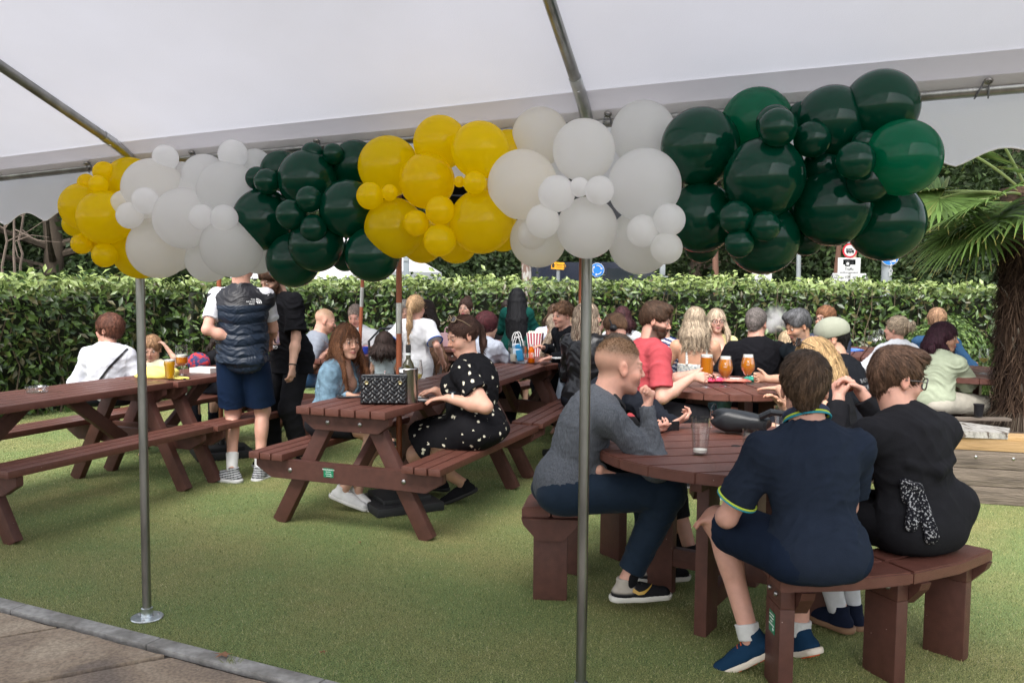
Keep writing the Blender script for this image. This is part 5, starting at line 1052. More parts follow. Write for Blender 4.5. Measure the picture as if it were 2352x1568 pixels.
for o in list(COL.objects):
    if o.parent is None and o.get('category') in ('glass', 'bag', 'handbag', 'phone', 'ashtray', 'wine cooler', 'bottle', 'crisp packet', 'popcorn box', 'gift bag', 'food tray', 'snack tub', 'packet', 'napkins', 'jacket', 'pushchair', 'parasol'): o.scale = o.scale*KS
# ================= people: smooth-blended distance fields turned into one continuous surface each =================
f32 = np.float32
def V3(*a): return np.array(a, dtype=float)
def nz(v): v = np.asarray(v, float); return v/(np.linalg.norm(v)+1e-12)
def smin(a, b, k):
    h = np.clip(.5+.5*(b-a)/k, 0, 1); return b+(a-b)*h-k*h*(1-h)
def cone(a, b, ra, rb, k=.02, flat=0, op='u', sq=None): return ('c', np.asarray(a, float), np.asarray(b, float), ra, rb, k, flat, op, sq)
def ell(c, r, Rm=None, k=.02, op='u'): return ('e', np.asarray(c, float), np.asarray(r, float), np.eye(3) if Rm is None else np.asarray(Rm, float), 0, k, 0, op, None)
def plane(p, n, box=None, k=.0): return ('p', np.asarray(p, float), nz(n), box, 0, k, 0, 'i', None)
def bounds(pr):
    lo, hi = [], []
    for q in pr:
        if q[7] != 'u': continue
        if q[0] == 'c': r = max(q[3], q[4]); lo.append(np.minimum(q[1], q[2])-r); hi.append(np.maximum(q[1], q[2])+r)
        elif q[0] == 'e': r = np.sqrt(((q[3]*q[2][None, :])**2).sum(1)); lo.append(q[1]-r); hi.append(q[1]+r)
    return np.min(lo, 0), np.max(hi, 0)
def field(pr, res):
    lo, hi = bounds(pr); lo = lo-3*res-.01; hi = hi+3*res+.01; n = np.ceil((hi-lo)/res).astype(int)+1
    ax = [(lo[i]+res*np.arange(n[i])).astype(f32) for i in range(3)]; D = np.full(n, .25, f32)
    for q in pr:
        k = max(q[5], 1e-4); pad = k+2.5*res
        if q[0] == 'p' and q[3] is None: s = [slice(0, n[i]) for i in range(3)]
        else:
            if q[0] == 'c': r = max(q[3], q[4]); a, b = np.minimum(q[1], q[2])-r-pad, np.maximum(q[1], q[2])+r+pad
            elif q[0] == 'e': r = np.sqrt(((q[3]*q[2][None, :])**2).sum(1)); a, b = q[1]-r-pad, q[1]+r+pad
            else: a, b = q[3]
            i0 = np.clip(((a-lo)/res).astype(int), 0, n-1); i1 = np.clip(((b-lo)/res).astype(int)+2, 1, n); s = [slice(i0[i], i1[i]) for i in range(3)]
            if any(i1 <= i0): continue
        X = ax[0][s[0]][:, None, None]; Y = ax[1][s[1]][None, :, None]; Z = ax[2][s[2]][None, None, :]
        if q[0] == 'c':
            A, B = q[1], q[2]; px, py, pz = X-f32(A[0]), Y-f32(A[1]), Z-f32(A[2]); ba = B-A
            if q[8] is not None:
                nn, f = q[8]; dn = (px*f32(nn[0])+py*f32(nn[1])+pz*f32(nn[2]))*f32(1/f-1); px, py, pz = px+dn*f32(nn[0]), py+dn*f32(nn[1]), pz+dn*f32(nn[2]); ba = ba+nn*(ba@nn)*(1/f-1)
            L2 = float(ba@ba)+1e-9; dt = (px*f32(ba[0])+py*f32(ba[1])+pz*f32(ba[2]))*f32(1/L2); t = np.clip(dt, 0, 1)
            d = np.sqrt((px-t*f32(ba[0]))**2+(py-t*f32(ba[1]))**2+(pz-t*f32(ba[2]))**2)-(f32(q[3])+t*f32(q[4]-q[3]))
            if q[8] is not None: d = d*f32(math.sqrt(q[8][1]))
            if q[6]: d = np.maximum(d, (dt-1)*f32(math.sqrt(L2)))
            if q[6] == 2: d = np.maximum(d, -dt*f32(math.sqrt(L2)))
        elif q[0] == 'e':
            c, r, M = q[1], q[2], q[3]; px, py, pz = X-f32(c[0]), Y-f32(c[1]), Z-f32(c[2]); u = [(px*f32(M[0, i])+py*f32(M[1, i])+pz*f32(M[2, i])) for i in range(3)]
            k0 = np.sqrt((u[0]/f32(r[0]))**2+(u[1]/f32(r[1]))**2+(u[2]/f32(r[2]))**2); k1 = np.sqrt((u[0]/f32(r[0]**2))**2+(u[1]/f32(r[1]**2))**2+(u[2]/f32(r[2]**2))**2)+f32(1e-6); d = k0*(k0-1)/k1
        else:
            nn = q[2]; d = (X-f32(q[1][0]))*f32(nn[0])+(Y-f32(q[1][1]))*f32(nn[1])+(Z-f32(q[1][2]))*f32(nn[2])
        S = D[s[0], s[1], s[2]]
        if q[7] == 'u': D[s[0], s[1], s[2]] = smin(S, d, f32(k))
        elif q[7] == 's': D[s[0], s[1], s[2]] = -smin(-S, d, f32(k))
        else: D[s[0], s[1], s[2]] = -smin(-S, -d, f32(k)) if q[5] > 0 else np.maximum(S, d)
    return D, lo
_CO = [(i, j, k) for i in (0, 1) for j in (0, 1) for k in (0, 1)]
_ED = [(a, b) for a in _CO for b in _CO if sum(b)-sum(a) == 1 and all(x <= y for x, y in zip(a, b))]
def surfnet(D, lo, res):
    s = D < 0; n = np.array(D.shape)-1; cnt = np.zeros(n, np.int8)
    for c in _CO: cnt += s[c[0]:c[0]+n[0], c[1]:c[1]+n[1], c[2]:c[2]+n[2]]
    act = (cnt > 0) & (cnt < 8); ai = np.argwhere(act); idx = np.full(n, -1, np.int32); idx[act] = np.arange(len(ai))
    Pn = np.zeros((len(ai), 3)); m = np.zeros(len(ai))
    for a, b in _ED:
        da = D[ai[:, 0]+a[0], ai[:, 1]+a[1], ai[:, 2]+a[2]]; db = D[ai[:, 0]+b[0], ai[:, 1]+b[1], ai[:, 2]+b[2]]; x = (da < 0) != (db < 0)
        t = np.where(x, da/(da-db+1e-12), 0)[:, None]; Pn += np.where(x[:, None], np.array(a)+t*(np.array(b)-np.array(a)), 0); m += x
    V = (ai+Pn/m[:, None])*res+lo; F = []
    for axn in range(3):
        o = [1 if i == axn else 0 for i in range(3)]; sh = np.array(D.shape); e = [sh[i]-o[i] for i in range(3)]
        a = s[:e[0], :e[1], :e[2]]; b = s[o[0]:, o[1]:, o[2]:]; ch = a != b; j, k = [i for i in range(3) if i != axn]
        q = np.argwhere(ch); q = q[(q[:, j] > 0) & (q[:, k] > 0) & (q[:, j] < n[j]) & (q[:, k] < n[k])]
        def c(dj, dk): r = q.copy(); r[:, j] -= dj; r[:, k] -= dk; return idx[r[:, 0], r[:, 1], r[:, 2]]
        fa = np.stack([c(1, 1), c(0, 1), c(0, 0), c(1, 0)], 1); fl = a[q[:, 0], q[:, 1], q[:, 2]]
        if axn == 1: fl = ~fl
        fa[~fl] = fa[~fl][:, ::-1]; F.append(fa)
    return V, np.concatenate(F)
def vnormals(V, F):
    n = np.cross(V[F[:, 2]]-V[F[:, 0]], V[F[:, 3]]-V[F[:, 1]]); N = np.zeros_like(V)
    for i in range(4): np.add.at(N, F[:, i], n)
    return N/(np.linalg.norm(N, axis=1)[:, None]+1e-12)
def folds(V, seed, fr=1., up=2.2):
    r = np.random.RandomState(seed); W = V+.035*np.sin(V[:, [1, 2, 0]]*11*fr+r.rand(3)*6)+.02*np.sin(V[:, [2, 0, 1]]*23*fr+r.rand(3)*6); f = np.zeros(len(V))
    for i, (w, fq) in enumerate(((.5, 26), (.35, 41), (.28, 63), (.18, 97))):
        d = nz(r.normal(0, 1, 3)*np.array([1, 1, up])); m_ = .35+.65*np.clip(.5+.9*np.sin(V@(r.normal(0, 7, 3))+r.rand()*6), 0, 1); f += w*m_*(1-np.abs(np.sin((W@d)*fq*fr*.5+r.rand()*6))**.75*1.7)
    return np.clip(f-.05, -.55, 1.1)
def sdf_obj(name, prims, res, m, root, col=None, paint=None, amp=0., seed=0, fr=1., label=None, mask=None, disp=None):
    D, lo = field(prims, res); V, F = surfnet(D, lo, res)
    if len(V) == 0: return None
    if amp:
        N = vnormals(V, F); a = amp*folds(V, seed, fr)
        if mask is not None: a = a*mask(V)
        V = V+N*a[:, None]
    if disp is not None: V = V+vnormals(V, F)*disp(V)[:, None]
    c = None
    if col is not None: c = np.tile(np.array(col, float), (len(V), 1))
    if paint is not None: c = paint(V, c)
    o = V-np.array([root.location.x, root.location.y, root.location.z]); me = np_mesh(name, o, F, c); me.materials.append(m); ob = link(name, me, root, None, label); ob['_'] = 0; del ob['_']; KEEP[ob.name] = (V, F); return ob
KEEP = {}
SKINM = mat('skin', attr=True, rough=.52, spec=.38, sss=.12, var=.07, vscale=30, bump=.06, bscale=260)
HAIRM = mat('hair', attr=True, rough=.55, spec=.3, bump=.5, bscale=220)
def cloth(name, col=None, rough=.88, **k): return mat('cloth_'+name, col or (.5, .5, .5), rough, attr=col is None, var=k.pop('var', .10), vscale=k.pop('vscale', 22), bump=k.pop('bump', .18), bscale=k.pop('bscale', 210), spec=k.pop('spec', .10), sheen=k.pop('sheen', .0), **k)
FAIR, PINK, TAN, OLIVE = (.56, .335, .245), (.60, .33, .25), (.47, .26, .165), (.40, .23, .145)
def ik(a, t, l1, l2, pole):
    d = t-a; L = np.linalg.norm(d); L2 = min(L, (l1+l2)*.995); d = d/(L+1e-9); t = a+d*L2; x = (l1*l1-l2*l2+L2*L2)/(2*L2); h = math.sqrt(max(0, l1*l1-x*x)); p = pole-d*(pole@d); p = nz(p); return a+d*x+p*h, t
def rot(axis, ang): a = nz(axis); K = np.array([[0, -a[2], a[1]], [a[2], 0, -a[0]], [-a[1], a[0], 0]]); return np.eye(3)+math.sin(ang)*K+(1-math.cos(ang))*K@K
def strands(hairobj, root, C, hU, n, L, wid, col, flow, seed, jit=.35):
    """thin hair ribbons combed over the hair surface"""
    V, F = KEEP[hairobj.name]; rs = np.random.RandomState(seed); N = vnormals(V, F); i = rs.randint(0, len(V), n); p, nn = V[i], N[i]; d = flow(p)+rs.normal(0, .22, (n, 3)); d -= nn*(d*nn).sum(1)[:, None]; d /= np.linalg.norm(d, axis=1)[:, None]+1e-9
    l = (L*(.6+.8*rs.rand(n)))[:, None]; s = np.cross(nn, d)*wid*(.6+.8*rs.rand(n, 1)); lift = .0015+.0025*rs.rand(n, 1); P_ = [p+nn*lift*.4-d*l*.4-nn*(l*.4)**2/.2, p+nn*lift, p+d*l*.5-nn*(l*.5)**2/.2+nn*lift, p+d*l*.9-nn*(l*.9)**2/.19+nn*lift*.8]
    W = np.zeros((n, 8, 3)); 
    for k, w in enumerate((.6, 1, .9, .25)): W[:, 2*k] = P_[k]+s*w; W[:, 2*k+1] = P_[k]-s*w
    b = np.arange(n)[:, None]*8; Fc = np.concatenate([b+np.array([[2*k, 2*k+1, 2*k+3, 2*k+2]]) for k in range(3)], 1).reshape(-1, 4); cl_ = .5+.5*np.sin(p@rs.normal(0, 90, 3)+np.sin(p@rs.normal(0, 60, 3))*2); c = np.array(col)*(.45+1.25*jit*2*(.55*rs.rand(n)+.45*cl_)**1.5)[:, None]
    me = np_mesh('hair_strands', W.reshape(-1, 3)-np.array(root.location), Fc, np.repeat(c, 8, 0), True); me.materials.append(HAIRM); link('hair_strands', me, hairobj)
def person(label, px, py, d, yaw, h=1.7, sit=None, lean=0, side=0, twist=0, hy=0, hp=0, ht=0, g=1., fem=False, skin=FAIR, res=.011, la=None, ra=None, lf=None, rf=None, lp=None, rp=None, lh=None, rh=None,
           hair=None, top=None, bottom=None, shoe=None, beard=None, brow=(.08, .05, .03), eyes=True, seed=1, neck=.0, kneel=None, krp=None, extra=None, group=None, socks=None, hx=0, arms=True, lips=(.42, .16, .14), shw=1., slouch=0., hsz=1.):
    yaw = R(yaw); k0 = h/1.75; k = k0*KS; sit = sit*KS if sit is not None else None; up = V3(0, 0, 1); Rr = V3(math.cos(yaw), math.sin(yaw), 0); Fw = V3(-math.sin(yaw), math.cos(yaw), 0); le, sd = R(lean), R(side)
    ts = nz(up*math.cos(le)*math.cos(sd)+Fw*math.sin(le)+Rr*math.sin(sd)); target = np.array(P(px, py, d=d)); hs = KS*(.74+.26*k0)*hsz
    nd = nz(ts*.6+up*.5+Fw*(.16+neck)); HC = .183*(.35*hs+.65*k)
    TL = .50*k; hipz = (sit+.105*k*(.6+.4*g)) if sit is not None else .935*k
    if sit is not None:
        need = target[2]-hipz-nd[2]*HC; f = need/(ts[2]*TL); TL *= min(1.25, max(.72, f))
    else:
        cur = hipz+ts[2]*TL+nd[2]*HC; q = target[2]/cur; k *= q; TL *= q; hipz *= q; HC *= q; hs = KS*(.74+.26*k/KS)*hsz
    pel = target-nd*HC-ts*TL; pel[2] = hipz; C7 = pel+ts*TL; H = C7+nd*HC; err = target[2]-H[2]
    root = thing('person', label, 'person', (float(pel[0]), float(pel[1]), 0), 0, group)
    def W(t):
        if t is None: return None
        if t[0] == 'w': return np.array(P(t[1], t[2], d=t[3]))
        if t[0] == 'wz': return np.array(P(t[1], t[2], z=t[3]))
        return V3(pel[0], pel[1], 0)+(Rr*t[1]+Fw*t[2]+up*t[3])*KS
    tw = R(twist); Rt = nz(Rr*math.cos(tw)+Fw*math.sin(tw)); Rt = nz(Rt-ts*(Rt@ts)+up*math.sin(sd)*-.0); Ft = nz(np.cross(up, Rt)); Ft = nz(np.cross(ts, Rt)); TM = np.stack([Rt, Ft, ts], 1); PM = np.stack([Rr, Fw, up], 1)
    sw = (.178 if not fem else .158)*k*shw; J = {'pel': pel, 'C7': C7, 'H': H, 'R': Rt, 'F': Ft, 'T': ts, 'k': k, 'root': root}
    chest = pel+ts*TL*.70-Ft*(.012+.03*slouch)*k; belly = pel+ts*TL*.34+Ft*(.01*g-.02*slouch); gd = 1+(g-1)*1.25
    def torso(t, kk=.05, seat=True):
        q = [ell(chest, V3(.148*k*(.55+.45*g)*(.93 if fem else 1.03)+t, .103*k*gd+t, .185*k+t), TM, kk), ell(belly, V3(.124*k*g+t, .098*k*gd+t, .17*k+t), TM, kk), ell(pel+up*.012, V3(.150*k*g+t+(.008 if fem else 0), .108*k*gd+t, .125*k+t*.6), PM, kk)]
        if sit is not None and seat: q += [ell(pel+Rr*s*.072*k-Fw*.012-up*.03, V3(.090*k*g+t, .110*k*gd+t, .075*k+t*.5), PM, kk) for s in (-1, 1)]
        q += [cone(C7-ts*.045*k, SH[i], .060*k+t, .055*k+t, .05) for i in (0, 1)]+[cone(C7+nd*.035*k, C7*.45+SH[i]*.55+ts*.01, .040*k+t*.5, .036*k+t*.6, .03) for i in (0, 1)]
        if fem: q += [ell(chest+Rt*s*.07*k+Ft*(.075*k*gd)-ts*.005, V3(.062, .058, .066)*k*(.4+.6*g)+t*.8, TM, .035) for s in (-1, 1)]
        return q
    SH = [C7+Rt*s*sw-ts*.040*k for s in (-1, 1)]; JN = {}
    prm = []; skin_arm = []
    for i, s in enumerate((-1, 1)):
        tgt = W((la, ra)[i]); pole = (lp, rp)[i]
        if tgt is None: tgt = SH[i]+(Fw*.30*k-up*.36*k-Rr*s*.05 if sit is not None else Rr*s*.06-up*.50*k+Fw*.08)
        po = Rr*s*.45-up*.8-Fw*.35 if pole is None else Rr*pole[0]+Fw*pole[1]+up*pole[2]
        E, Wr = ik(SH[i], tgt, .285*k, .25*k, po); JN[i] = (SH[i], E, Wr)
    # legs
    HP = [pel+Rr*s*.092*k*g**.5-up*.01 for s in (-1, 1)]; LG = {}
    for i, s in enumerate((-1, 1)):
        t = W((lf, rf)[i])
        if t is None: t = V3(HP[i][0], HP[i][1], .085*k)+(Fw*.40*k+Rr*s*.03 if sit is not None else Rr*s*.03-Fw*.02)
        kp = kneel if i == 0 else krp; po = (Fw*1+up*.5+Rr*s*.12) if kp is None else Rr*kp[0]+Fw*kp[1]+up*kp[2]
        K, A = ik(HP[i], t, .44*k, .43*k, po); LG[i] = (HP[i], K, A)
    J.update(SH=SH, arms=JN, legs=LG, belly=belly, chest=chest, Rr=Rr, Fw=Fw, hs=hs)
    ga = .6+.4*g; cv = .80 if (top and top.get('sleeve', .62) > 1.5) else 1.; lv = .86 if (bottom and bottom.get('len', 2) > 1.3 and bottom['k'] == 'trousers') else 1.; body = torso(-.008 if not (top and (top.get('straps') or top.get('low') or top.get('sleeve', 1) <= .1)) else 0)
    foots = {}
    for i in (0, 1):
        a, b, c = JN[i]; body += [cone(a, b, .050*k*ga*cv, .037*k*ga*cv, .03), cone(b, b+(c-b)*.35, .036*k*ga*cv, .040*k*ga*cv, .02), cone(b+(c-b)*.35, c, .039*k*ga*cv, .026*k, .025)]
        hd = (lh, rh)[i] or {}; f = nz(c-b) if 'f' not in hd else nz(Rr*hd['f'][0]+Fw*hd['f'][1]+up*hd['f'][2]) if hd.get('loc', 1) else nz(np.array(hd['f'])); n = hd.get('n', (0, 0, -1)); n = Rr*n[0]+Fw*n[1]+up*n[2]; n = n-f*(n@f); n = nz(n) if np.linalg.norm(n) > .05 else nz(np.cross(f, Rr)); side_ = nz(np.cross(f, n)); ts_ = hd.get('thumb', 0) or (1 if (side_@(-Rr*(1 if i else -1))) > 0 else -1)
        q = .95*(.25+.75*k); cu = hd.get('curl', .35); sp = hd.get('spread', .10); pal = c+f*.045*q
        body += [cone(c, c+f*.075*q+side_*o_*q, .021*q, .0145*q, .012, sq=(n, .72)) for o_ in (-.026, -.009, .009, .026)]
        for j, (o_, L_) in enumerate(((-.029, .058), (-.0098, .072), (.0098, .078), (.029, .070))):
            if ts_ < 0: o_ = -o_
            base = c+f*.080*q+side_*o_*q; dd = nz(f+side_*o_*sp*30*.35); ax = np.cross(dd, n); cc = cu*(1+.12*(3-j))+.05*(j % 2)
            d1 = rot(ax, cc*.9)@dd; d2 = rot(ax, cc*2.1)@dd; d3 = rot(ax, cc*2.9)@dd; p1 = base+d1*L_*.46*q; p2 = p1+d2*L_*.32*q; p3 = p2+d3*L_*.22*q
            body += [cone(base-f*.012*q, p1, .0098*q, .0085*q, .004), cone(p1, p2, .0085*q, .0076*q, .003), cone(p2, p3, .0076*q, .0066*q, .003)]
        tb = c+f*.022*q+side_*ts_*.024*q; td = nz(f*.70+side_*ts_*.72+n*hd.get('tn', .25)); t1 = tb+td*.042*q; t2 = t1+nz(td+f*.35+n*.2*cu*2)*.032*q; body += [cone(tb, t1, .0135*q, .0105*q, .010), cone(t1, t2, .0105*q, .0078*q, .004)]
        J['hand%d' % i] = (c, f, n, side_*ts_)
        a, b, c = LG[i]; gl = .55+.45*g
        body += [cone(a, b, .084*k*g*lv, .056*k*gl*lv, .03), cone(b, c, .052*k*gl*lv, .034*k, .03), ell(b+(c-b)*.30-nz(np.cross(np.cross(c-b, Fw), c-b)+1e-6)*.012*k*0-nz(Fw-(nz(c-b))*(Fw@nz(c-b)))*.016*k, V3(.046, .048, .10)*k*gl*lv, np.stack([nz(np.cross(nz(c-b), Fw)), nz(Fw-nz(c-b)*(Fw@nz(c-b))), nz(c-b)], 1), .03), ell(b+Fw*.012, V3(.05, .052, .055)*k*gl*lv, None, .03)]
        ft = (None, None); fd = (kneel, krp)[i]; shin = nz(b-c); fdir = nz(V3(Fw[0], Fw[1], 0)*1+Rr*(.18*(1 if i else -1)))
        if shoe and ('fd%d' % i) in shoe: x = shoe['fd%d' % i]; fdir = nz(Rr*x[0]+Fw*x[1]+up*x[2])
        fup = nz(up-fdir*(up@fdir)); foots[i] = (c, fdir, fup); body += [cone(c-fup*.035*k-fdir*.02*k, c+fdir*.14*k-fup*.062*k, .030*k, .018*k, .02)] if not shoe or not shoe.get('c') else [cone(c, c-fup*.03*k+fdir*.02*k, .032*k, .026*k, .01)]
    # head
    hyr, hpr, htr = R(hy), R(hp), R(ht); hF = rot(up, yaw+hyr)@V3(0, 1, 0); hR = rot(up, yaw+hyr)@V3(1, 0, 0); Q = rot(hR, -hpr); hF = Q@hF; hU = Q@up; Q = rot(hF, htr); hR = Q@hR; hU = Q@hU; HM = np.stack([hR, hF, hU], 1)
    def hl(x, y, z): return H+HM@(V3(x, y, z)*hs)
    def he(x, y, z, r, kk=.012, op='u', M=None): return ell(hl(x, y, z), V3(*r)*hs, HM if M is None else HM@M, kk*hs, op)
    def hc(a, b, ra, rb, kk=.01, op='u'): return cone(hl(*a), hl(*b), ra*hs, rb*hs, kk*hs, 0, op)
    fw_ = 1+.06*(g-1)*3; fj = .93 if fem else 1.0
    body += [cone(C7-ts*.02, hl(0, -.020, -.050), (.068 if not fem else .054)*k*ga, (.060 if not fem else .049)*hs, .03),
             he(0, -.018, .028, (.074, .094, .083), .02), he(0, .030, -.030, (.060*fw_, .060, .075), .025), he(0, .045, -.075, (.040*fw_*fj, .036, .034), .02), hc((-.042*fj, .01, -.068), (-.015, .066, -.094), .016, .013, .02), hc((.042*fj, .01, -.068), (.015, .066, -.094), .016, .013, .02), hc((-.010, .070, -.096), (.010, .070, -.096), .0125, .0125, .014),
             he(-.036, .060, -.034, (.022, .022, .022), .02), he(.036, .060, -.034, (.022, .022, .022), .02), hc((-.036, .074, .022), (-.014, .084, .018), .009, .008, .012), hc((.036, .074, .022), (.014, .084, .018), .009, .008, .012), he(-.031, .094, .002, (.017, .014, .0105), .008, 's'), he(.031, .094, .002, (.017, .014, .0105), .008, 's'),
             he(-.031, .0735, .002, (.0155, .0135, .012), .004), he(.031, .0735, .002, (.0155, .0135, .012), .004), hc((0, .085, .008), (0, .107, -.026), .0062, .0092, .008), he(-.011, .098, -.030, (.0075, .009, .0065), .005), he(.011, .098, -.030, (.0075, .009, .0065), .005), hc((-.019, .082, -.058), (0, .092, -.0555), .0045, .0065, .004), hc((.019, .082, -.058), (0, .092, -.0555), .0045, .0065, .004), hc((-.016, .081, -.066), (0, .090, -.0675), .005, .0075, .004), hc((.016, .081, -.066), (0, .090, -.0675), .005, .0075, .004)]
    for s in (-1, 1):
        body += [he(s*.076, -.008, -.008, (.007, .019, .031), .006, M=rot(V3(0, 0, 1), -s*.38)@rot(V3(1, 0, 0), .15)), he(s*.083, -.004, -.006, (.004, .010, .018), .003, 's', M=rot(V3(0, 0, 1), -s*.38)), he(s*.074, .000, -.034, (.006, .009, .010), .005)]
    sk = np.array(skin)
    def paint(V, c):
        r = (V-H)@HM/hs; x, y, z = r[:, 0], r[:, 1], r[:, 2]; hd_ = np.linalg.norm(r, axis=1) < .16
        def blend(c, w, colr): w = np.clip(w, 0, 1)[:, None]; return c*(1-w)+np.array(colr)*w
        ck = np.exp(-(((np.abs(x)-.038)/.020)**2+((y-.07)/.03)**2+((z+.030)/.020)**2)); nose = np.exp(-((x/.014)**2+((y-.105)/.015)**2+((z+.024)/.014)**2)); er = np.exp(-(((np.abs(x)-.08)/.012)**2+((y+.006)/.025)**2+((z+.006)/.035)**2))
        c = blend(c, .38*ck+.45*nose+.35*er, sk*np.array([1.12, .72, .66]))
        c = blend(c, 1.3*np.exp(-((x/.021)**4+((y-.09)/.018)**4+((z+.0625)/.0095)**4))*hd_, lips); c = blend(c, .9*np.exp(-((x/.017)**4+((y-.094)/.012)**2+((z+.0615)/.0016)**2)), np.array(lips)*.3)
        for s in (-1, 1):
            bx = x*s-.031; c = blend(c, .92*np.exp(-((bx/.019)**4+((z-(.0245-.12*np.maximum(0, bx)))/.0046)**4))*(y > .04), brow)
            if eyes: c = blend(c, .85*np.exp(-((bx/.0165)**4+((z-.0075+6*bx**2)/.0028)**2))*(y > .05), (.03, .02, .02)); c = blend(c, .35*np.exp(-((bx/.017)**4+((z+.006)/.007)**4))*(y > .05), sk*np.array([.7, .5, .5]))
        if beard is not None:
            bc, st = beard; w = np.clip((-.018-z+.25*np.clip(.03-y, -1, .03)*0)/.012, 0, 1)*np.clip((y+.012)/.012, 0, 1)*hd_*(z > -.125); w *= 1-np.exp(-((x/.024)**4+((y-.1)/.03)**4+((z+.048)/.013)**4))*.0; w *= (np.abs(x) > .030) | (z < -.042); w *= 1-.95*np.exp(-((x/.019)**4+((z+.062)/.0075)**4)); c = blend(c, w*st, bc)
        if hair and (hair['s'] == 'buzz' or hair.get('fade')):
            zl = np.interp(y, [-.10, -.06, .0, .03, .062, .092], [-.078, -.062, -.030, .004, .046, .062]); fcol = np.array(hair['fade'][0]) if hair.get('fade') else np.array(hair['c'])*1.3
            w = np.clip((z-zl)/.016, 0, 1)*(np.linalg.norm(r, axis=1) < .17)*(1-er); tf = np.clip((z-.030-.10*np.clip(y, -.1, 0)*-1*0)/.035, 0, 1); colr = fcol[None, :]*(1-tf[:, None])+np.array(hair['c'])[None, :]*tf[:, None]; w = w*(.38+.57*tf)*hair.get('cover', 1); c = c*(1-w[:, None])+colr*w[:, None]
        if False:
            fc, lo_, hi_ = hair['fade']; w = np.clip((z+.02)/.05, 0, 1)*(hd_)*np.clip((.055-y+.4*np.maximum(0, z-.02)*0)/.02, 0, 1)*np.clip((z-.35*y*0-(-.062+.9*np.maximum(y, -.04)+.02))/.03, 0, 1); c = blend(c, w*hi_, fc)
        for j in (0, 1):
            hc_ = J['hand%d' % j]; dd = (V-hc_[0]); al = dd@hc_[1]; c = blend(c, .35*np.clip((al-.07)/.08, 0, 1)*(np.linalg.norm(dd, axis=1) < .2), sk*np.array([1.08, .78, .74]))
        if extra and 'paint' in extra: c = extra['paint'](V, c, J, blend)
        return c
    bo = sdf_obj('body', body, res, SKINM, root, skin, paint)
    if beard is not None and beard[1] > .7:
        bb = [he(0, .046, -.080, (.047*fw_, .047, .040), .02), hc((-.055, .012, -.045), (-.03, .05, -.09), .020, .018, .02), hc((.055, .012, -.045), (.03, .05, -.09), .020, .018, .02), hc((-.026, .085, -.052), (.026, .085, -.052), .0085, .0085, .01), he(0, .095, -.062, (.022, .02, .010), .006, 's'), plane(hl(0, 0, -.040), -HM@V3(0, .55, -1))]
        b_ = sdf_obj('beard', bb, res*.7, HAIRM, root, beard[0], None, .003, seed+3, 5.); 
        if b_: strands(b_, root, H, hU, 900, .016, .0011, beard[0], lambda p: np.tile(-hU*1.0+hF*.2, (len(p), 1)), seed)
    if eyes:
        for s in (-1, 1):
            e = MB().sphere((0, 0, 0), .0118*hs, 16, 10); ec = hl(s*.031, .0752, .0015); o = e.build('eye', mat('eye_white', (.62, .58, .55), .15), root, 2); o.location = Vector(ec)-root.location
            lk = nz(hF+hR*hx); A = Matrix([list(x) for x in np.stack([hR, hU, hF], 1)]); p_ = MB().sphere((0, 0, 0), .0068*hs, 12, 8, (1, 1, .55)).build('iris', mat('iris', (.05, .035, .025), .1), o, 2); q_ = lk*.0088*hs; p_.location = Vector(q_); p_.rotation_euler = Vector(lk).to_track_quat('Z', 'Y').to_euler()
    # ---- hair ----
    if hair and hair['s'] == 'buzz':
        V, F = KEEP[bo.name]; r = (V-H)@HM/hs; zl = np.interp(r[:, 1], [-.10, -.06, .0, .03, .062, .092], [-.072, -.05, .015, .03, .055, .066]); m_ = (r[:, 2] > zl) & (np.linalg.norm(r, axis=1) < .17) & (np.abs(r[:, 0]) < .11); top_ = np.clip((r[:, 2]-.02)/.05, .03, 1); rs = np.random.RandomState(seed); N = vnormals(V, F); id_ = np.where(m_)[0]; pw = top_[id_]; i = rs.choice(id_, hair.get('ns', 3000), p=pw/pw.sum()); p, nn = V[i]+rs.normal(0, .0025, (len(i), 3)), N[i]; n = len(i)
        dr = nn*.8+hF*.5+rs.normal(0, .25, (n, 3)); dr /= np.linalg.norm(dr, axis=1)[:, None]; l = (hair.get('sl', .008)*(.5+.8*rs.rand(n))*top_[i])[:, None]; sd_ = np.cross(dr, rs.normal(0, 1, (n, 3))); sd_ /= np.linalg.norm(sd_, axis=1)[:, None]
        W_ = np.stack([p-sd_*.0011, p+sd_*.0011, p+dr*l], 1); cc_ = np.array(hair['c'])*(.6+.8*rs.rand(n, 1)); me = np_mesh('hair', W_.reshape(-1, 3)-np.array(root.location), np.arange(3*n).reshape(-1, 3), np.repeat(cc_, 3, 0), False, 3); me.materials.append(HAIRM); link('hair', me, root)
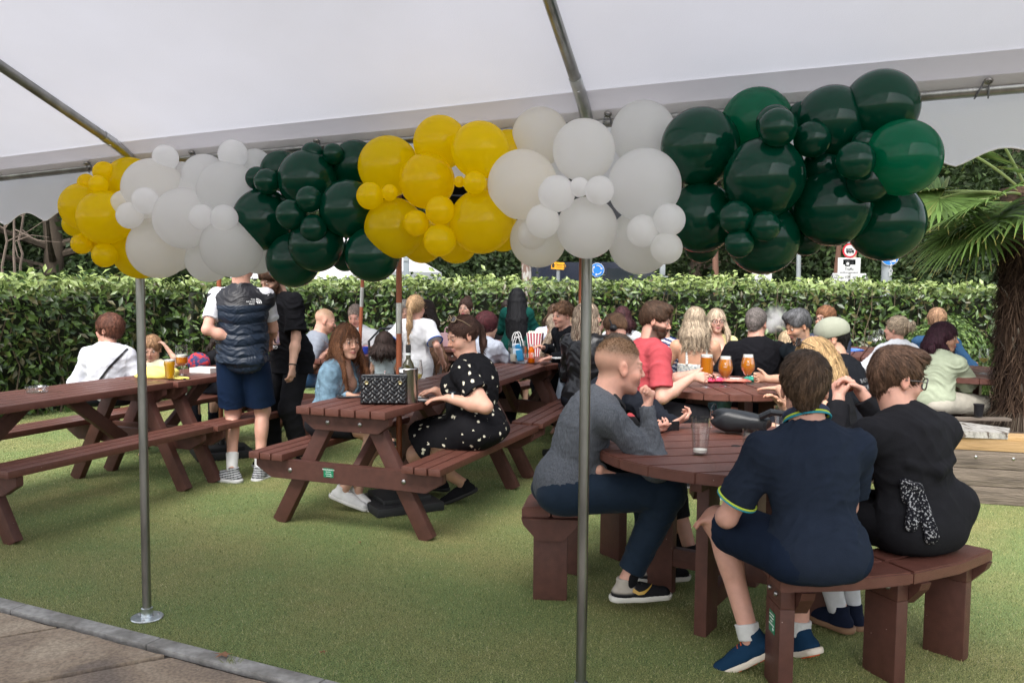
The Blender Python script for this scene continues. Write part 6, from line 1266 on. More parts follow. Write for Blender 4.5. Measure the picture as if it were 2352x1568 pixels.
    if hair and hair['s'] != 'buzz':
        hcx = np.array(hair['c']); st = hair['s']; t = hair.get('t', .010); hp_ = []; down = -up; yl = hair.get('yl', 0)
        hp_ = [he(0, -.020, .030, (.074+t, .094+t, .083+t*1.25), .01)]
        if st in ('short', 'buzz'):
            if st == 'short' and not hair.get('curly') and t > .007: hp_ = [he(0, -.018, .028, (.0785, .0985, .0875), .01), he(0, -.016, .052, (.068+t, .086+t, .068+t*1.1), .025)]
            if hair.get('quiff'): hp_ += [he(0, .035, .105, (.052, .050, .022), .03), he(.02, .055, .100, (.035, .030, .02), .03)]
            if hair.get('curly'):
                rr = random.Random(seed)
                for _ in range(60): a = rr.uniform(0, 6.28); b = rr.uniform(-.1, 1.45); hp_.append(he(.082*math.cos(a)*math.cos(b), -.02+.1*math.sin(a)*math.cos(b), .03+.095*math.sin(b), (.017, .017, .017), .008))
            hp_ += [cone(hl(0, -.070, .0), hl(0, -.050, -.070), .050*hs, .042*hs, .03, 0)] if st == 'short' else []
            hp_ += [plane(hl(0, 0, hair.get('line', -.016)), -HM@V3(0, -(hair.get('tilt', .78)), 1), None, .006), he(0, .105, -.012, (.066, .055, .078), .012, 's'), he(-.096, .004, -.022, (.036, .032, .046), .008, 's'), he(.096, .004, -.022, (.036, .032, .046), .008, 's')]
        else:
            hp_ += [he(0, .110, -.016, (.064, .062, .100), .012, 's'), plane(hl(0, 0, -.075), -HM@V3(0, -.45, 1), None, .01)] if st in ('pony', 'bun', 'up') else [he(0, .114, -.024, (.064, .062, .096), .012, 's')]
            lock = []
            if st == 'long':
                L = hair['L']; rr = random.Random(seed); nL = hair.get('n', 22); a0, a1 = hair.get('arc', (-215, 35)); bk = -hF
                for j in range(nL):
                    a = R(a0+(a1-a0)*j/(nL-1)); x, y = math.cos(a), math.sin(a); s0 = hl(.066*x, -.02+.082*y, .05); s1 = hl((.078+t)*x, -.02+(.092+t)*y, -.03); l = L*rr.uniform(.82, 1.02)
                    fr_ = y > -.25; mid = s1+down*l*.45+(Ft*(.05 if fr_ else -.035)+Rt*x*.022)*1+nz(V3(*(HM@V3(x, y, 0))))*.012; en = s1+down*l+(Ft*(.085 if fr_ else -.045+.0*l)+Rt*(x*.03+rr.uniform(-.012, .012)))
                    if hair.get('toward') is not None: tv = Rr*hair['toward'][0]+Fw*hair['toward'][1]; en = en+tv*l; mid = mid+tv*l*.4
                    w = hair.get('w', .018); lock += [cone(s0, s1, w*.9, w, .016), cone(s1, mid, w, w*.95, .012), cone(mid, en, w*.95, w*.45, .010)]
            if st == 'pony':
                a, b, c2 = hl(0, -.105, .045), hl(0, -.135, -.02), None; L = hair['L']; c2 = b+down*L*.5-Fw*.01; e = b+down*L; lock += [cone(a, b, .022, .020, .01), cone(b, c2, .021, .026, .01), cone(c2, e, .025, .006, .01), cone(b+Rt*.012, c2+Rt*.018, .016, .016, .006), cone(c2-Rt*.012, e-Rt*.01-up*.01, .018, .006, .006)]
            if st == 'bun':
                bx = hair.get('bun', (0, -.085, .085)); rr = random.Random(seed); lock += [he(*bx, (.038, .036, .034), .012)]+[he(bx[0]+rr.uniform(-.03, .03), bx[1]+rr.uniform(-.03, .02), bx[2]+rr.uniform(-.025, .025), (.016, .016, .016), .006) for _ in range(9)]
            if hair.get('volume'): v = hair['volume']; hp_ += [he(0, -.03, .02, (.078+v, .10+v, .09+v), .02), he(0, .116, -.035, (.058, .058, .09), .016, 's')]
            hp_ += lock
        two = hair.get('c2')
        ph_ = seed*1.7
        def groove(V):
            r = (V-hl(0, -.03, .10))@HM/hs; th = np.arctan2(r[:, 0], r[:, 1]); rad = np.hypot(r[:, 0], r[:, 1]); zz = r[:, 2]
            if st in ('pony', 'bun', 'up'): r = (V-hl(0, -.12, .05))@HM/hs; th = np.arctan2(r[:, 0], r[:, 2]); rad = np.hypot(r[:, 0], r[:, 2]); zz = r[:, 1]
            w = th+.05*np.sin(zz*38+ph_)+.04*np.sin(zz*71+th*3+ph_); return (.5*np.sin(w*23+ph_)+.32*np.sin(w*41+2+ph_*2)+.28*np.sin(w*67+ph_))*np.clip(rad/.03, 0, 1), zz
        def hpaint(V, c):
            gr, zz = groove(V)
            if two is None: return c*(.92+.42*gr[:, None]+.12*np.sin(V[:, :1]*310))

            zz = ((V-H)@hU)[:, None]; w = np.clip(hair.get('mix', .5)+.5*np.sin(V[:, :1]*240+V[:, 1:2]*190)+np.clip(-zz*hair.get('omb', 0), 0, 1), 0, 1); return c*(1-w)+np.array(two)*w
        ho = sdf_obj('hair', hp_, min(res, .007) if res < .01 else .009, HAIRM, root, hcx, hpaint, hair.get('amp', .0022), seed, 3.4, disp=lambda V: groove(V)[0]*(.0024 if st != 'long' else .003))
        if ho and hair.get('st', 1):
            if st == 'long': fl = lambda p: np.tile(down, (len(p), 1))*1.0+np.where((((p-H)@hU) > .04)[:, None], ((p-H)-np.outer((p-H)@hU, hU))*9, 0)
            elif st in ('pony', 'bun', 'up'): tgt_ = hl(0, -.10, .06); fl = lambda p: np.where((((p-H)@hF) > -.09)[:, None] & (((p-H)@hU) > -.09)[:, None], (tgt_-p)*8, np.tile(down, (len(p), 1)))
            else: cr = hl(.015, -.05, .115); fd_ = hair.get('comb', .25); fl = lambda p: (p-cr)*9+hF*fd_*.9-hU*.25
            nn_ = int(hair.get('ns', 4500 if res < .008 else 1800)*(1 if st != 'long' else 1.5)); cc = hcx if two is None else (hcx+np.array(two))/2
            strands(ho, root, H, hU, nn_, hair.get('sl', .030 if st in ('short',) else (.008 if st == 'buzz' else .065)), (.0017 if res < .008 else .0026), cc*1.15, fl, seed, .45 if two is None else .6)
    # ---- clothes ----
    J['HM'] = HM; J['hl'] = hl
    if top:
        tt = top.get('t', .014); q = torso(tt, .055, bool(top.get('seat'))); sl = top.get('sleeve', .62); hem = top.get('hem', .0); rs_ = top.get('loose', .018)
        if top.get('straps') is None:
            for i in (0, 1):
                a, b, c = JN[i]
                if sl <= 0: continue
                if sl <= 1: q.append(cone(a, a+(b-a)*sl, .056*k*ga+tt*.6, .046*k*ga+rs_, .035, 1))
                else:
                    q.append(cone(a, b, .054*k*ga+tt*.6, .044*k*ga+rs_*.7, .035)); q.append(ell(b, V3(.060, .060, .060)*k*ga+rs_*.7, None, .03)); e = b+(c-b)*(sl-1); q.append(cone(b, e, .043*k*ga+rs_*.6, .030*k+rs_*top.get('cuff', .35)*(1 if sl > 1.9 else 2.2), .025, 1)); 
                    if sl > 1.9: q.append(cone(e-nz(e-b)*.012, e+nz(e-b)*.028, .029*k+.011, .029*k+.008, .004, 1))
        if (sit is None or top.get('drape')) and not top.get('tuck'): q.append(cone(pel+up*.04, pel-up*(hem if hem else .06), .150*k*g**.8+tt, .150*k*g**.8+tt+top.get('flare', .01), .05, 1, sq=(Fw, .74)))
        if sit is not None: q.append(plane(V3(0, 0, pel[2]-(.085*k if top.get('up') is None else -top['up'])), (0, 0, -1), None, .012))
        q.append(ell(pel+up*.012, V3(.150*k*g+tt+.010, .108*k*gd+tt+.010, .12*k+tt), PM, .05))
        q.append(('e', hl(0, -.01, -.10), V3(.075, .075, .075), HM, 0, .01, 0, 's', None)) if not top.get('high') else None
        if top.get('low'): w = top['low']; q.append(ell(C7-ts*.03*k+Ft*.12*k, V3(.085*w, .11, .13*w)*k, TM, .012, 's'))
        if top.get('backlow'): w = top['backlow']; q.append(ell(C7-ts*.06*k-Ft*.12*k, V3(.13*w, .10, .20*w)*k, TM, .012, 's'))
        if top.get('straps'): z0 = top['straps']; q.append(plane(C7-ts*z0*k, ts, None, .008))
        for e in top.get('more', lambda J: [])(J): q.append(e)
        mk = None
        so = sdf_obj(top.get('name', 'shirt'), q, res, top['m'], root, top.get('c'), top.get('paint') and (lambda V, c: top['paint'](V, c, J)), top.get('amp', .006)*1.35, seed+11, top.get('fr', 1.)*1.75, top.get('label'), lambda V: np.clip((V[:, 2]-pel[2]+(.02 if sit is not None else .12))/.09, .12, 1)); J['shirt'] = so
        if top.get('straps'):
            for s in (-1, 1):
                a = C7-ts*top['straps']*k+Rt*s*.085*k; pts = [a+Ft*.095*k*gd, C7+Rt*s*.085*k-ts*.03*k+Ft*.05*k, C7+Rt*s*.083*k-ts*.012*k, C7+Rt*s*.083*k-ts*.05*k-Ft*.085*k, a-Ft*.110*k*gd]
                MB().tube([Vector(x)-root.location for x in pts], .012, 8).build('strap', top['m'] if not top.get('sm') else top['sm'], so)
    if bottom:
        bt = bottom.get('t', .012); kd_ = bottom['k']; q = [ell(pel+up*.012, V3(.150*k*g+bt+(.008 if fem else 0), .110*k*gd+bt, .12*k+bt), PM, .05)]
        if sit is not None: q += [ell(pel+Rr*s*.075*k-Fw*.015-up*.03, V3(.094*k*g+bt, .112*k*gd+bt, .077*k+bt*.4), PM, .05) for s in (-1, 1)]
        ln = bottom.get('len', 2)
        for i in (0, 1):
            a, b, c = LG[i]; gl = .55+.45*g; lo_ = bottom.get('loose', .014)
            if ln <= 1: e = a+(b-a)*ln; q.append(cone(a, e, .088*k*g+bt, (.060*k*gl+lo_+.018*(1-ln)), .04, 1))
            else: q.append(cone(a, b, .087*k*g+bt, .064*k*gl+lo_*.8, .035)); e = b+(c-b)*min(1.02, ln-1); q.append(cone(b, e, .064*k*gl+lo_*.8, .040*k+lo_, .03, 1))
        if kd_ == 'skirt':
            a = (LG[0][0]+LG[1][0])/2; b = (LG[0][1]+LG[1][1])/2; e = a+(b-a)*ln; q.append(cone(a, e, .13*k*g, .135*k*g+bottom.get('flare', .02), .05, 1, sq=(up if sit is not None else Fw, .62)))
        for e in bottom.get('more', lambda J: [])(J): q.append(e)
        if sit is not None: q.append(plane(V3(0, 0, sit+.004), (0, 0, -1), (pel-V3(.3, .3, .3), pel+V3(.25, .25, .05)), .0))
        J['pants'] = sdf_obj(bottom.get('name', kd_), q, res, bottom['m'], root, bottom.get('c'), bottom.get('paint') and (lambda V, c: bottom['paint'](V, c, J)), bottom.get('amp', .005)*1.2, seed+5, 1.6, None, lambda V: np.clip(np.linalg.norm(V-pel, axis=1)/.3-.55, .1, 1))
    if shoe:
        for i in (0, 1):
            c, fd, fu = foots[i]; sdv = nz(np.cross(fd, fu)); kk = k*shoe.get('s', 1); b0 = c-fu*.060*kk
            up_ = [cone(b0-fd*.035*kk, b0+fd*.06*kk, .036*kk, .040*kk, .02), cone(b0+fd*.06*kk-fu*.002, b0+fd*.165*kk-fu*.006*kk, .041*kk, .034*kk, .02, sq=(fu, .85)), cone(b0-fd*.010*kk, c+fu*.010*kk-fd*.012*kk, .040*kk, .036*kk, .02, 1), cone(b0+fd*.04*kk+fu*.015*kk, b0+fd*.10*kk+fu*.006*kk, .033*kk, .030*kk, .02), plane(b0-fu*.012*kk, -fu)]
            so = sdf_obj('shoe', up_, min(res, .006), shoe['m'], root, shoe['c'], shoe.get('paint') and (lambda V, cc, c=c, fd=fd, fu=fu, sdv=sdv: shoe['paint'](V, cc, (c, fd, fu, sdv, kk))), .0012, seed, 3)
            sl_ = [cone(b0-fd*.040*kk-fu*.016*kk, b0+fd*.07*kk-fu*.016*kk, .041*kk, .045*kk, .01), cone(b0+fd*.06*kk-fu*.016*kk, b0+fd*.172*kk-fu*.012*kk, .045*kk, .037*kk, .01), plane(b0-fu*.008*kk, fu, None, .004), plane(b0-fu*.034*kk, -fu, None, .003)]
            if shoe.get('sole') and so: sdf_obj('sole', sl_, min(res, .006), mat('sole', attr=True, rough=.7), root, shoe['sole'], shoe.get('solepaint') and (lambda V, cc, c=c, fd=fd, fu=fu, sdv=sdv: shoe['solepaint'](V, cc, (c, fd, fu, sdv, kk)))).parent = root
            if so and shoe.get('laces'):
                mb = MB()
                for j in range(5): p = b0+fd*(.045+.018*j)*kk+fu*(.047-.006*j)*kk; mb.tube([Vector(p-sdv*.020*kk)-root.location, Vector(p+fu*.006)-root.location, Vector(p+sdv*.020*kk)-root.location], .0028, 5)
                mb.build('laces', mat('laces_%.2f' % shoe['laces'][0], shoe['laces'], .8), so)
            J['foot%d' % i] = (c, fd, fu, sdv, kk)
    if socks:
        for i in (0, 1): a, b, c = LG[i]; L_ = socks[1]; sdf_obj('sock', [cone(c+nz(b-c)*L_*k, c-up*.02, .034*k+.012+.010*L_*6*.3, .036*k+.004, .01, 2)], min(res, .006), cloth('sock', bump=.3, bscale=400), root, socks[0], None, .0015, seed, 4)
    return J
def world_part(J, mb, name, m, parent=None, smooth=True, label=None):
    """mesh given in world coordinates, parented under the person"""
    r = J['root']; mb.v = [tuple(Vector(v)-r.location) for v in mb.v]; return mb.build(name, m, parent or r, smooth, label)
def hit(J, target, px, py):
    V, F = KEEP[target.name]; bv = BVHTree.FromPolygons([tuple(v) for v in V], [tuple(int(i) for i in f) for f in F]); h = bv.ray_cast(Vector((0, 0, CAM_H)), ray(px, py).normalized(), 30); return np.array(h[0]) if h[0] is not None else np.array(P(px, py, d=J['C7'][1]-.15))
def decal(J, target, me_or_mb, origin, xdir, ydir, ndir, m, name, off=.0015, parent=None):
    """flat artwork pressed on to a garment: x,y of the artwork run along xdir, ydir; projected along -ndir"""
    V, F = KEEP[target.name]; bv = BVHTree.FromPolygons([tuple(v) for v in V], [tuple(int(i) for i in f) for f in F]); me = me_or_mb if isinstance(me_or_mb, bpy.types.Mesh) else me_or_mb.mesh(name)
    bm = bmesh.new(); bm.from_mesh(me)
    for _ in range(6):
        le = [e for e in bm.edges if e.calc_length() > .018]
        if not le: break
        bmesh.ops.subdivide_edges(bm, edges=le, cuts=1, use_grid_fill=True)
    bmesh.ops.triangulate(bm, faces=bm.faces[:]); o, x, y, n = Vector(origin), Vector(nz(xdir)), Vector(nz(ydir)), Vector(nz(ndir)); rl = J['root'].location
    for v in bm.verts:
        p = o+x*v.co.x+y*v.co.y; hit = bv.ray_cast(p+n*.25, -n, .6); q = hit[0] if hit[0] is not None else p; v.co = q+n*(off+(.0006 if v.co.z > 0 else 0))-rl
    bm.to_mesh(me); bm.free(); me.materials.clear(); me.materials.append(m); return link(name, me, parent or target)
def specs(J, kind='frame', col=(.015, .015, .018), lens=None, z=.002, y=.0, tilt=0., shape=1.):
    """spectacles or sunglasses in head space; z raises them on to the hair"""
    hl = J['hl']; m = mat('specs_%.2f' % col[0], col, .25); f = MB()
    def hp(x, yy, zz):
        c, s = math.cos(tilt), math.sin(tilt); yy2, zz2 = yy*c-zz*s, yy*s+zz*c; return hl(x, yy2+y, zz2+z)
    for s in (-1, 1):
        ring = [hp(s*.033+.024*math.cos(a)*(1+.12*abs(math.sin(2*a))), .102-.010*abs(math.cos(a))*(1 if math.cos(a)*s > 0 else 0), .018*shape*math.sin(a)*(1+.12*abs(math.sin(2*a)))) for a in [2*math.pi*i/20 for i in range(20)]]
        f.tube([Vector(p) for p in ring], .0031*J['hs'], 6, closed=True); f.tube([Vector(hp(s*.056, .094, .006)), Vector(hp(s*.078, .05, .006)), Vector(hp(s*.080, -.01, -.002))], .0022*J['hs'], 6)
        if lens: mb = MB(); c0 = hp(s*.033, .1015, 0); mb.add([c0]+ring, [(0, 1+i, 1+(i+1) % 20) for i in range(20)]); lo = mb
        if lens: world_part(J, lo, 'lens', mat('lens_dark', lens, .08, spec=.8))
    f.tube([Vector(hp(-.010, .103, .004)), Vector(hp(0, .105, .006)), Vector(hp(.010, .103, .004))], .002*J['hs'], 6); return world_part(J, f, 'glasses_frame' if kind == 'frame' else 'sunglasses_frame', m)
GREY = cloth('grey_marl', (.090, .098, .112), var=.35, vscale=70, stretch=(3, 3, .5)); NAVYT = cloth('navy_trouser', (.012, .022, .038), .7, sheen=.05); NAVYP = cloth('navy_polo', (.017, .024, .040)); HOODB = cloth('black_hoodie', (.014, .014, .0165), bscale=160); CL = cloth('plain'); SHM = cloth('shoe', bump=.3, bscale=300); BK = (.011, .011, .013)
def col_band(J, pts, r, c, name='trim', rough=.8): return world_part(J, MB().tube([Vector(p) for p in pts], r, 6, closed=True), name, mat('trim_%.2f_%.2f_%.2f' % c, c, rough), J['shirt'])
def ring(c, ax, r, n=28, e=None, f=1.):
    a = nz(np.cross(ax, V3(0.1, .2, 1))) if e is None else nz(e); b = nz(np.cross(ax, a)); return [c+a*math.cos(2*math.pi*i/n)*r+b*math.sin(2*math.pi*i/n)*r*f for i in range(n)]
def watch(J, i, screen=(.01, .02, .03), strap=(.012, .012, .014), rr=.031):
    c, f, n, s = J['hand%d' % i]; p = c-f*.035; k = J['k']; col = mat('strap_%.2f' % strap[0], strap, .5); w = world_part(J, MB().tube([Vector(x) for x in ring(p, f, rr*k)], .0075*k, 8, closed=True), 'watch', col); b = MB(); M = Matrix([list(x) for x in np.stack([s, f, -n], 1)]); b.box(Vector(p-n*(rr+.004)*k), (.034, .040, .012), M, .004); world_part(J, b, 'watch_face', mat('watch_face', screen, .08, spec=.8), w)
# ---- foreground figures
def shoe_nike(V, c, q):
    a, fd, fu, sd, k = q; r = V-a; x = r@fd/k; z = r@fu/k; h = np.clip((.03-x)/.02, 0, 1)*np.clip((z+.055)/.01, 0, 1); return c*(1-h[:, None])+np.array((.42, .38, .33))*h[:, None]
J = person('young man in a charcoal grey sweater sitting on the curved bench, fist to his mouth', 1424, 840, 4.32, -82, 1.80, .45, lean=26, hy=3, hp=8, res=.0062, skin=PINK, slouch=.8, g=1.0, hsz=1.10,
    ra=('w', 1486, 938, 4.14), rp=(.2, .5, -1), rh=dict(f=(-.08, .30, 1), n=(0, -1, .1), curl=1.05), la=('w', 1376, 1080, 4.18), lh=dict(f=(0, .45, -.8), n=(.9, 0, 0), curl=.5), rf=('w', 1440, 1330, 4.2), lf=('w', 1492, 1290, 4.55),
    hair=dict(s='buzz', c=(.17, .10, .055), t=.0035, line=.030, tilt=.10, comb=.6, ns=5200, sl=.009, fade=((.23, .145, .09), 0, .80)), top=dict(m=GREY, name='sweater', sleeve=1.95, amp=.0065, fr=1.3, up=-.03, t=.017), bottom=dict(k='trousers', m=NAVYT, len=1.90, loose=.022), shoe=dict(m=SHM, c=(.016, .016, .018), sole=(.62, .60, .55), paint=shoe_nike, laces=(.02, .02, .02), fd0=(0, 1, 0), fd1=(0, 1, 0)), seed=4, brow=(.16, .09, .05))
for i in (0, 1):
    a, b, c = J['legs'][i]; sdf_obj('sock', [cone(c+nz(b-c)*.20, c-V3(0, 0, .03), .043, .040, .01, 2)], .006, CL, J['root'], BK, None, .001, 3, 4)
a, fd, fu, sd, kk = J['foot1']; sw = MB(); pts = [(-.03, -.004), (.0, -.018), (.03, -.015), (.09, .022), (.035, .002), (.005, -.004), (-.012, .006), (-.022, .014)]; sw.add([(x*.95, y*1.0, 0) for x, y in pts], [(0, 1, 6, 7), (1, 5, 6), (1, 2, 4, 5), (2, 3, 4)])
sh = [o for o in J['root'].children if o.name.startswith('shoe')]; decal(J, sh[-1], sw, a+fd*.045-fu*.045, fd, fu, sd, mat('gold_mark', (.50, .30, .05), .4), 'side_mark')
col_band(J, ring(J['C7']+J['T']*.055+J['F']*.028, nz(J['T']*.9+J['F']*.35), .071, f=1.0), .013, (.012, .013, .016), 'collar')
J = person('man in a navy polo shirt and shorts sitting with his back to the camera', 1848, 890, 3.42, 8, 1.80, .45, lean=12, hy=-20, hp=4, g=.97, shw=.96, res=.0062, skin=PINK, la=('w', 1670, 1186, 3.68), lp=(-.75, -.9, -.45), lh=dict(f=(-.9, .6, -.2), n=(0, 0, -1), curl=.25), ra=('l', .12, .42, .76), lf=('w', 1722, 1458, 3.55), rf=('w', 1838, 1450, 3.72), kneel=(-.25, 1, .35),
    hair=dict(s='short', c=(.085, .052, .032), t=.017, line=-.034, tilt=.55, sl=.032, ns=7000), top=dict(seat=1, m=NAVYP, name='polo_shirt', sleeve=.72, loose=.026, t=.017, amp=.006), bottom=dict(k='shorts', m=cloth('navy_short', (.010, .017, .035)), len=.80, loose=.04), shoe=dict(m=SHM, c=(.01, .035, .075), sole=(.70, .62, .52), s=.98, fd0=(-.80, .35, -.55), fd1=(-.25, .8, -.45), laces=(.6, .12, .03)), socks=((.62, .62, .60), .045), seed=6)
a, b, c = J['arms'][0]; e = a+(b-a)*.72; ax = nz(b-a); k = J['k']; rr = .046*k*1.05+.026
col_band(J, ring(e-ax*.004, ax, rr), .0042, (.50, .62, .06), 'sleeve_stripe'); col_band(J, ring(e+ax*.003, ax, rr), .0042, (.02, .28, .36), 'sleeve_stripe')
n0 = J['C7']+J['T']*.074+J['F']*.006; ax = nz(J['T']*.95+J['F']*.3); col_band(J, ring(n0+ax*.026, ax, .077, f=1), .015, (.030, .042, .085), 'collar'); col_band(J, ring(n0+ax*.010, ax, .086, f=1), .0042, (.50, .62, .06), 'collar_stripe'); col_band(J, ring(n0+ax*.0, ax, .090, f=1), .0042, (.02, .28, .36), 'collar_stripe'); watch(J, 0)
for i in (0, 1):   # orange rubber pads under the pale sole
    a, fd, fu, sd, kk = J['foot%d' % i]; mb = MB(); M = Matrix([list(x) for x in np.stack([sd, fd, fu], 1)])
    for j in range(7): mb.box(Vector(a-fu*.0965*kk+fd*(-.03+.033*j)*kk), (.062, .024, .006), M, .002)
    world_part(J, mb, 'tread', mat('orange_rubber', (.62, .12, .03), .6))
def hood(J): u, t, f, r, k = J['C7'], J['T'], J['F'], J['R'], J['k']; q = [cone(u+r*math.cos(a0)*.10*k-f*(.01-.085*math.sin(a0))*k-t*(.01+.02*abs(math.sin(a0))), u+r*math.cos(a1)*.10*k-f*(.01-.085*math.sin(a1))*k-t*(.01+.02*abs(math.sin(a1))), .034, .034, .02) for a0, a1 in [(R(-18*j-0), R(-18*(j+1))) for j in range(10)]]; return q+[ell(u-f*.088*k-t*.09*k, V3(.115, .038, .085)*k, np.stack([r, f, t], 1), .03), cone(u-f*.10*k-t*.15*k-r*.11*k, u-f*.125*k-t*.185*k, .018, .026, .02), cone(u-f*.10*k-t*.15*k+r*.11*k, u-f*.125*k-t*.185*k, .018, .026, .02)]
J = person('young man in a black hoodie and clear framed glasses, back to the camera, holding food', 2062, 868, 3.80, 22, 1.80, .45, lean=12, hy=-108, hp=12, g=.96, res=.0062, skin=PINK, la=('w', 1926, 915, 4.14), lh=dict(f=(.3, .4, .8), n=(.8, .2, .1), curl=.6), ra=('w', 1976, 898, 4.16), rh=dict(f=(-.6, .3, .55), n=(-.4, .1, -.7), curl=.6), lf=('w', 1925, 1392, 3.98), rf=('w', 1957, 1388, 4.05), kneel=(-.2, 1, .3), krp=(-.2, 1, .3),
    hair=dict(s='short', c=(.095, .052, .032), t=.008, line=-.036, tilt=.50, quiff=True, sl=.04, comb=.9, ns=7000), top=dict(seat=1, m=HOODB, name='hoodie', sleeve=1.85, loose=.030, t=.026, amp=.007, fr=.7, more=lambda J: hood(J)+[ell(J['pel']+J['Rr']*.17+V3(0, -.02, .07), V3(.12, .10, .11), None, .06)]), bottom=dict(k='trousers', m=HOODB, len=1.5, loose=.03), shoe=dict(m=SHM, c=(.010, .014, .03), sole=(.25, .14, .08)), socks=((.60, .60, .62), .20), seed=8, brow=(.10, .06, .04))
specs(J, col=(.11, .10, .10), z=.0, shape=1.25)
BAND = cloth('bandana', (.010, .010, .013), col2=(.34, .34, .35), c2scale=120, c2lo=.555, c2hi=.60)
hb = lambda x, y, o=.012: hit(J, J['shirt'], x, y)+V3(-.25, -1, 0)*o
bd = sdf_obj('bandana', [cone(hb(2075, 1105), hb(2102, 1118), .016, .022, .01), cone(hb(2098, 1120), hb(2092, 1205), .018, .030, .012, 0, 'u', (V3(0, 1, 0), .45)), cone(hb(2110, 1118), hb(2138, 1230), .018, .034, .010, 0, 'u', (V3(0, 1, 0), .45)), cone(hb(2070, 1108), hb(2080, 1145), .014, .018, .01)], .005, BAND, J['root'], None, None, .004, 3, 1.6)
fd_ = thing('burger', 'bitten bun with filling held in the hands of the hoodie man', 'food', P(1948, 893, d=4.17)); MB().sphere((0, 0, .012), .030, 14, 8, (1.1, 1, .55)).build('bun', mat('bread', (.62, .36, .14), .8, var=.2, vscale=60), fd_); MB().sphere((-.008, 0, -.004), .028, 14, 6, (1.1, 1, .35)).build('filling', mat('meat', (.30, .07, .05), .6, var=.4, vscale=90), fd_)
J = person('person in dark clothes on the far end of the curved bench, thumbs on a phone', 1418, 836, 5.12, -128, 1.76, .45, lean=16, hy=0, hp=25, res=.008, skin=PINK, ra=('w', 1500, 990, 4.70), rh=dict(f=(.4, .8, .25), n=(0, -.2, 1), curl=.7), la=('w', 1556, 978, 4.74), lh=dict(f=(-.5, .5, .25), n=(-.2, -.2, 1), curl=.7), lp=(-.6, -.3, -.6), rf=('w', 1562, 1252, 5.15), lf=('w', 1592, 1290, 5.0), krp=(-.5, 1, .4), kneel=(-.3, 1, .4),
    hair=dict(s='short', c=(.05, .035, .025), t=.014), top=dict(m=CL, c=(.013, .015, .021), name='jacket', sleeve=1.95, loose=.025, t=.022, amp=.008), bottom=dict(k='trousers', m=HOODB, len=1.45), shoe=dict(m=SHM, c=BK, sole=(.012, .012, .012), fd0=(.6, .8, -.3), fd1=(.8, .4, -.2)), socks=(BK, .09), seed=9)
p = P(1534, 982, d=4.71); t = thing('phone', 'phone held sideways in the hands over the front round table', 'phone', p, R(20), 'phones in hands'); o = MB().box((0, 0, 0), (.14, .009, .07), None, .004).build('body', mat('phone_black'), t)
J = person('woman in a black daisy print dress sitting sideways at the centre table, looking down', 1062, 770, 5.98, 78, 1.72, .45, lean=8, hy=40, hp=20, g=1.42, fem=True, res=.0068, skin=(.58, .33, .24), la=('w', 1028, 914, 5.72), lp=(-.4, -1.3, -.9), lh=dict(f=(-.25, 1, -.05), n=(0, 0, -1), curl=.22), ra=('w', 1000, 896, 6.05), rh=dict(f=(.1, 1, -.15), n=(0, 0, -1), curl=.5), lf=('w', 1062, 1108, 6.25), rf=('w', 1010, 1096, 6.5), kneel=(-.3, .8, .1), krp=(0, .8, .1), hsz=1.04,
    hair=dict(s='pony', c=(.075, .038, .028), t=.006, L=.16, sl=.06), top=dict(m=cloth('daisy_dress', (.010, .010, .012), .85), name='dress', sleeve=.60, loose=.035, t=.018, amp=.006, low=1.25), bottom=dict(k='skirt', m=MATS['cloth_daisy_dress'], len=.82, flare=.05, t=.02, loose=.03, amp=.008), shoe=dict(m=SHM, c=BK, sole=(.02, .02, .02), fd0=(-.3, .9, -.4)), seed=11, lips=(.45, .20, .18), brow=(.07, .035, .025))
def daisy(m):
    N = m.node_tree.nodes; L = m.node_tree.links; b = N['Principled BSDF']; tc = N.new('ShaderNodeTexCoord'); src = b.inputs['Base Color'].links[0].from_socket
    nz_ = N.new('ShaderNodeTexNoise'); nz_.inputs['Scale'].default_value = 62; L.new(tc.outputs['Object'], nz_.inputs['Vector'])
    vo = N.new('ShaderNodeTexVoronoi'); vo.inputs['Scale'].default_value = 17; L.new(tc.outputs['Object'], vo.inputs['Vector'])
    ad = N.new('ShaderNodeMath'); ad.operation = 'MULTIPLY_ADD'; ad.inputs[1].default_value = .50; ad.inputs[2].default_value = -.25; L.new(nz_.outputs['Fac'], ad.inputs[0]); s = N.new('ShaderNodeMath'); s.operation = 'ADD'; L.new(vo.outputs['Distance'], s.inputs[0]); L.new(ad.outputs[0], s.inputs[1])
    lt = N.new('ShaderNodeMath'); lt.operation = 'LESS_THAN'; lt.inputs[1].default_value = .19; L.new(s.outputs[0], lt.inputs[0]); mx = N.new('ShaderNodeMix'); mx.data_type = 'RGBA'; L.new(lt.outputs[0], mx.inputs[0]); L.new(src, mx.inputs[6]); mx.inputs[7].default_value = (.72, .68, .54, 1); L.new(mx.outputs[2], b.inputs['Base Color'])
daisy(MATS['cloth_daisy_dress']); specs(J, 'sun', (.30, .22, .14), (.05, .035, .03), .055, -.035, .75, 1.1); watch(J, 0, (.02, .03, .05), (.55, .53, .50))
DEN = cloth('denim', (.17, .27, .35), .85, var=.35, vscale=26, bump=.35, bscale=260)
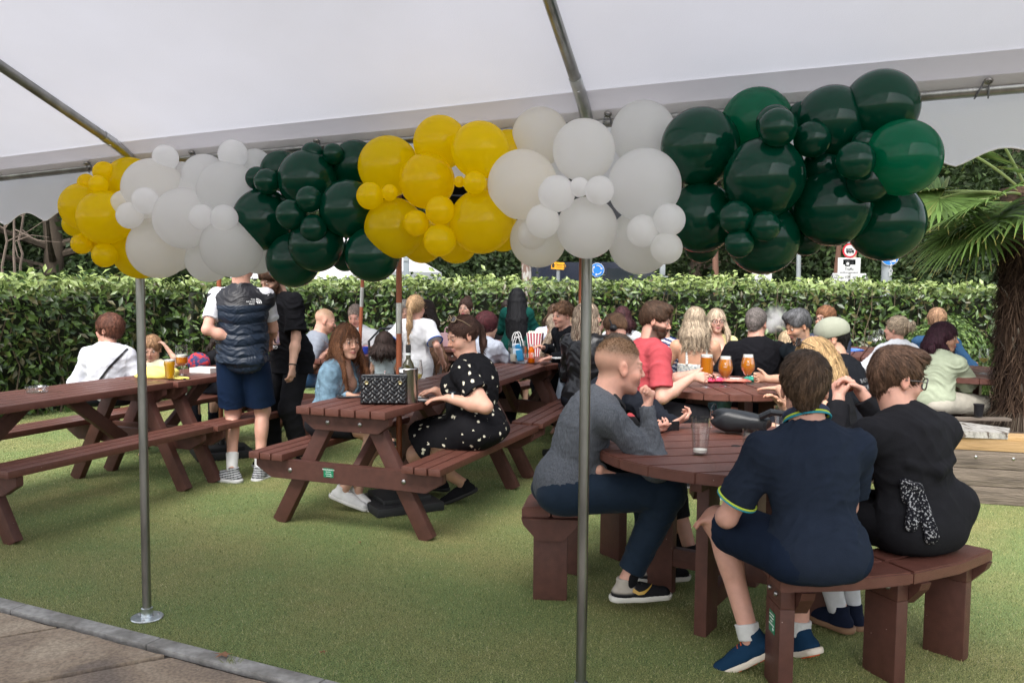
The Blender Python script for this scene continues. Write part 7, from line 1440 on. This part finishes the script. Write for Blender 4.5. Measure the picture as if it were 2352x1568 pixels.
J = person('young woman in a pale blue denim jacket with long brown hair, frowning across the table', 797, 784, 6.30, -104, 1.68, .45, lean=14, hy=-36, hp=4, fem=True, res=.0068, skin=(.56, .33, .235), ra=('w', 800, 908, 6.02), rp=(-.1, -.5, -1), rh=dict(f=(.3, 1, 0), n=(0, 0, -1), curl=.4), la=('w', 838, 896, 6.25), lh=dict(f=(.5, 1, 0), n=(0, 0, -1), curl=.5), lf=('w', 790, 1120, 6.02), rf=('w', 822, 1124, 6.08), kneel=(-.1, .9, .2),
    hair=dict(s='long', c=(.050, .026, .017), c2=(.21, .085, .035), mix=-.55, omb=3.2, L=.44, n=30, t=.007, w=.015, ns=7500, sl=.11, amp=.0012), top=dict(m=DEN, name='denim_jacket', sleeve=1.92, loose=.022, t=.02, amp=.007, fr=1.2, low=1.15), bottom=dict(k='shorts', m=HOODB, len=.65), shoe=dict(m=SHM, c=(.66, .66, .66), sole=(.66, .65, .63), laces=(.7, .7, .7), fd0=(-.15, .9, -.35), fd1=(.2, .9, -.35)), seed=12, brow=(.05, .03, .02))
sdf_obj('camisole', [ell(J['chest']+J['F']*.035, V3(.10, .085, .13), np.stack([J['R'], J['F'], J['T']], 1), .03), ell(J['belly']+J['F']*.03, V3(.11, .09, .14), np.stack([J['R'], J['F'], J['T']], 1), .03), plane(J['C7']-J['T']*.15, J['T'])], .008, CL, J['root'], BK)
# ---- standing pair on the left
VEST = mat('puffer_nylon', attr=True, rough=.42, spec=.35, bump=.12, bscale=60)
def vpaint(V, c, J): z = (V-J['C7'])@J['T']; w = (z > -.115)[:, None]; return np.where(w, np.array((.014, .014, .018)), np.array((.010, .018, .034)))
J = person('tall man in a navy puffer vest and shorts standing with his back to the camera', 556, 612, 6.95, 6, 1.84, hy=-14, hp=14, g=1.02, res=.0065, skin=PINK, la=('w', 552, 785, 6.84), lp=(-1, -.5, -.1), lh=dict(f=(1, .1, -.45), n=(0, 1, 0), curl=.2), ra=('l', .14, .34, 1.02), rp=(.5, -.5, -.8), lf=('w', 533, 1075, 6.86), rf=('w', 597, 1072, 6.98),
    hair=dict(s='short', c=(.10, .065, .04), t=.012), top=dict(m=CL, c=(.60, .60, .64), name='tshirt', tuck=1, sleeve=.70, loose=.014, t=.004, amp=.004), bottom=dict(k='shorts', m=cloth('navy_shorts_shell', (.008, .018, .045), .6), len=.86, loose=.045), shoe=dict(m=SHM, c=(.10, .11, .12), sole=(.60, .60, .60), s=1.12, fd0=(-.9, .45, 0), fd1=(.35, 1, 0), paint=lambda V, c, q: np.where((np.sin(((V-q[0])@q[2]+.25*((V-q[0])@q[1]))*330) > .1)[:, None], np.array((.05, .055, .06)), np.array((.42, .43, .45)))), socks=((.66, .66, .66), .12), seed=14)
J['k2'] = 1; C7, T_, F_, R_, k = J['C7'], J['T'], J['F'], J['R'], J['k']
vq = [ell(J['chest'], V3(.196, .150, .20)*k, np.stack([R_, F_, T_], 1), .05), ell(J['belly'], V3(.186, .150, .19)*k, np.stack([R_, F_, T_], 1), .05), cone(J['pel']+V3(0, 0, .10), J['pel']+V3(0, 0, -.03), .186*k, .194*k, .05, 1, 'u', (F_, .82)), cone(C7-T_*.03, C7+T_*.055+F_*.01, .085*k, .078*k, .03, 1)]+[cone(C7-T_*.05*k, J['SH'][i]-T_*.02+R_*(-.008, .008)[i], .074*k, .070*k, .05) for i in (0, 1)]+[ell(J['SH'][i]*1.0+R_*s*.135-T_*.085, V3(.062, .10, .11)*k, np.stack([R_, F_, T_], 1), .012, 's') for i, s in ((0, -1), (1, 1))]+[ell(J['pel']-F_*.10+R_*.03+V3(0, 0, -.02), V3(.16, .06, .10), None, .05)]
def puff(V): return np.ones(len(V))
D_, lo_ = field(vq, .0065); V_, F__ = surfnet(D_, lo_, .0065); N_ = vnormals(V_, F__); z_ = (V_-C7)@T_+.05*((V_-C7)@R_)**2*2+.012*np.sin(V_[:, 0]*17); rows = np.abs(np.sin(z_*math.pi/.085))**.5; V_ = V_+N_*((rows*.011-.006)*(z_ < -.09)+.009*folds(V_, 5, 2.6))[:, None]
me = np_mesh('puffer_vest', V_-np.array(J['root'].location), F__, vpaint(V_, None, J)); me.materials.append(VEST); vo = link('puffer_vest', me, J['root']); KEEP[vo.name] = (V_, F__)
lg = text_mesh('THE\nNORTH\nFACE', .017, .0004, 'RIGHT'); wh = mat('logo_white', (.75, .75, .76), .6); decal(J, vo, lg, C7-T_*.085+R_*.125-F_*.2, R_, T_, -F_, wh, 'logo_lettering', .002)
ar = MB()
for j in range(3): r0, r1 = .012+.011*j, .019+.011*j; n = 8; vs = [(r*math.cos(R(90*i/n))*1, r*math.sin(R(90*i/n)), 0) for i in range(n+1) for r in (r0, r1)]; ar.add(vs, [(2*i, 2*i+1, 2*i+3, 2*i+2) for i in range(n)])
decal(J, vo, ar, C7-T_*.100+R_*.132-F_*.2, R_, T_, -F_, wh, 'logo_arcs', .002)
J = person('bearded man in a black printed T-shirt and black trousers standing with bowed head', 624, 642, 7.40, 138, 1.86, lean=12, g=1.10, hy=6, hp=30, res=.0068, skin=FAIR, beard=((.085, .04, .022), .9), la=('w', 671, 850, 7.18), lp=(-.4, -1, -.2), lh=dict(f=(-.1, .2, -1), n=(1, .3, 0), curl=.4), ra=('l', .18, .12, 1.02), lf=('l', -.10, -.02, .085), rf=('l', .10, .10, .085), neck=.3,
    hair=dict(s='short', c=(.07, .035, .02), t=.014), top=dict(m=CL, c=(.009, .009, .011), name='tshirt', sleeve=.85, loose=.05, t=.030, hem=.14, flare=.03, amp=.011, fr=.8), bottom=dict(k='trousers', m=HOODB, len=1.98, loose=.028, amp=.008), shoe=dict(m=SHM, c=BK, sole=(.3, .3, .3)), seed=15)
C7, T_, F_, R_, k = J['C7'], J['T'], J['F'], J['R'], J['k']; pn = MB().box((0, 0, 0), (.15, .255, .001)); dn = nz(F_*1.0); o_ = C7-T_*.24+F_*.3; decal(J, J['shirt'], pn, o_, R_, T_, dn, mat('print_panel', (.50, .33, .26), .8, col2=(.28, .20, .28), c2scale=16), 'printed_panel', .002)
fg = MB(); fg.add([(-.03, -.10, 0), (-.05, .0, 0), (-.02, .06, 0), (.0, .11, 0), (.03, .07, 0), (.055, .01, 0), (.03, -.03, 0), (.05, -.115, 0), (.02, -.115, 0), (.0, -.05, 0), (-.01, -.115, 0), (-.05, -.115, 0)], [(0, 1, 2, 9), (2, 3, 4, 9), (4, 5, 6, 9), (6, 7, 8, 9), (0, 9, 10, 11)]); decal(J, J['shirt'], fg, o_, R_, T_, dn, mat('print_dark', (.02, .016, .02), .8), 'printed_figure', .004)
decal(J, J['shirt'], text_mesh('CHBYJ', .036, .0004, bold=.001), o_-T_*.15, R_, T_, dn, wh, 'print_lettering', .003)
J['b'] = world_part(J, MB().tube([Vector(x) for x in ring(J['hand0'][0]-J['hand0'][1]*.02, J['hand0'][1], .032)], .005, 6, closed=True), 'bracelet', mat('strap_0.01', (.012, .012, .014), .6))
# ---- everyone else
LB = dict(k='trousers', m=CL, c=(.012, .013, .018)); JE = dict(k='trousers', m=CL, c=(.06, .13, .25))
def T(c, **k): return dict(m=CL, c=c, **k)
SN = dict(m=SHM, c=(.05, .05, .055), sole=(.4, .4, .4))
WH = (.62, .62, .64)
J = person('woman in a white top with short auburn curls and a black strap across her back', 249, 757, 7.70, 4, 1.64, .45, hy=80, hp=2, g=1.12, fem=True, la=('l', -.22, .25, .62), ra=('l', .22, .25, .62), hair=dict(s='short', c=(.115, .045, .028), t=.024, line=-.045, tilt=.35, curly=True, sl=.03, comb=-.2), top=T((.60, .61, .66), name='blouse', sleeve=1.9, loose=.028, t=.026, amp=.007, up=-.02), bottom=LB, seed=21, skin=PINK)
C7, T_, F_, R_ = J['C7'], J['T'], J['F'], J['R']; st = MB(); st.box((0, 0, 0), (.020, .62, .002), Matrix.Rotation(R(-38), 3, 'Z')); decal(J, J['shirt'], st, C7-T_*.22-F_*.3, R_, T_, -F_, mat('strap_black', (.01, .01, .012), .5), 'bag_strap', .006)
person('little fair haired girl with one arm raised, behind the yellow bag', 350, 818, 8.20, 165, 1.12, .45, hy=22, hp=18, fem=True, la=('w', 384, 800, 8.1), lp=(-1, 0, -.5), ra=('l', .1, .2, .7), hair=dict(s='short', c=(.30, .17, .09), t=.014, line=-.02, tilt=.2), top=T((.62, .58, .42), sleeve=.7), bottom=LB, seed=22)
J = person('child in a red tartan top half hidden behind the puffer vest man', 506, 772, 8.6, 60, 1.35, .45, hp=20, lean=10, fem=True, hair=dict(s='long', c=(.03, .02, .015), L=.2, n=14), top=T(BK, sleeve=1.6, loose=.03), bottom=LB, seed=23); p = P(456, 832, d=8.3); TART = mat('tartan', (.42, .03, .04), .85, col2=(.03, .04, .12), c2scale=30, c2lo=.47, c2hi=.53); sdf_obj('tartan_sleeve', [ell(V3(*p), V3(.115, .08, .10), None, .02)], .011, TART, J['root'], None, None, .01, 4)
person('toddler with a dark bob in a pale sleeveless top, back to the camera', 884, 788, 8.45, -5, 1.06, fem=True, hair=dict(s='long', c=(.035, .02, .016), L=.10, n=14, w=.024), top=T((.42, .48, .50), sleeve=0, hem=.16, flare=.05), bottom=dict(k='shorts', m=CL, c=(.4, .45, .5), len=.5), shoe=SN, seed=24)
person('balding young man in a grey T-shirt leaning over the table in profile', 748, 736, 9.20, -78, 1.80, .45, lean=22, hp=18, g=1.15, skin=PINK, ra=('w', 745, 812, 9.0), la=('w', 760, 800, 9.3), hair=dict(s='buzz', c=(.30, .19, .12), t=.001, line=.0, tilt=-.3, ns=600, sl=.006), beard=((.30, .16, .09), .5), top=T((.22, .24, .28)), bottom=JE, lf=('l', -.1, .1, .085), shoe=dict(m=SHM, c=(.6, .6, .6), sole=(.6, .6, .6)), seed=25)
person('older balding man in a white polo shirt facing the camera by the leaning pole', 816, 733, 10.3, 168, 1.80, .45, lean=14, hp=24, hy=8, g=1.2, skin=(.62, .32, .25), ra=('w', 800, 780, 10.0), la=('w', 850, 800, 9.9), hair=dict(s='short', c=(.26, .20, .17), t=.006, line=-.0, tilt=-.55, ns=900, sl=.015), top=T(WH, high=True), bottom=JE, seed=26)
J = person('girl with a long blonde ponytail in a white T-shirt with blue trim, standing', 956, 706, 8.60, -8, 1.5, fem=True, hy=-14, skin=PINK, hair=dict(s='pony', c=(.42, .27, .15), t=.008, L=.30, sl=.07), la=('l', -.24, .02, .80), ra=('l', .24, .03, .78), top=T(WH, name='tshirt', sleeve=.78, loose=.045, t=.03, hem=.12, flare=.02, amp=.009), bottom=dict(k='shorts', m=CL, c=(.01, .08, .35), len=.7), shoe=SN, seed=27)
for i in (0, 1): a, b, c = J['arms'][i]; col_band(J, ring(a+(b-a)*.77, nz(b-a), .038*J['k']+.048), .006, (.01, .10, .45), 'sleeve_trim')
col_band(J, ring(J['C7']+J['T']*.02, J['T'], .062), .006, (.01, .10, .45), 'neck_trim')
person('grey haired woman partly hidden behind the silver sleeve of the pole', 930, 716, 10.4, 188, 1.65, .45, fem=True, hair=dict(s='short', c=(.42, .38, .34), t=.018, line=-.04, tilt=.3), top=T((.3, .31, .33), sleeve=1), bottom=LB, seed=28)
person('dark haired woman in profile just right of the ponytail girl', 974, 712, 10.6, 80, 1.66, .45, fem=True, hair=dict(s='long', c=(.025, .015, .012), L=.25, n=14), top=T(BK, sleeve=1), bottom=LB, seed=29)
person('small girl with long light brown hair behind the ponytail girl', 992, 792, 8.9, 40, 1.10, fem=True, hair=dict(s='long', c=(.26, .14, .08), L=.24, n=14), top=T((.6, .58, .6), sleeve=.6), bottom=LB, seed=30)
person('woman with dark pinned up hair facing the camera by the hedge', 1069, 708, 11.6, 162, 1.68, .45, fem=True, hy=0, skin=(.55, .33, .25), hair=dict(s='bun', c=(.06, .03, .022), t=.010, bun=(0, -.06, .115)), top=T((.5, .3, .28), sleeve=0, straps=.10), bottom=LB, lips=(.5, .12, .14), seed=31)
person('person in a light grey hoodie with dark red hair, leaning on the far table', 1120, 748, 8.75, -38, 1.66, .45, lean=20, fem=True, hp=8, hy=-20, ra=('w', 1178, 828, 8.95), rp=(.8, -.2, -.6), la=('w', 1160, 812, 9.3), hair=dict(s='up', c=(.075, .018, .022), t=.022, curly=True), top=dict(m=CL, c=(.42, .45, .52), name='hoodie', sleeve=1.95, loose=.035, t=.03, amp=.009, more=hood), bottom=LB, seed=32)
person('woman in a dark green dress with very long black hair, standing', 1188, 684, 11.0, -4, 1.62, fem=True, g=1.15, la=('l', -.14, .28, 1.0), ra=('l', .14, .28, 1.0), hair=dict(s='long', c=(.008, .008, .010), L=.58, n=24, t=.012, w=.024, arc=(-200, 20)), top=T((.006, .055, .045), name='dress', sleeve=1.9, loose=.035, t=.03, hem=.3, flare=.05), bottom=dict(k='skirt', m=CL, c=(.006, .055, .045), len=1.0, flare=.06, t=.03), shoe=SN, seed=33)
person('man in black with sunglasses sitting behind the green dress woman, elbow out', 1166, 722, 12.2, 172, 1.80, .45, g=1.25, skin=TAN, la=('l', -.36, .05, .95), lp=(-1, -.3, -.3), hair=dict(s='short', c=(.03, .02, .018), t=.012), top=T(BK), bottom=LB, seed=34, ra=('l', .2, .3, .8))
J = person('boy in a black track jacket with three white sleeve stripes, leaning on the far table', 1291, 724, 8.45, 118, 1.42, lean=13, hp=6, hy=10, skin=PINK, res=.009, la=('w', 1262, 822, 8.20), lp=(-.5, -.6, -.7), ra=('w', 1246, 798, 8.6), lh=dict(f=(0, 1, -.1), n=(0, 0, -1), curl=.2), hair=dict(s='short', c=(.17, .09, .05), t=.012, line=.01, tilt=.3, curly=True, fade=((.3, .18, .12), 0, .5)), top=T((.009, .010, .013), name='track_jacket', sleeve=1.9, loose=.035, t=.026, hem=.12, high=False), bottom=dict(k='trousers', m=CL, c=(.38, .46, .58), len=1.95), shoe=SN, seed=35)
a, b, c = J['arms'][0]; k = J['k']
for j in (-1, 0, 1):
    mb = MB(); o_ = nz(np.cross(nz(b-a), V3(0, -1, 0))); pts = []
    for q in range(7): p_ = a+(b-a)*q/6; pts.append(Vector(p_+V3(0, -1, 0)*(.050+.022)*k+o_*j*.017-V3(0, 0, 0)))
    for q in range(1, 6): p_ = b+(c-b)*q/6; pts.append(Vector(p_+V3(0, -1, 0)*(.040+.020)*k+o_*j*.017))
    mb.tube(pts, .0062, 6); world_part(J, mb, 'sleeve_stripe', mat('logo_white'), J['shirt'])
person('woman with long brown and blonde hair bent over behind the boy', 1276, 748, 9.4, 70, 1.66, .45, lean=30, hp=25, fem=True, ra=('w', 1262, 812, 9.2), la=('w', 1258, 808, 9.0), hair=dict(s='long', c=(.12, .085, .06), c2=(.42, .34, .26), mix=.1, L=.34, n=24, toward=(0, .35)), top=T(BK, sleeve=.3), bottom=LB, seed=36)
person('person in a lavender white shirt with their back turned, behind the boy', 1274, 722, 11.0, 12, 1.70, .45, hair=dict(s='long', c=(.10, .06, .04), L=.12, n=12), top=T((.56, .58, .72), sleeve=1.5), bottom=LB, seed=37)
person('fair haired woman peering out just left of the centre pole', 1310, 748, 9.6, 172, 1.60, .45, fem=True, skin=PINK, hair=dict(s='long', c=(.36, .24, .14), L=.14, n=12), top=T(BK, sleeve=1), bottom=LB, seed=38)
person('woman with very long highlighted hair in a black leather jacket beside the centre pole', 1352, 728, 7.75, -28, 1.72, .45, lean=6, fem=True, hy=-50, hair=dict(s='long', c=(.10, .06, .04), c2=(.52, .42, .32), mix=.0, L=.56, n=26, toward=(.10, .02), ns=2600), top=dict(m=mat('leather_jacket', attr=True, rough=.3, spec=.5, bump=.15, bscale=50), c=(.010, .010, .012), name='leather_jacket', sleeve=1.9, loose=.03, t=.026, amp=.009), bottom=LB, seed=39)
J = person('boy with black headphones in a black T-shirt with an orange print, hand at his face', 1412, 752, 8.3, 38, 1.60, .45, lean=18, hy=30, hp=28, skin=PINK, la=('w', 1382, 752, 8.5), lp=(-1, 0, -.6), lh=dict(f=(.2, -.2, 1), curl=.6), hair=dict(s='short', c=(.15, .085, .05), t=.010, line=-.01, tilt=.4, fade=((.25, .15, .1), 0, .5)), top=T((.010, .010, .011), name='tshirt', sleeve=.75), bottom=LB, seed=40); hl = J['hl']
world_part(J, MB().tube([Vector(hl(.088*math.cos(a), -.01, .02+.105*math.sin(a))) for a in [math.pi*i/14 for i in range(15)]], .008, 8), 'headphones', mat('headphone_black', (.012, .012, .014), .4))
for s in (-1, 1): world_part(J, MB().sphere(Vector(hl(s*.090, -.01, -.005)), .036, 14, 8), 'ear_cup', mat('headphone_black'))
pr = MB().box((0, 0, 0), (.15, .12, .001)); decal(J, J['shirt'], pr, J['C7']-J['T']*.16+J['R']*.05-J['F']*.3, J['R'], J['T'], -J['F'], mat('orange_print', (.75, .14, .02), .8, col2=(.01, .01, .01), c2scale=19, c2lo=.46, c2hi=.5), 'back_print', .003)
person('woman with a dark red bob in a white top near the hedge', 1430, 728, 10.3, -18, 1.68, .45, fem=True, hair=dict(s='long', c=(.045, .014, .016), L=.13, n=16, w=.028), top=T(WH, sleeve=1.2), bottom=LB, seed=41)
J = person('heavy bearded man in a coral pink T-shirt reaching for his beer', 1507, 736, 6.60, -78, 1.84, .45, lean=8, hy=-30, hp=14, g=1.28, res=.0075, skin=PINK, beard=((.06, .032, .02), .95), ra=('w', 1590, 866, 6.35), rp=(.4, -.3, -1), rh=dict(f=(.25, 1, 0), n=(-.8, .1, -.3), curl=.5), la=('w', 1606, 855, 6.7), lh=dict(f=(.1, 1, 0), curl=.5), rf=('l', .2, .45, .085),
    hair=dict(s='short', c=(.075, .042, .026), t=.016, line=-.01, tilt=.42, quiff=True, sl=.035, comb=.8, fade=((.16, .09, .06), 0, .4)), top=T((.42, .068, .080), name='tshirt', sleeve=.80, loose=.03, t=.022, amp=.007), bottom=dict(k='shorts', m=CL, c=(.012, .012, .014), len=.92, loose=.045), shoe=SN, seed=42, brow=(.06, .035, .02))
J = person('child in a navy and white striped shirt behind the coral man', 1522, 742, 8.6, 5, 1.6, .45, hair=dict(s='short', c=(.08, .05, .03), t=.012), top=T((.5, .5, .5), sleeve=1, paint=lambda V, c, J: np.where((np.sin(V[:, 2]*150+V[:, 0]*60) > 0)[:, None], np.array((.6, .6, .64)), np.array((.015, .03, .12)))), bottom=LB, seed=43)
FLOR = cloth('floral_white', (.62, .62, .58), .85, col2=(.20, .26, .30), c2scale=60, c2lo=.52, c2hi=.60)
J = person('blonde woman with bare shoulders in a white floral strap top, back to the camera', 1597, 737, 8.0, -4, 1.70, .45, g=1.12, fem=True, hy=-12, res=.009, skin=(.55, .30, .195), hair=dict(s='long', c=(.42, .33, .23), c2=(.20, .16, .12), mix=.25, L=.22, n=22, arc=(-195, 15), w=.018, ns=2600), top=dict(m=FLOR, name='strap_top', straps=.185, t=.012, amp=.004), bottom=JE, la=('l', -.2, .3, .78), ra=('l', .2, .3, .78), seed=44)
J = person('blonde woman in black glasses and a pale yellow top looking worried', 1646, 737, 9.3, 172, 1.66, .45, fem=True, hy=6, hp=2, res=.009, skin=(.56, .33, .25), hair=dict(s='long', c=(.46, .36, .26), L=.20, n=22, volume=.004), top=T((.62, .55, .28), sleeve=.1, low=1.1), bottom=LB, la=('l', -.1, .35, .8), ra=('l', .15, .3, .8), lips=(.45, .14, .14), seed=45); specs(J, shape=1.05)
person('broad man in a black T-shirt with cropped grey hair, back to the camera', 1738, 742, 7.95, -6, 1.86, .45, g=1.30, hy=-32, res=.009, skin=PINK, hair=dict(s='short', c=(.15, .13, .12), t=.010, line=-.02, tilt=.45, sl=.012, fade=((.3, .24, .2), 0, .4)), top=T((.007, .007, .009), name='tshirt', sleeve=.78, loose=.028, t=.02), bottom=LB, la=('l', -.32, .22, .7), ra=('l', .25, .3, .78), seed=46)
person('man with silver black hair smiling down, turned to the left', 1832, 748, 7.6, 108, 1.82, .45, lean=10, hp=22, res=.009, skin=TAN, beard=((.10, .085, .08), .45), hair=dict(s='short', c=(.10, .10, .105), t=.018, line=-.01, tilt=.42, quiff=True, sl=.028, comb=.6), top=T((.010, .014, .018)), bottom=LB, la=('w', 1790, 872, 7.4), ra=('w', 1790, 860, 7.9), seed=47)
J = person('ginger haired man in glasses sitting near the hedge behind the cap man', 1895, 732, 9.4, 140, 1.80, .45, hy=-20, skin=PINK, res=.009, hair=dict(s='short', c=(.22, .10, .05), t=.014, line=-.01, tilt=.4), top=T((.05, .06, .09)), bottom=LB, seed=48); specs(J)
person('small blond child peeping out between the two men in black', 1808, 786, 8.6, 70, 1.15, .45, fem=True, hair=dict(s='long', c=(.50, .38, .24), L=.12, n=12), top=T((.2, .2, .22), sleeve=.5), bottom=LB, seed=49)
TXT = mat('tour_print', (.20, .20, .21), .8)
J = person('man in a sage baseball cap worn with a blue peak and a black tour T-shirt', 1906, 776, 6.05, 48, 1.84, .45, lean=16, hy=34, hp=10, g=1.12, res=.0075, skin=(.50, .29, .20), ra=('w', 1750, 872, 6.55), rh=dict(f=(0, 1, .1), n=(-.9, 0, -.1), curl=1.0), la=('w', 1790, 892, 6.28), lh=dict(f=(-.2, 1, -.02), n=(0, 0, -1), curl=.12), lp=(-.8, -.3, -.7), hair=dict(s='short', c=(.012, .010, .010), t=.002, line=-.045, tilt=.5), top=T((.009, .010, .013), name='tshirt', sleeve=.82, loose=.035, t=.024), bottom=LB, seed=50); hl, HM, hs = J['hl'], J['HM'], J['hs']
cp = sdf_obj('cap', [ell(hl(0, -.018, .045), V3(.092, .112, .088)*hs, HM, .01), plane(hl(0, 0, .006), -HM@V3(0, .1, 1), None, .004)], .006, mat('cap_cloth', attr=True, rough=.85, bump=.4, bscale=500), J['root'], (.30, .31, .24), lambda V, c: np.where(((((V-J['H'])@HM)[:, 1] > .045))[:, None], c*.92, c))
sdf_obj('peak', [('e', hl(0, .135, .010), V3(.072, .075, .012)*hs, HM@rot(V3(1, 0, 0), -.25), 0, .01, 0, 'u', None)], .005, MATS['cap_cloth'], J['root'], (.09, .09, .26)).parent = J['root']
world_part(J, MB().tube([Vector(hl(.045*math.cos(a), -.105-.03*math.sin(a)*.3, .045+.035*math.sin(a))) for a in [math.pi*i/8 for i in range(9)]], .006, 6), 'cap_strap', mat('strap_black'))
C7, T_, F_, R_ = J['C7'], J['T'], J['F'], J['R']; dn = nz(-F_)
for k, (tx, s_) in enumerate((('BAD NEWS', .040), ('EUROPE', .045), ('GELSENKIRCHEN', .013), ('REGGIO EMILIA', .013), ('BERLIN', .013), ('AMSTERDAM', .013), ('MUNICH', .013), ('DUBLIN', .013), ('LONDON', .013), ('PARIS', .013))): decal(J, J['shirt'], text_mesh(tx, s_, .0003, 'CENTER'), C7-T_*(.13+.05*min(k, 2)+.021*max(0, k-2))+R_*.02-F_*.3, R_, T_, dn, TXT, 'print_lettering', .003)
J = person('blonde woman in a black sleeveless top with dark sunglasses pushed up on her hair', 1868, 826, 5.2, 62, 1.66, .45, lean=18, fem=True, g=1.12, hp=24, hy=22, res=.007, skin=(.58, .33, .22), la=('w', 1800, 985, 4.95), lp=(-.9, .6, -.9), ra=('l', .1, .35, .8), hair=dict(s='long', c=(.46, .31, .15), c2=(.28, .17, .08), mix=.3, L=.26, n=24, ns=3500), top=T(BK, sleeve=0, name='vest_top'), bottom=LB, shoe=SN, seed=51); specs(J, 'sun', (.02, .02, .022), (.03, .035, .04), .060, -.030, .75, 1.2)
person('blonde woman with a messy bun in a white blouse at the far right table', 2058, 757, 8.9, 18, 1.68, .45, fem=True, g=1.1, hy=30, res=.009, skin=PINK, hair=dict(s='bun', c=(.48, .38, .27), c2=(.28, .21, .15), t=.012, bun=(.0, -.12, .035)), top=T((.64, .65, .68), name='blouse', sleeve=1.3, loose=.05, t=.03, amp=.009), bottom=JE, la=('l', -.3, .3, .78), ra=('l', .3, .3, .78), seed=52)
J = person('woman in a pale green blouse with dark plum hair looking back over her shoulder', 2170, 775, 7.75, -58, 1.66, .45, lean=14, fem=True, hy=-72, hp=6, g=1.08, res=.0075, skin=(.38, .21, .14), ra=('w', 2206, 852, 7.95), rp=(.5, .1, -1), la=('w', 2225, 846, 8.2), rf=('l', .22, .55, .12), lf=('l', .1, .48, .085), krp=(.3, 1, .9), hair=dict(s='long', c=(.035, .010, .018), L=.15, n=22, w=.026, t=.016, arc=(-205, 10)), top=T((.36, .40, .29), name='blouse', sleeve=.98, loose=.055, t=.022, amp=.009), bottom=dict(k='trousers', m=CL, c=(.46, .43, .36), len=1.97, loose=.035, amp=.009), shoe=dict(m=SHM, c=(.3, .2, .15), sole=(.3, .2, .15)), seed=53, brow=(.02, .012, .012), lips=(.28, .09, .09))
person('strawberry blonde woman in a blue denim shirt behind the plum haired woman', 2152, 738, 9.5, -25, 1.72, .45, fem=True, hair=dict(s='short', c=(.46, .27, .16), t=.02, line=-.05, tilt=.2), top=T((.035, .09, .18), sleeve=1.6, loose=.04), bottom=LB, ra=('l', .35, .2, .7), seed=54)
J = person('passer-by in a grey beanie, only the head showing over the hedge', 945, 672, 15.4, -80, 1.72, hair=dict(s='short', c=(.1, .09, .085), t=.012), top=T((.05, .05, .06), sleeve=1.9), bottom=LB, shoe=SN, seed=55); sdf_obj('beanie', [ell(J['hl'](0, -.018, .04), V3(.096, .116, .10)*J['hs'], J['HM'], .01), plane(J['hl'](0, 0, .02), -J['HM']@V3(0, .1, 1), None, .004)], .01, CL, J['root'], (.10, .10, .105))
# a small table for the group by the hedge, its paper napkins, and a curl of smoke
round_table('small round table between the floral strap woman and the woman in glasses', 2.35, 8.95, R(20), .58, 8)
def smoke():
    c = P(1779, 733, d=8.3); t = thing('smoke', 'curl of white cigarette smoke hanging before the hedge beside the grey haired man', 'smoke', c); t['kind'] = 'stuff'; m = bpy.data.materials.new('smoke'); m.use_nodes = True; N = m.node_tree.nodes; L = m.node_tree.links; N.remove(N['Principled BSDF']); v = N.new('ShaderNodeVolumePrincipled'); v.inputs['Color'].default_value = (1, 1, 1, 1); v.inputs['Anisotropy'].default_value = .4
    tc = N.new('ShaderNodeTexCoord'); n = N.new('ShaderNodeTexNoise'); n.inputs['Scale'].default_value = 9; n.inputs['Detail'].default_value = 4; L.new(tc.outputs['Object'], n.inputs['Vector']); ln = N.new('ShaderNodeVectorMath'); ln.operation = 'LENGTH'; L.new(tc.outputs['Object'], ln.inputs[0]); mr = N.new('ShaderNodeMapRange'); mr.inputs['From Min'].default_value = .02; mr.inputs['From Max'].default_value = .15; mr.inputs['To Min'].default_value = 1; mr.inputs['To Max'].default_value = 0; L.new(ln.outputs['Value'], mr.inputs['Value'])
    a = N.new('ShaderNodeMapRange'); a.inputs['From Min'].default_value = .42; a.inputs['From Max'].default_value = .7; a.inputs['To Max'].default_value = 34; L.new(n.outputs['Fac'], a.inputs['Value']); mu = N.new('ShaderNodeMath'); mu.operation = 'MULTIPLY'; L.new(mr.outputs[0], mu.inputs[0]); L.new(a.outputs[0], mu.inputs[1]); L.new(mu.outputs[0], v.inputs['Density']); L.new(v.outputs[0], N['Material Output'].inputs['Volume'])
    MB().sphere((0, 0, 0), .16, 20, 12, (.9, .8, 1)).build('puff', m, t, 2)
smoke()
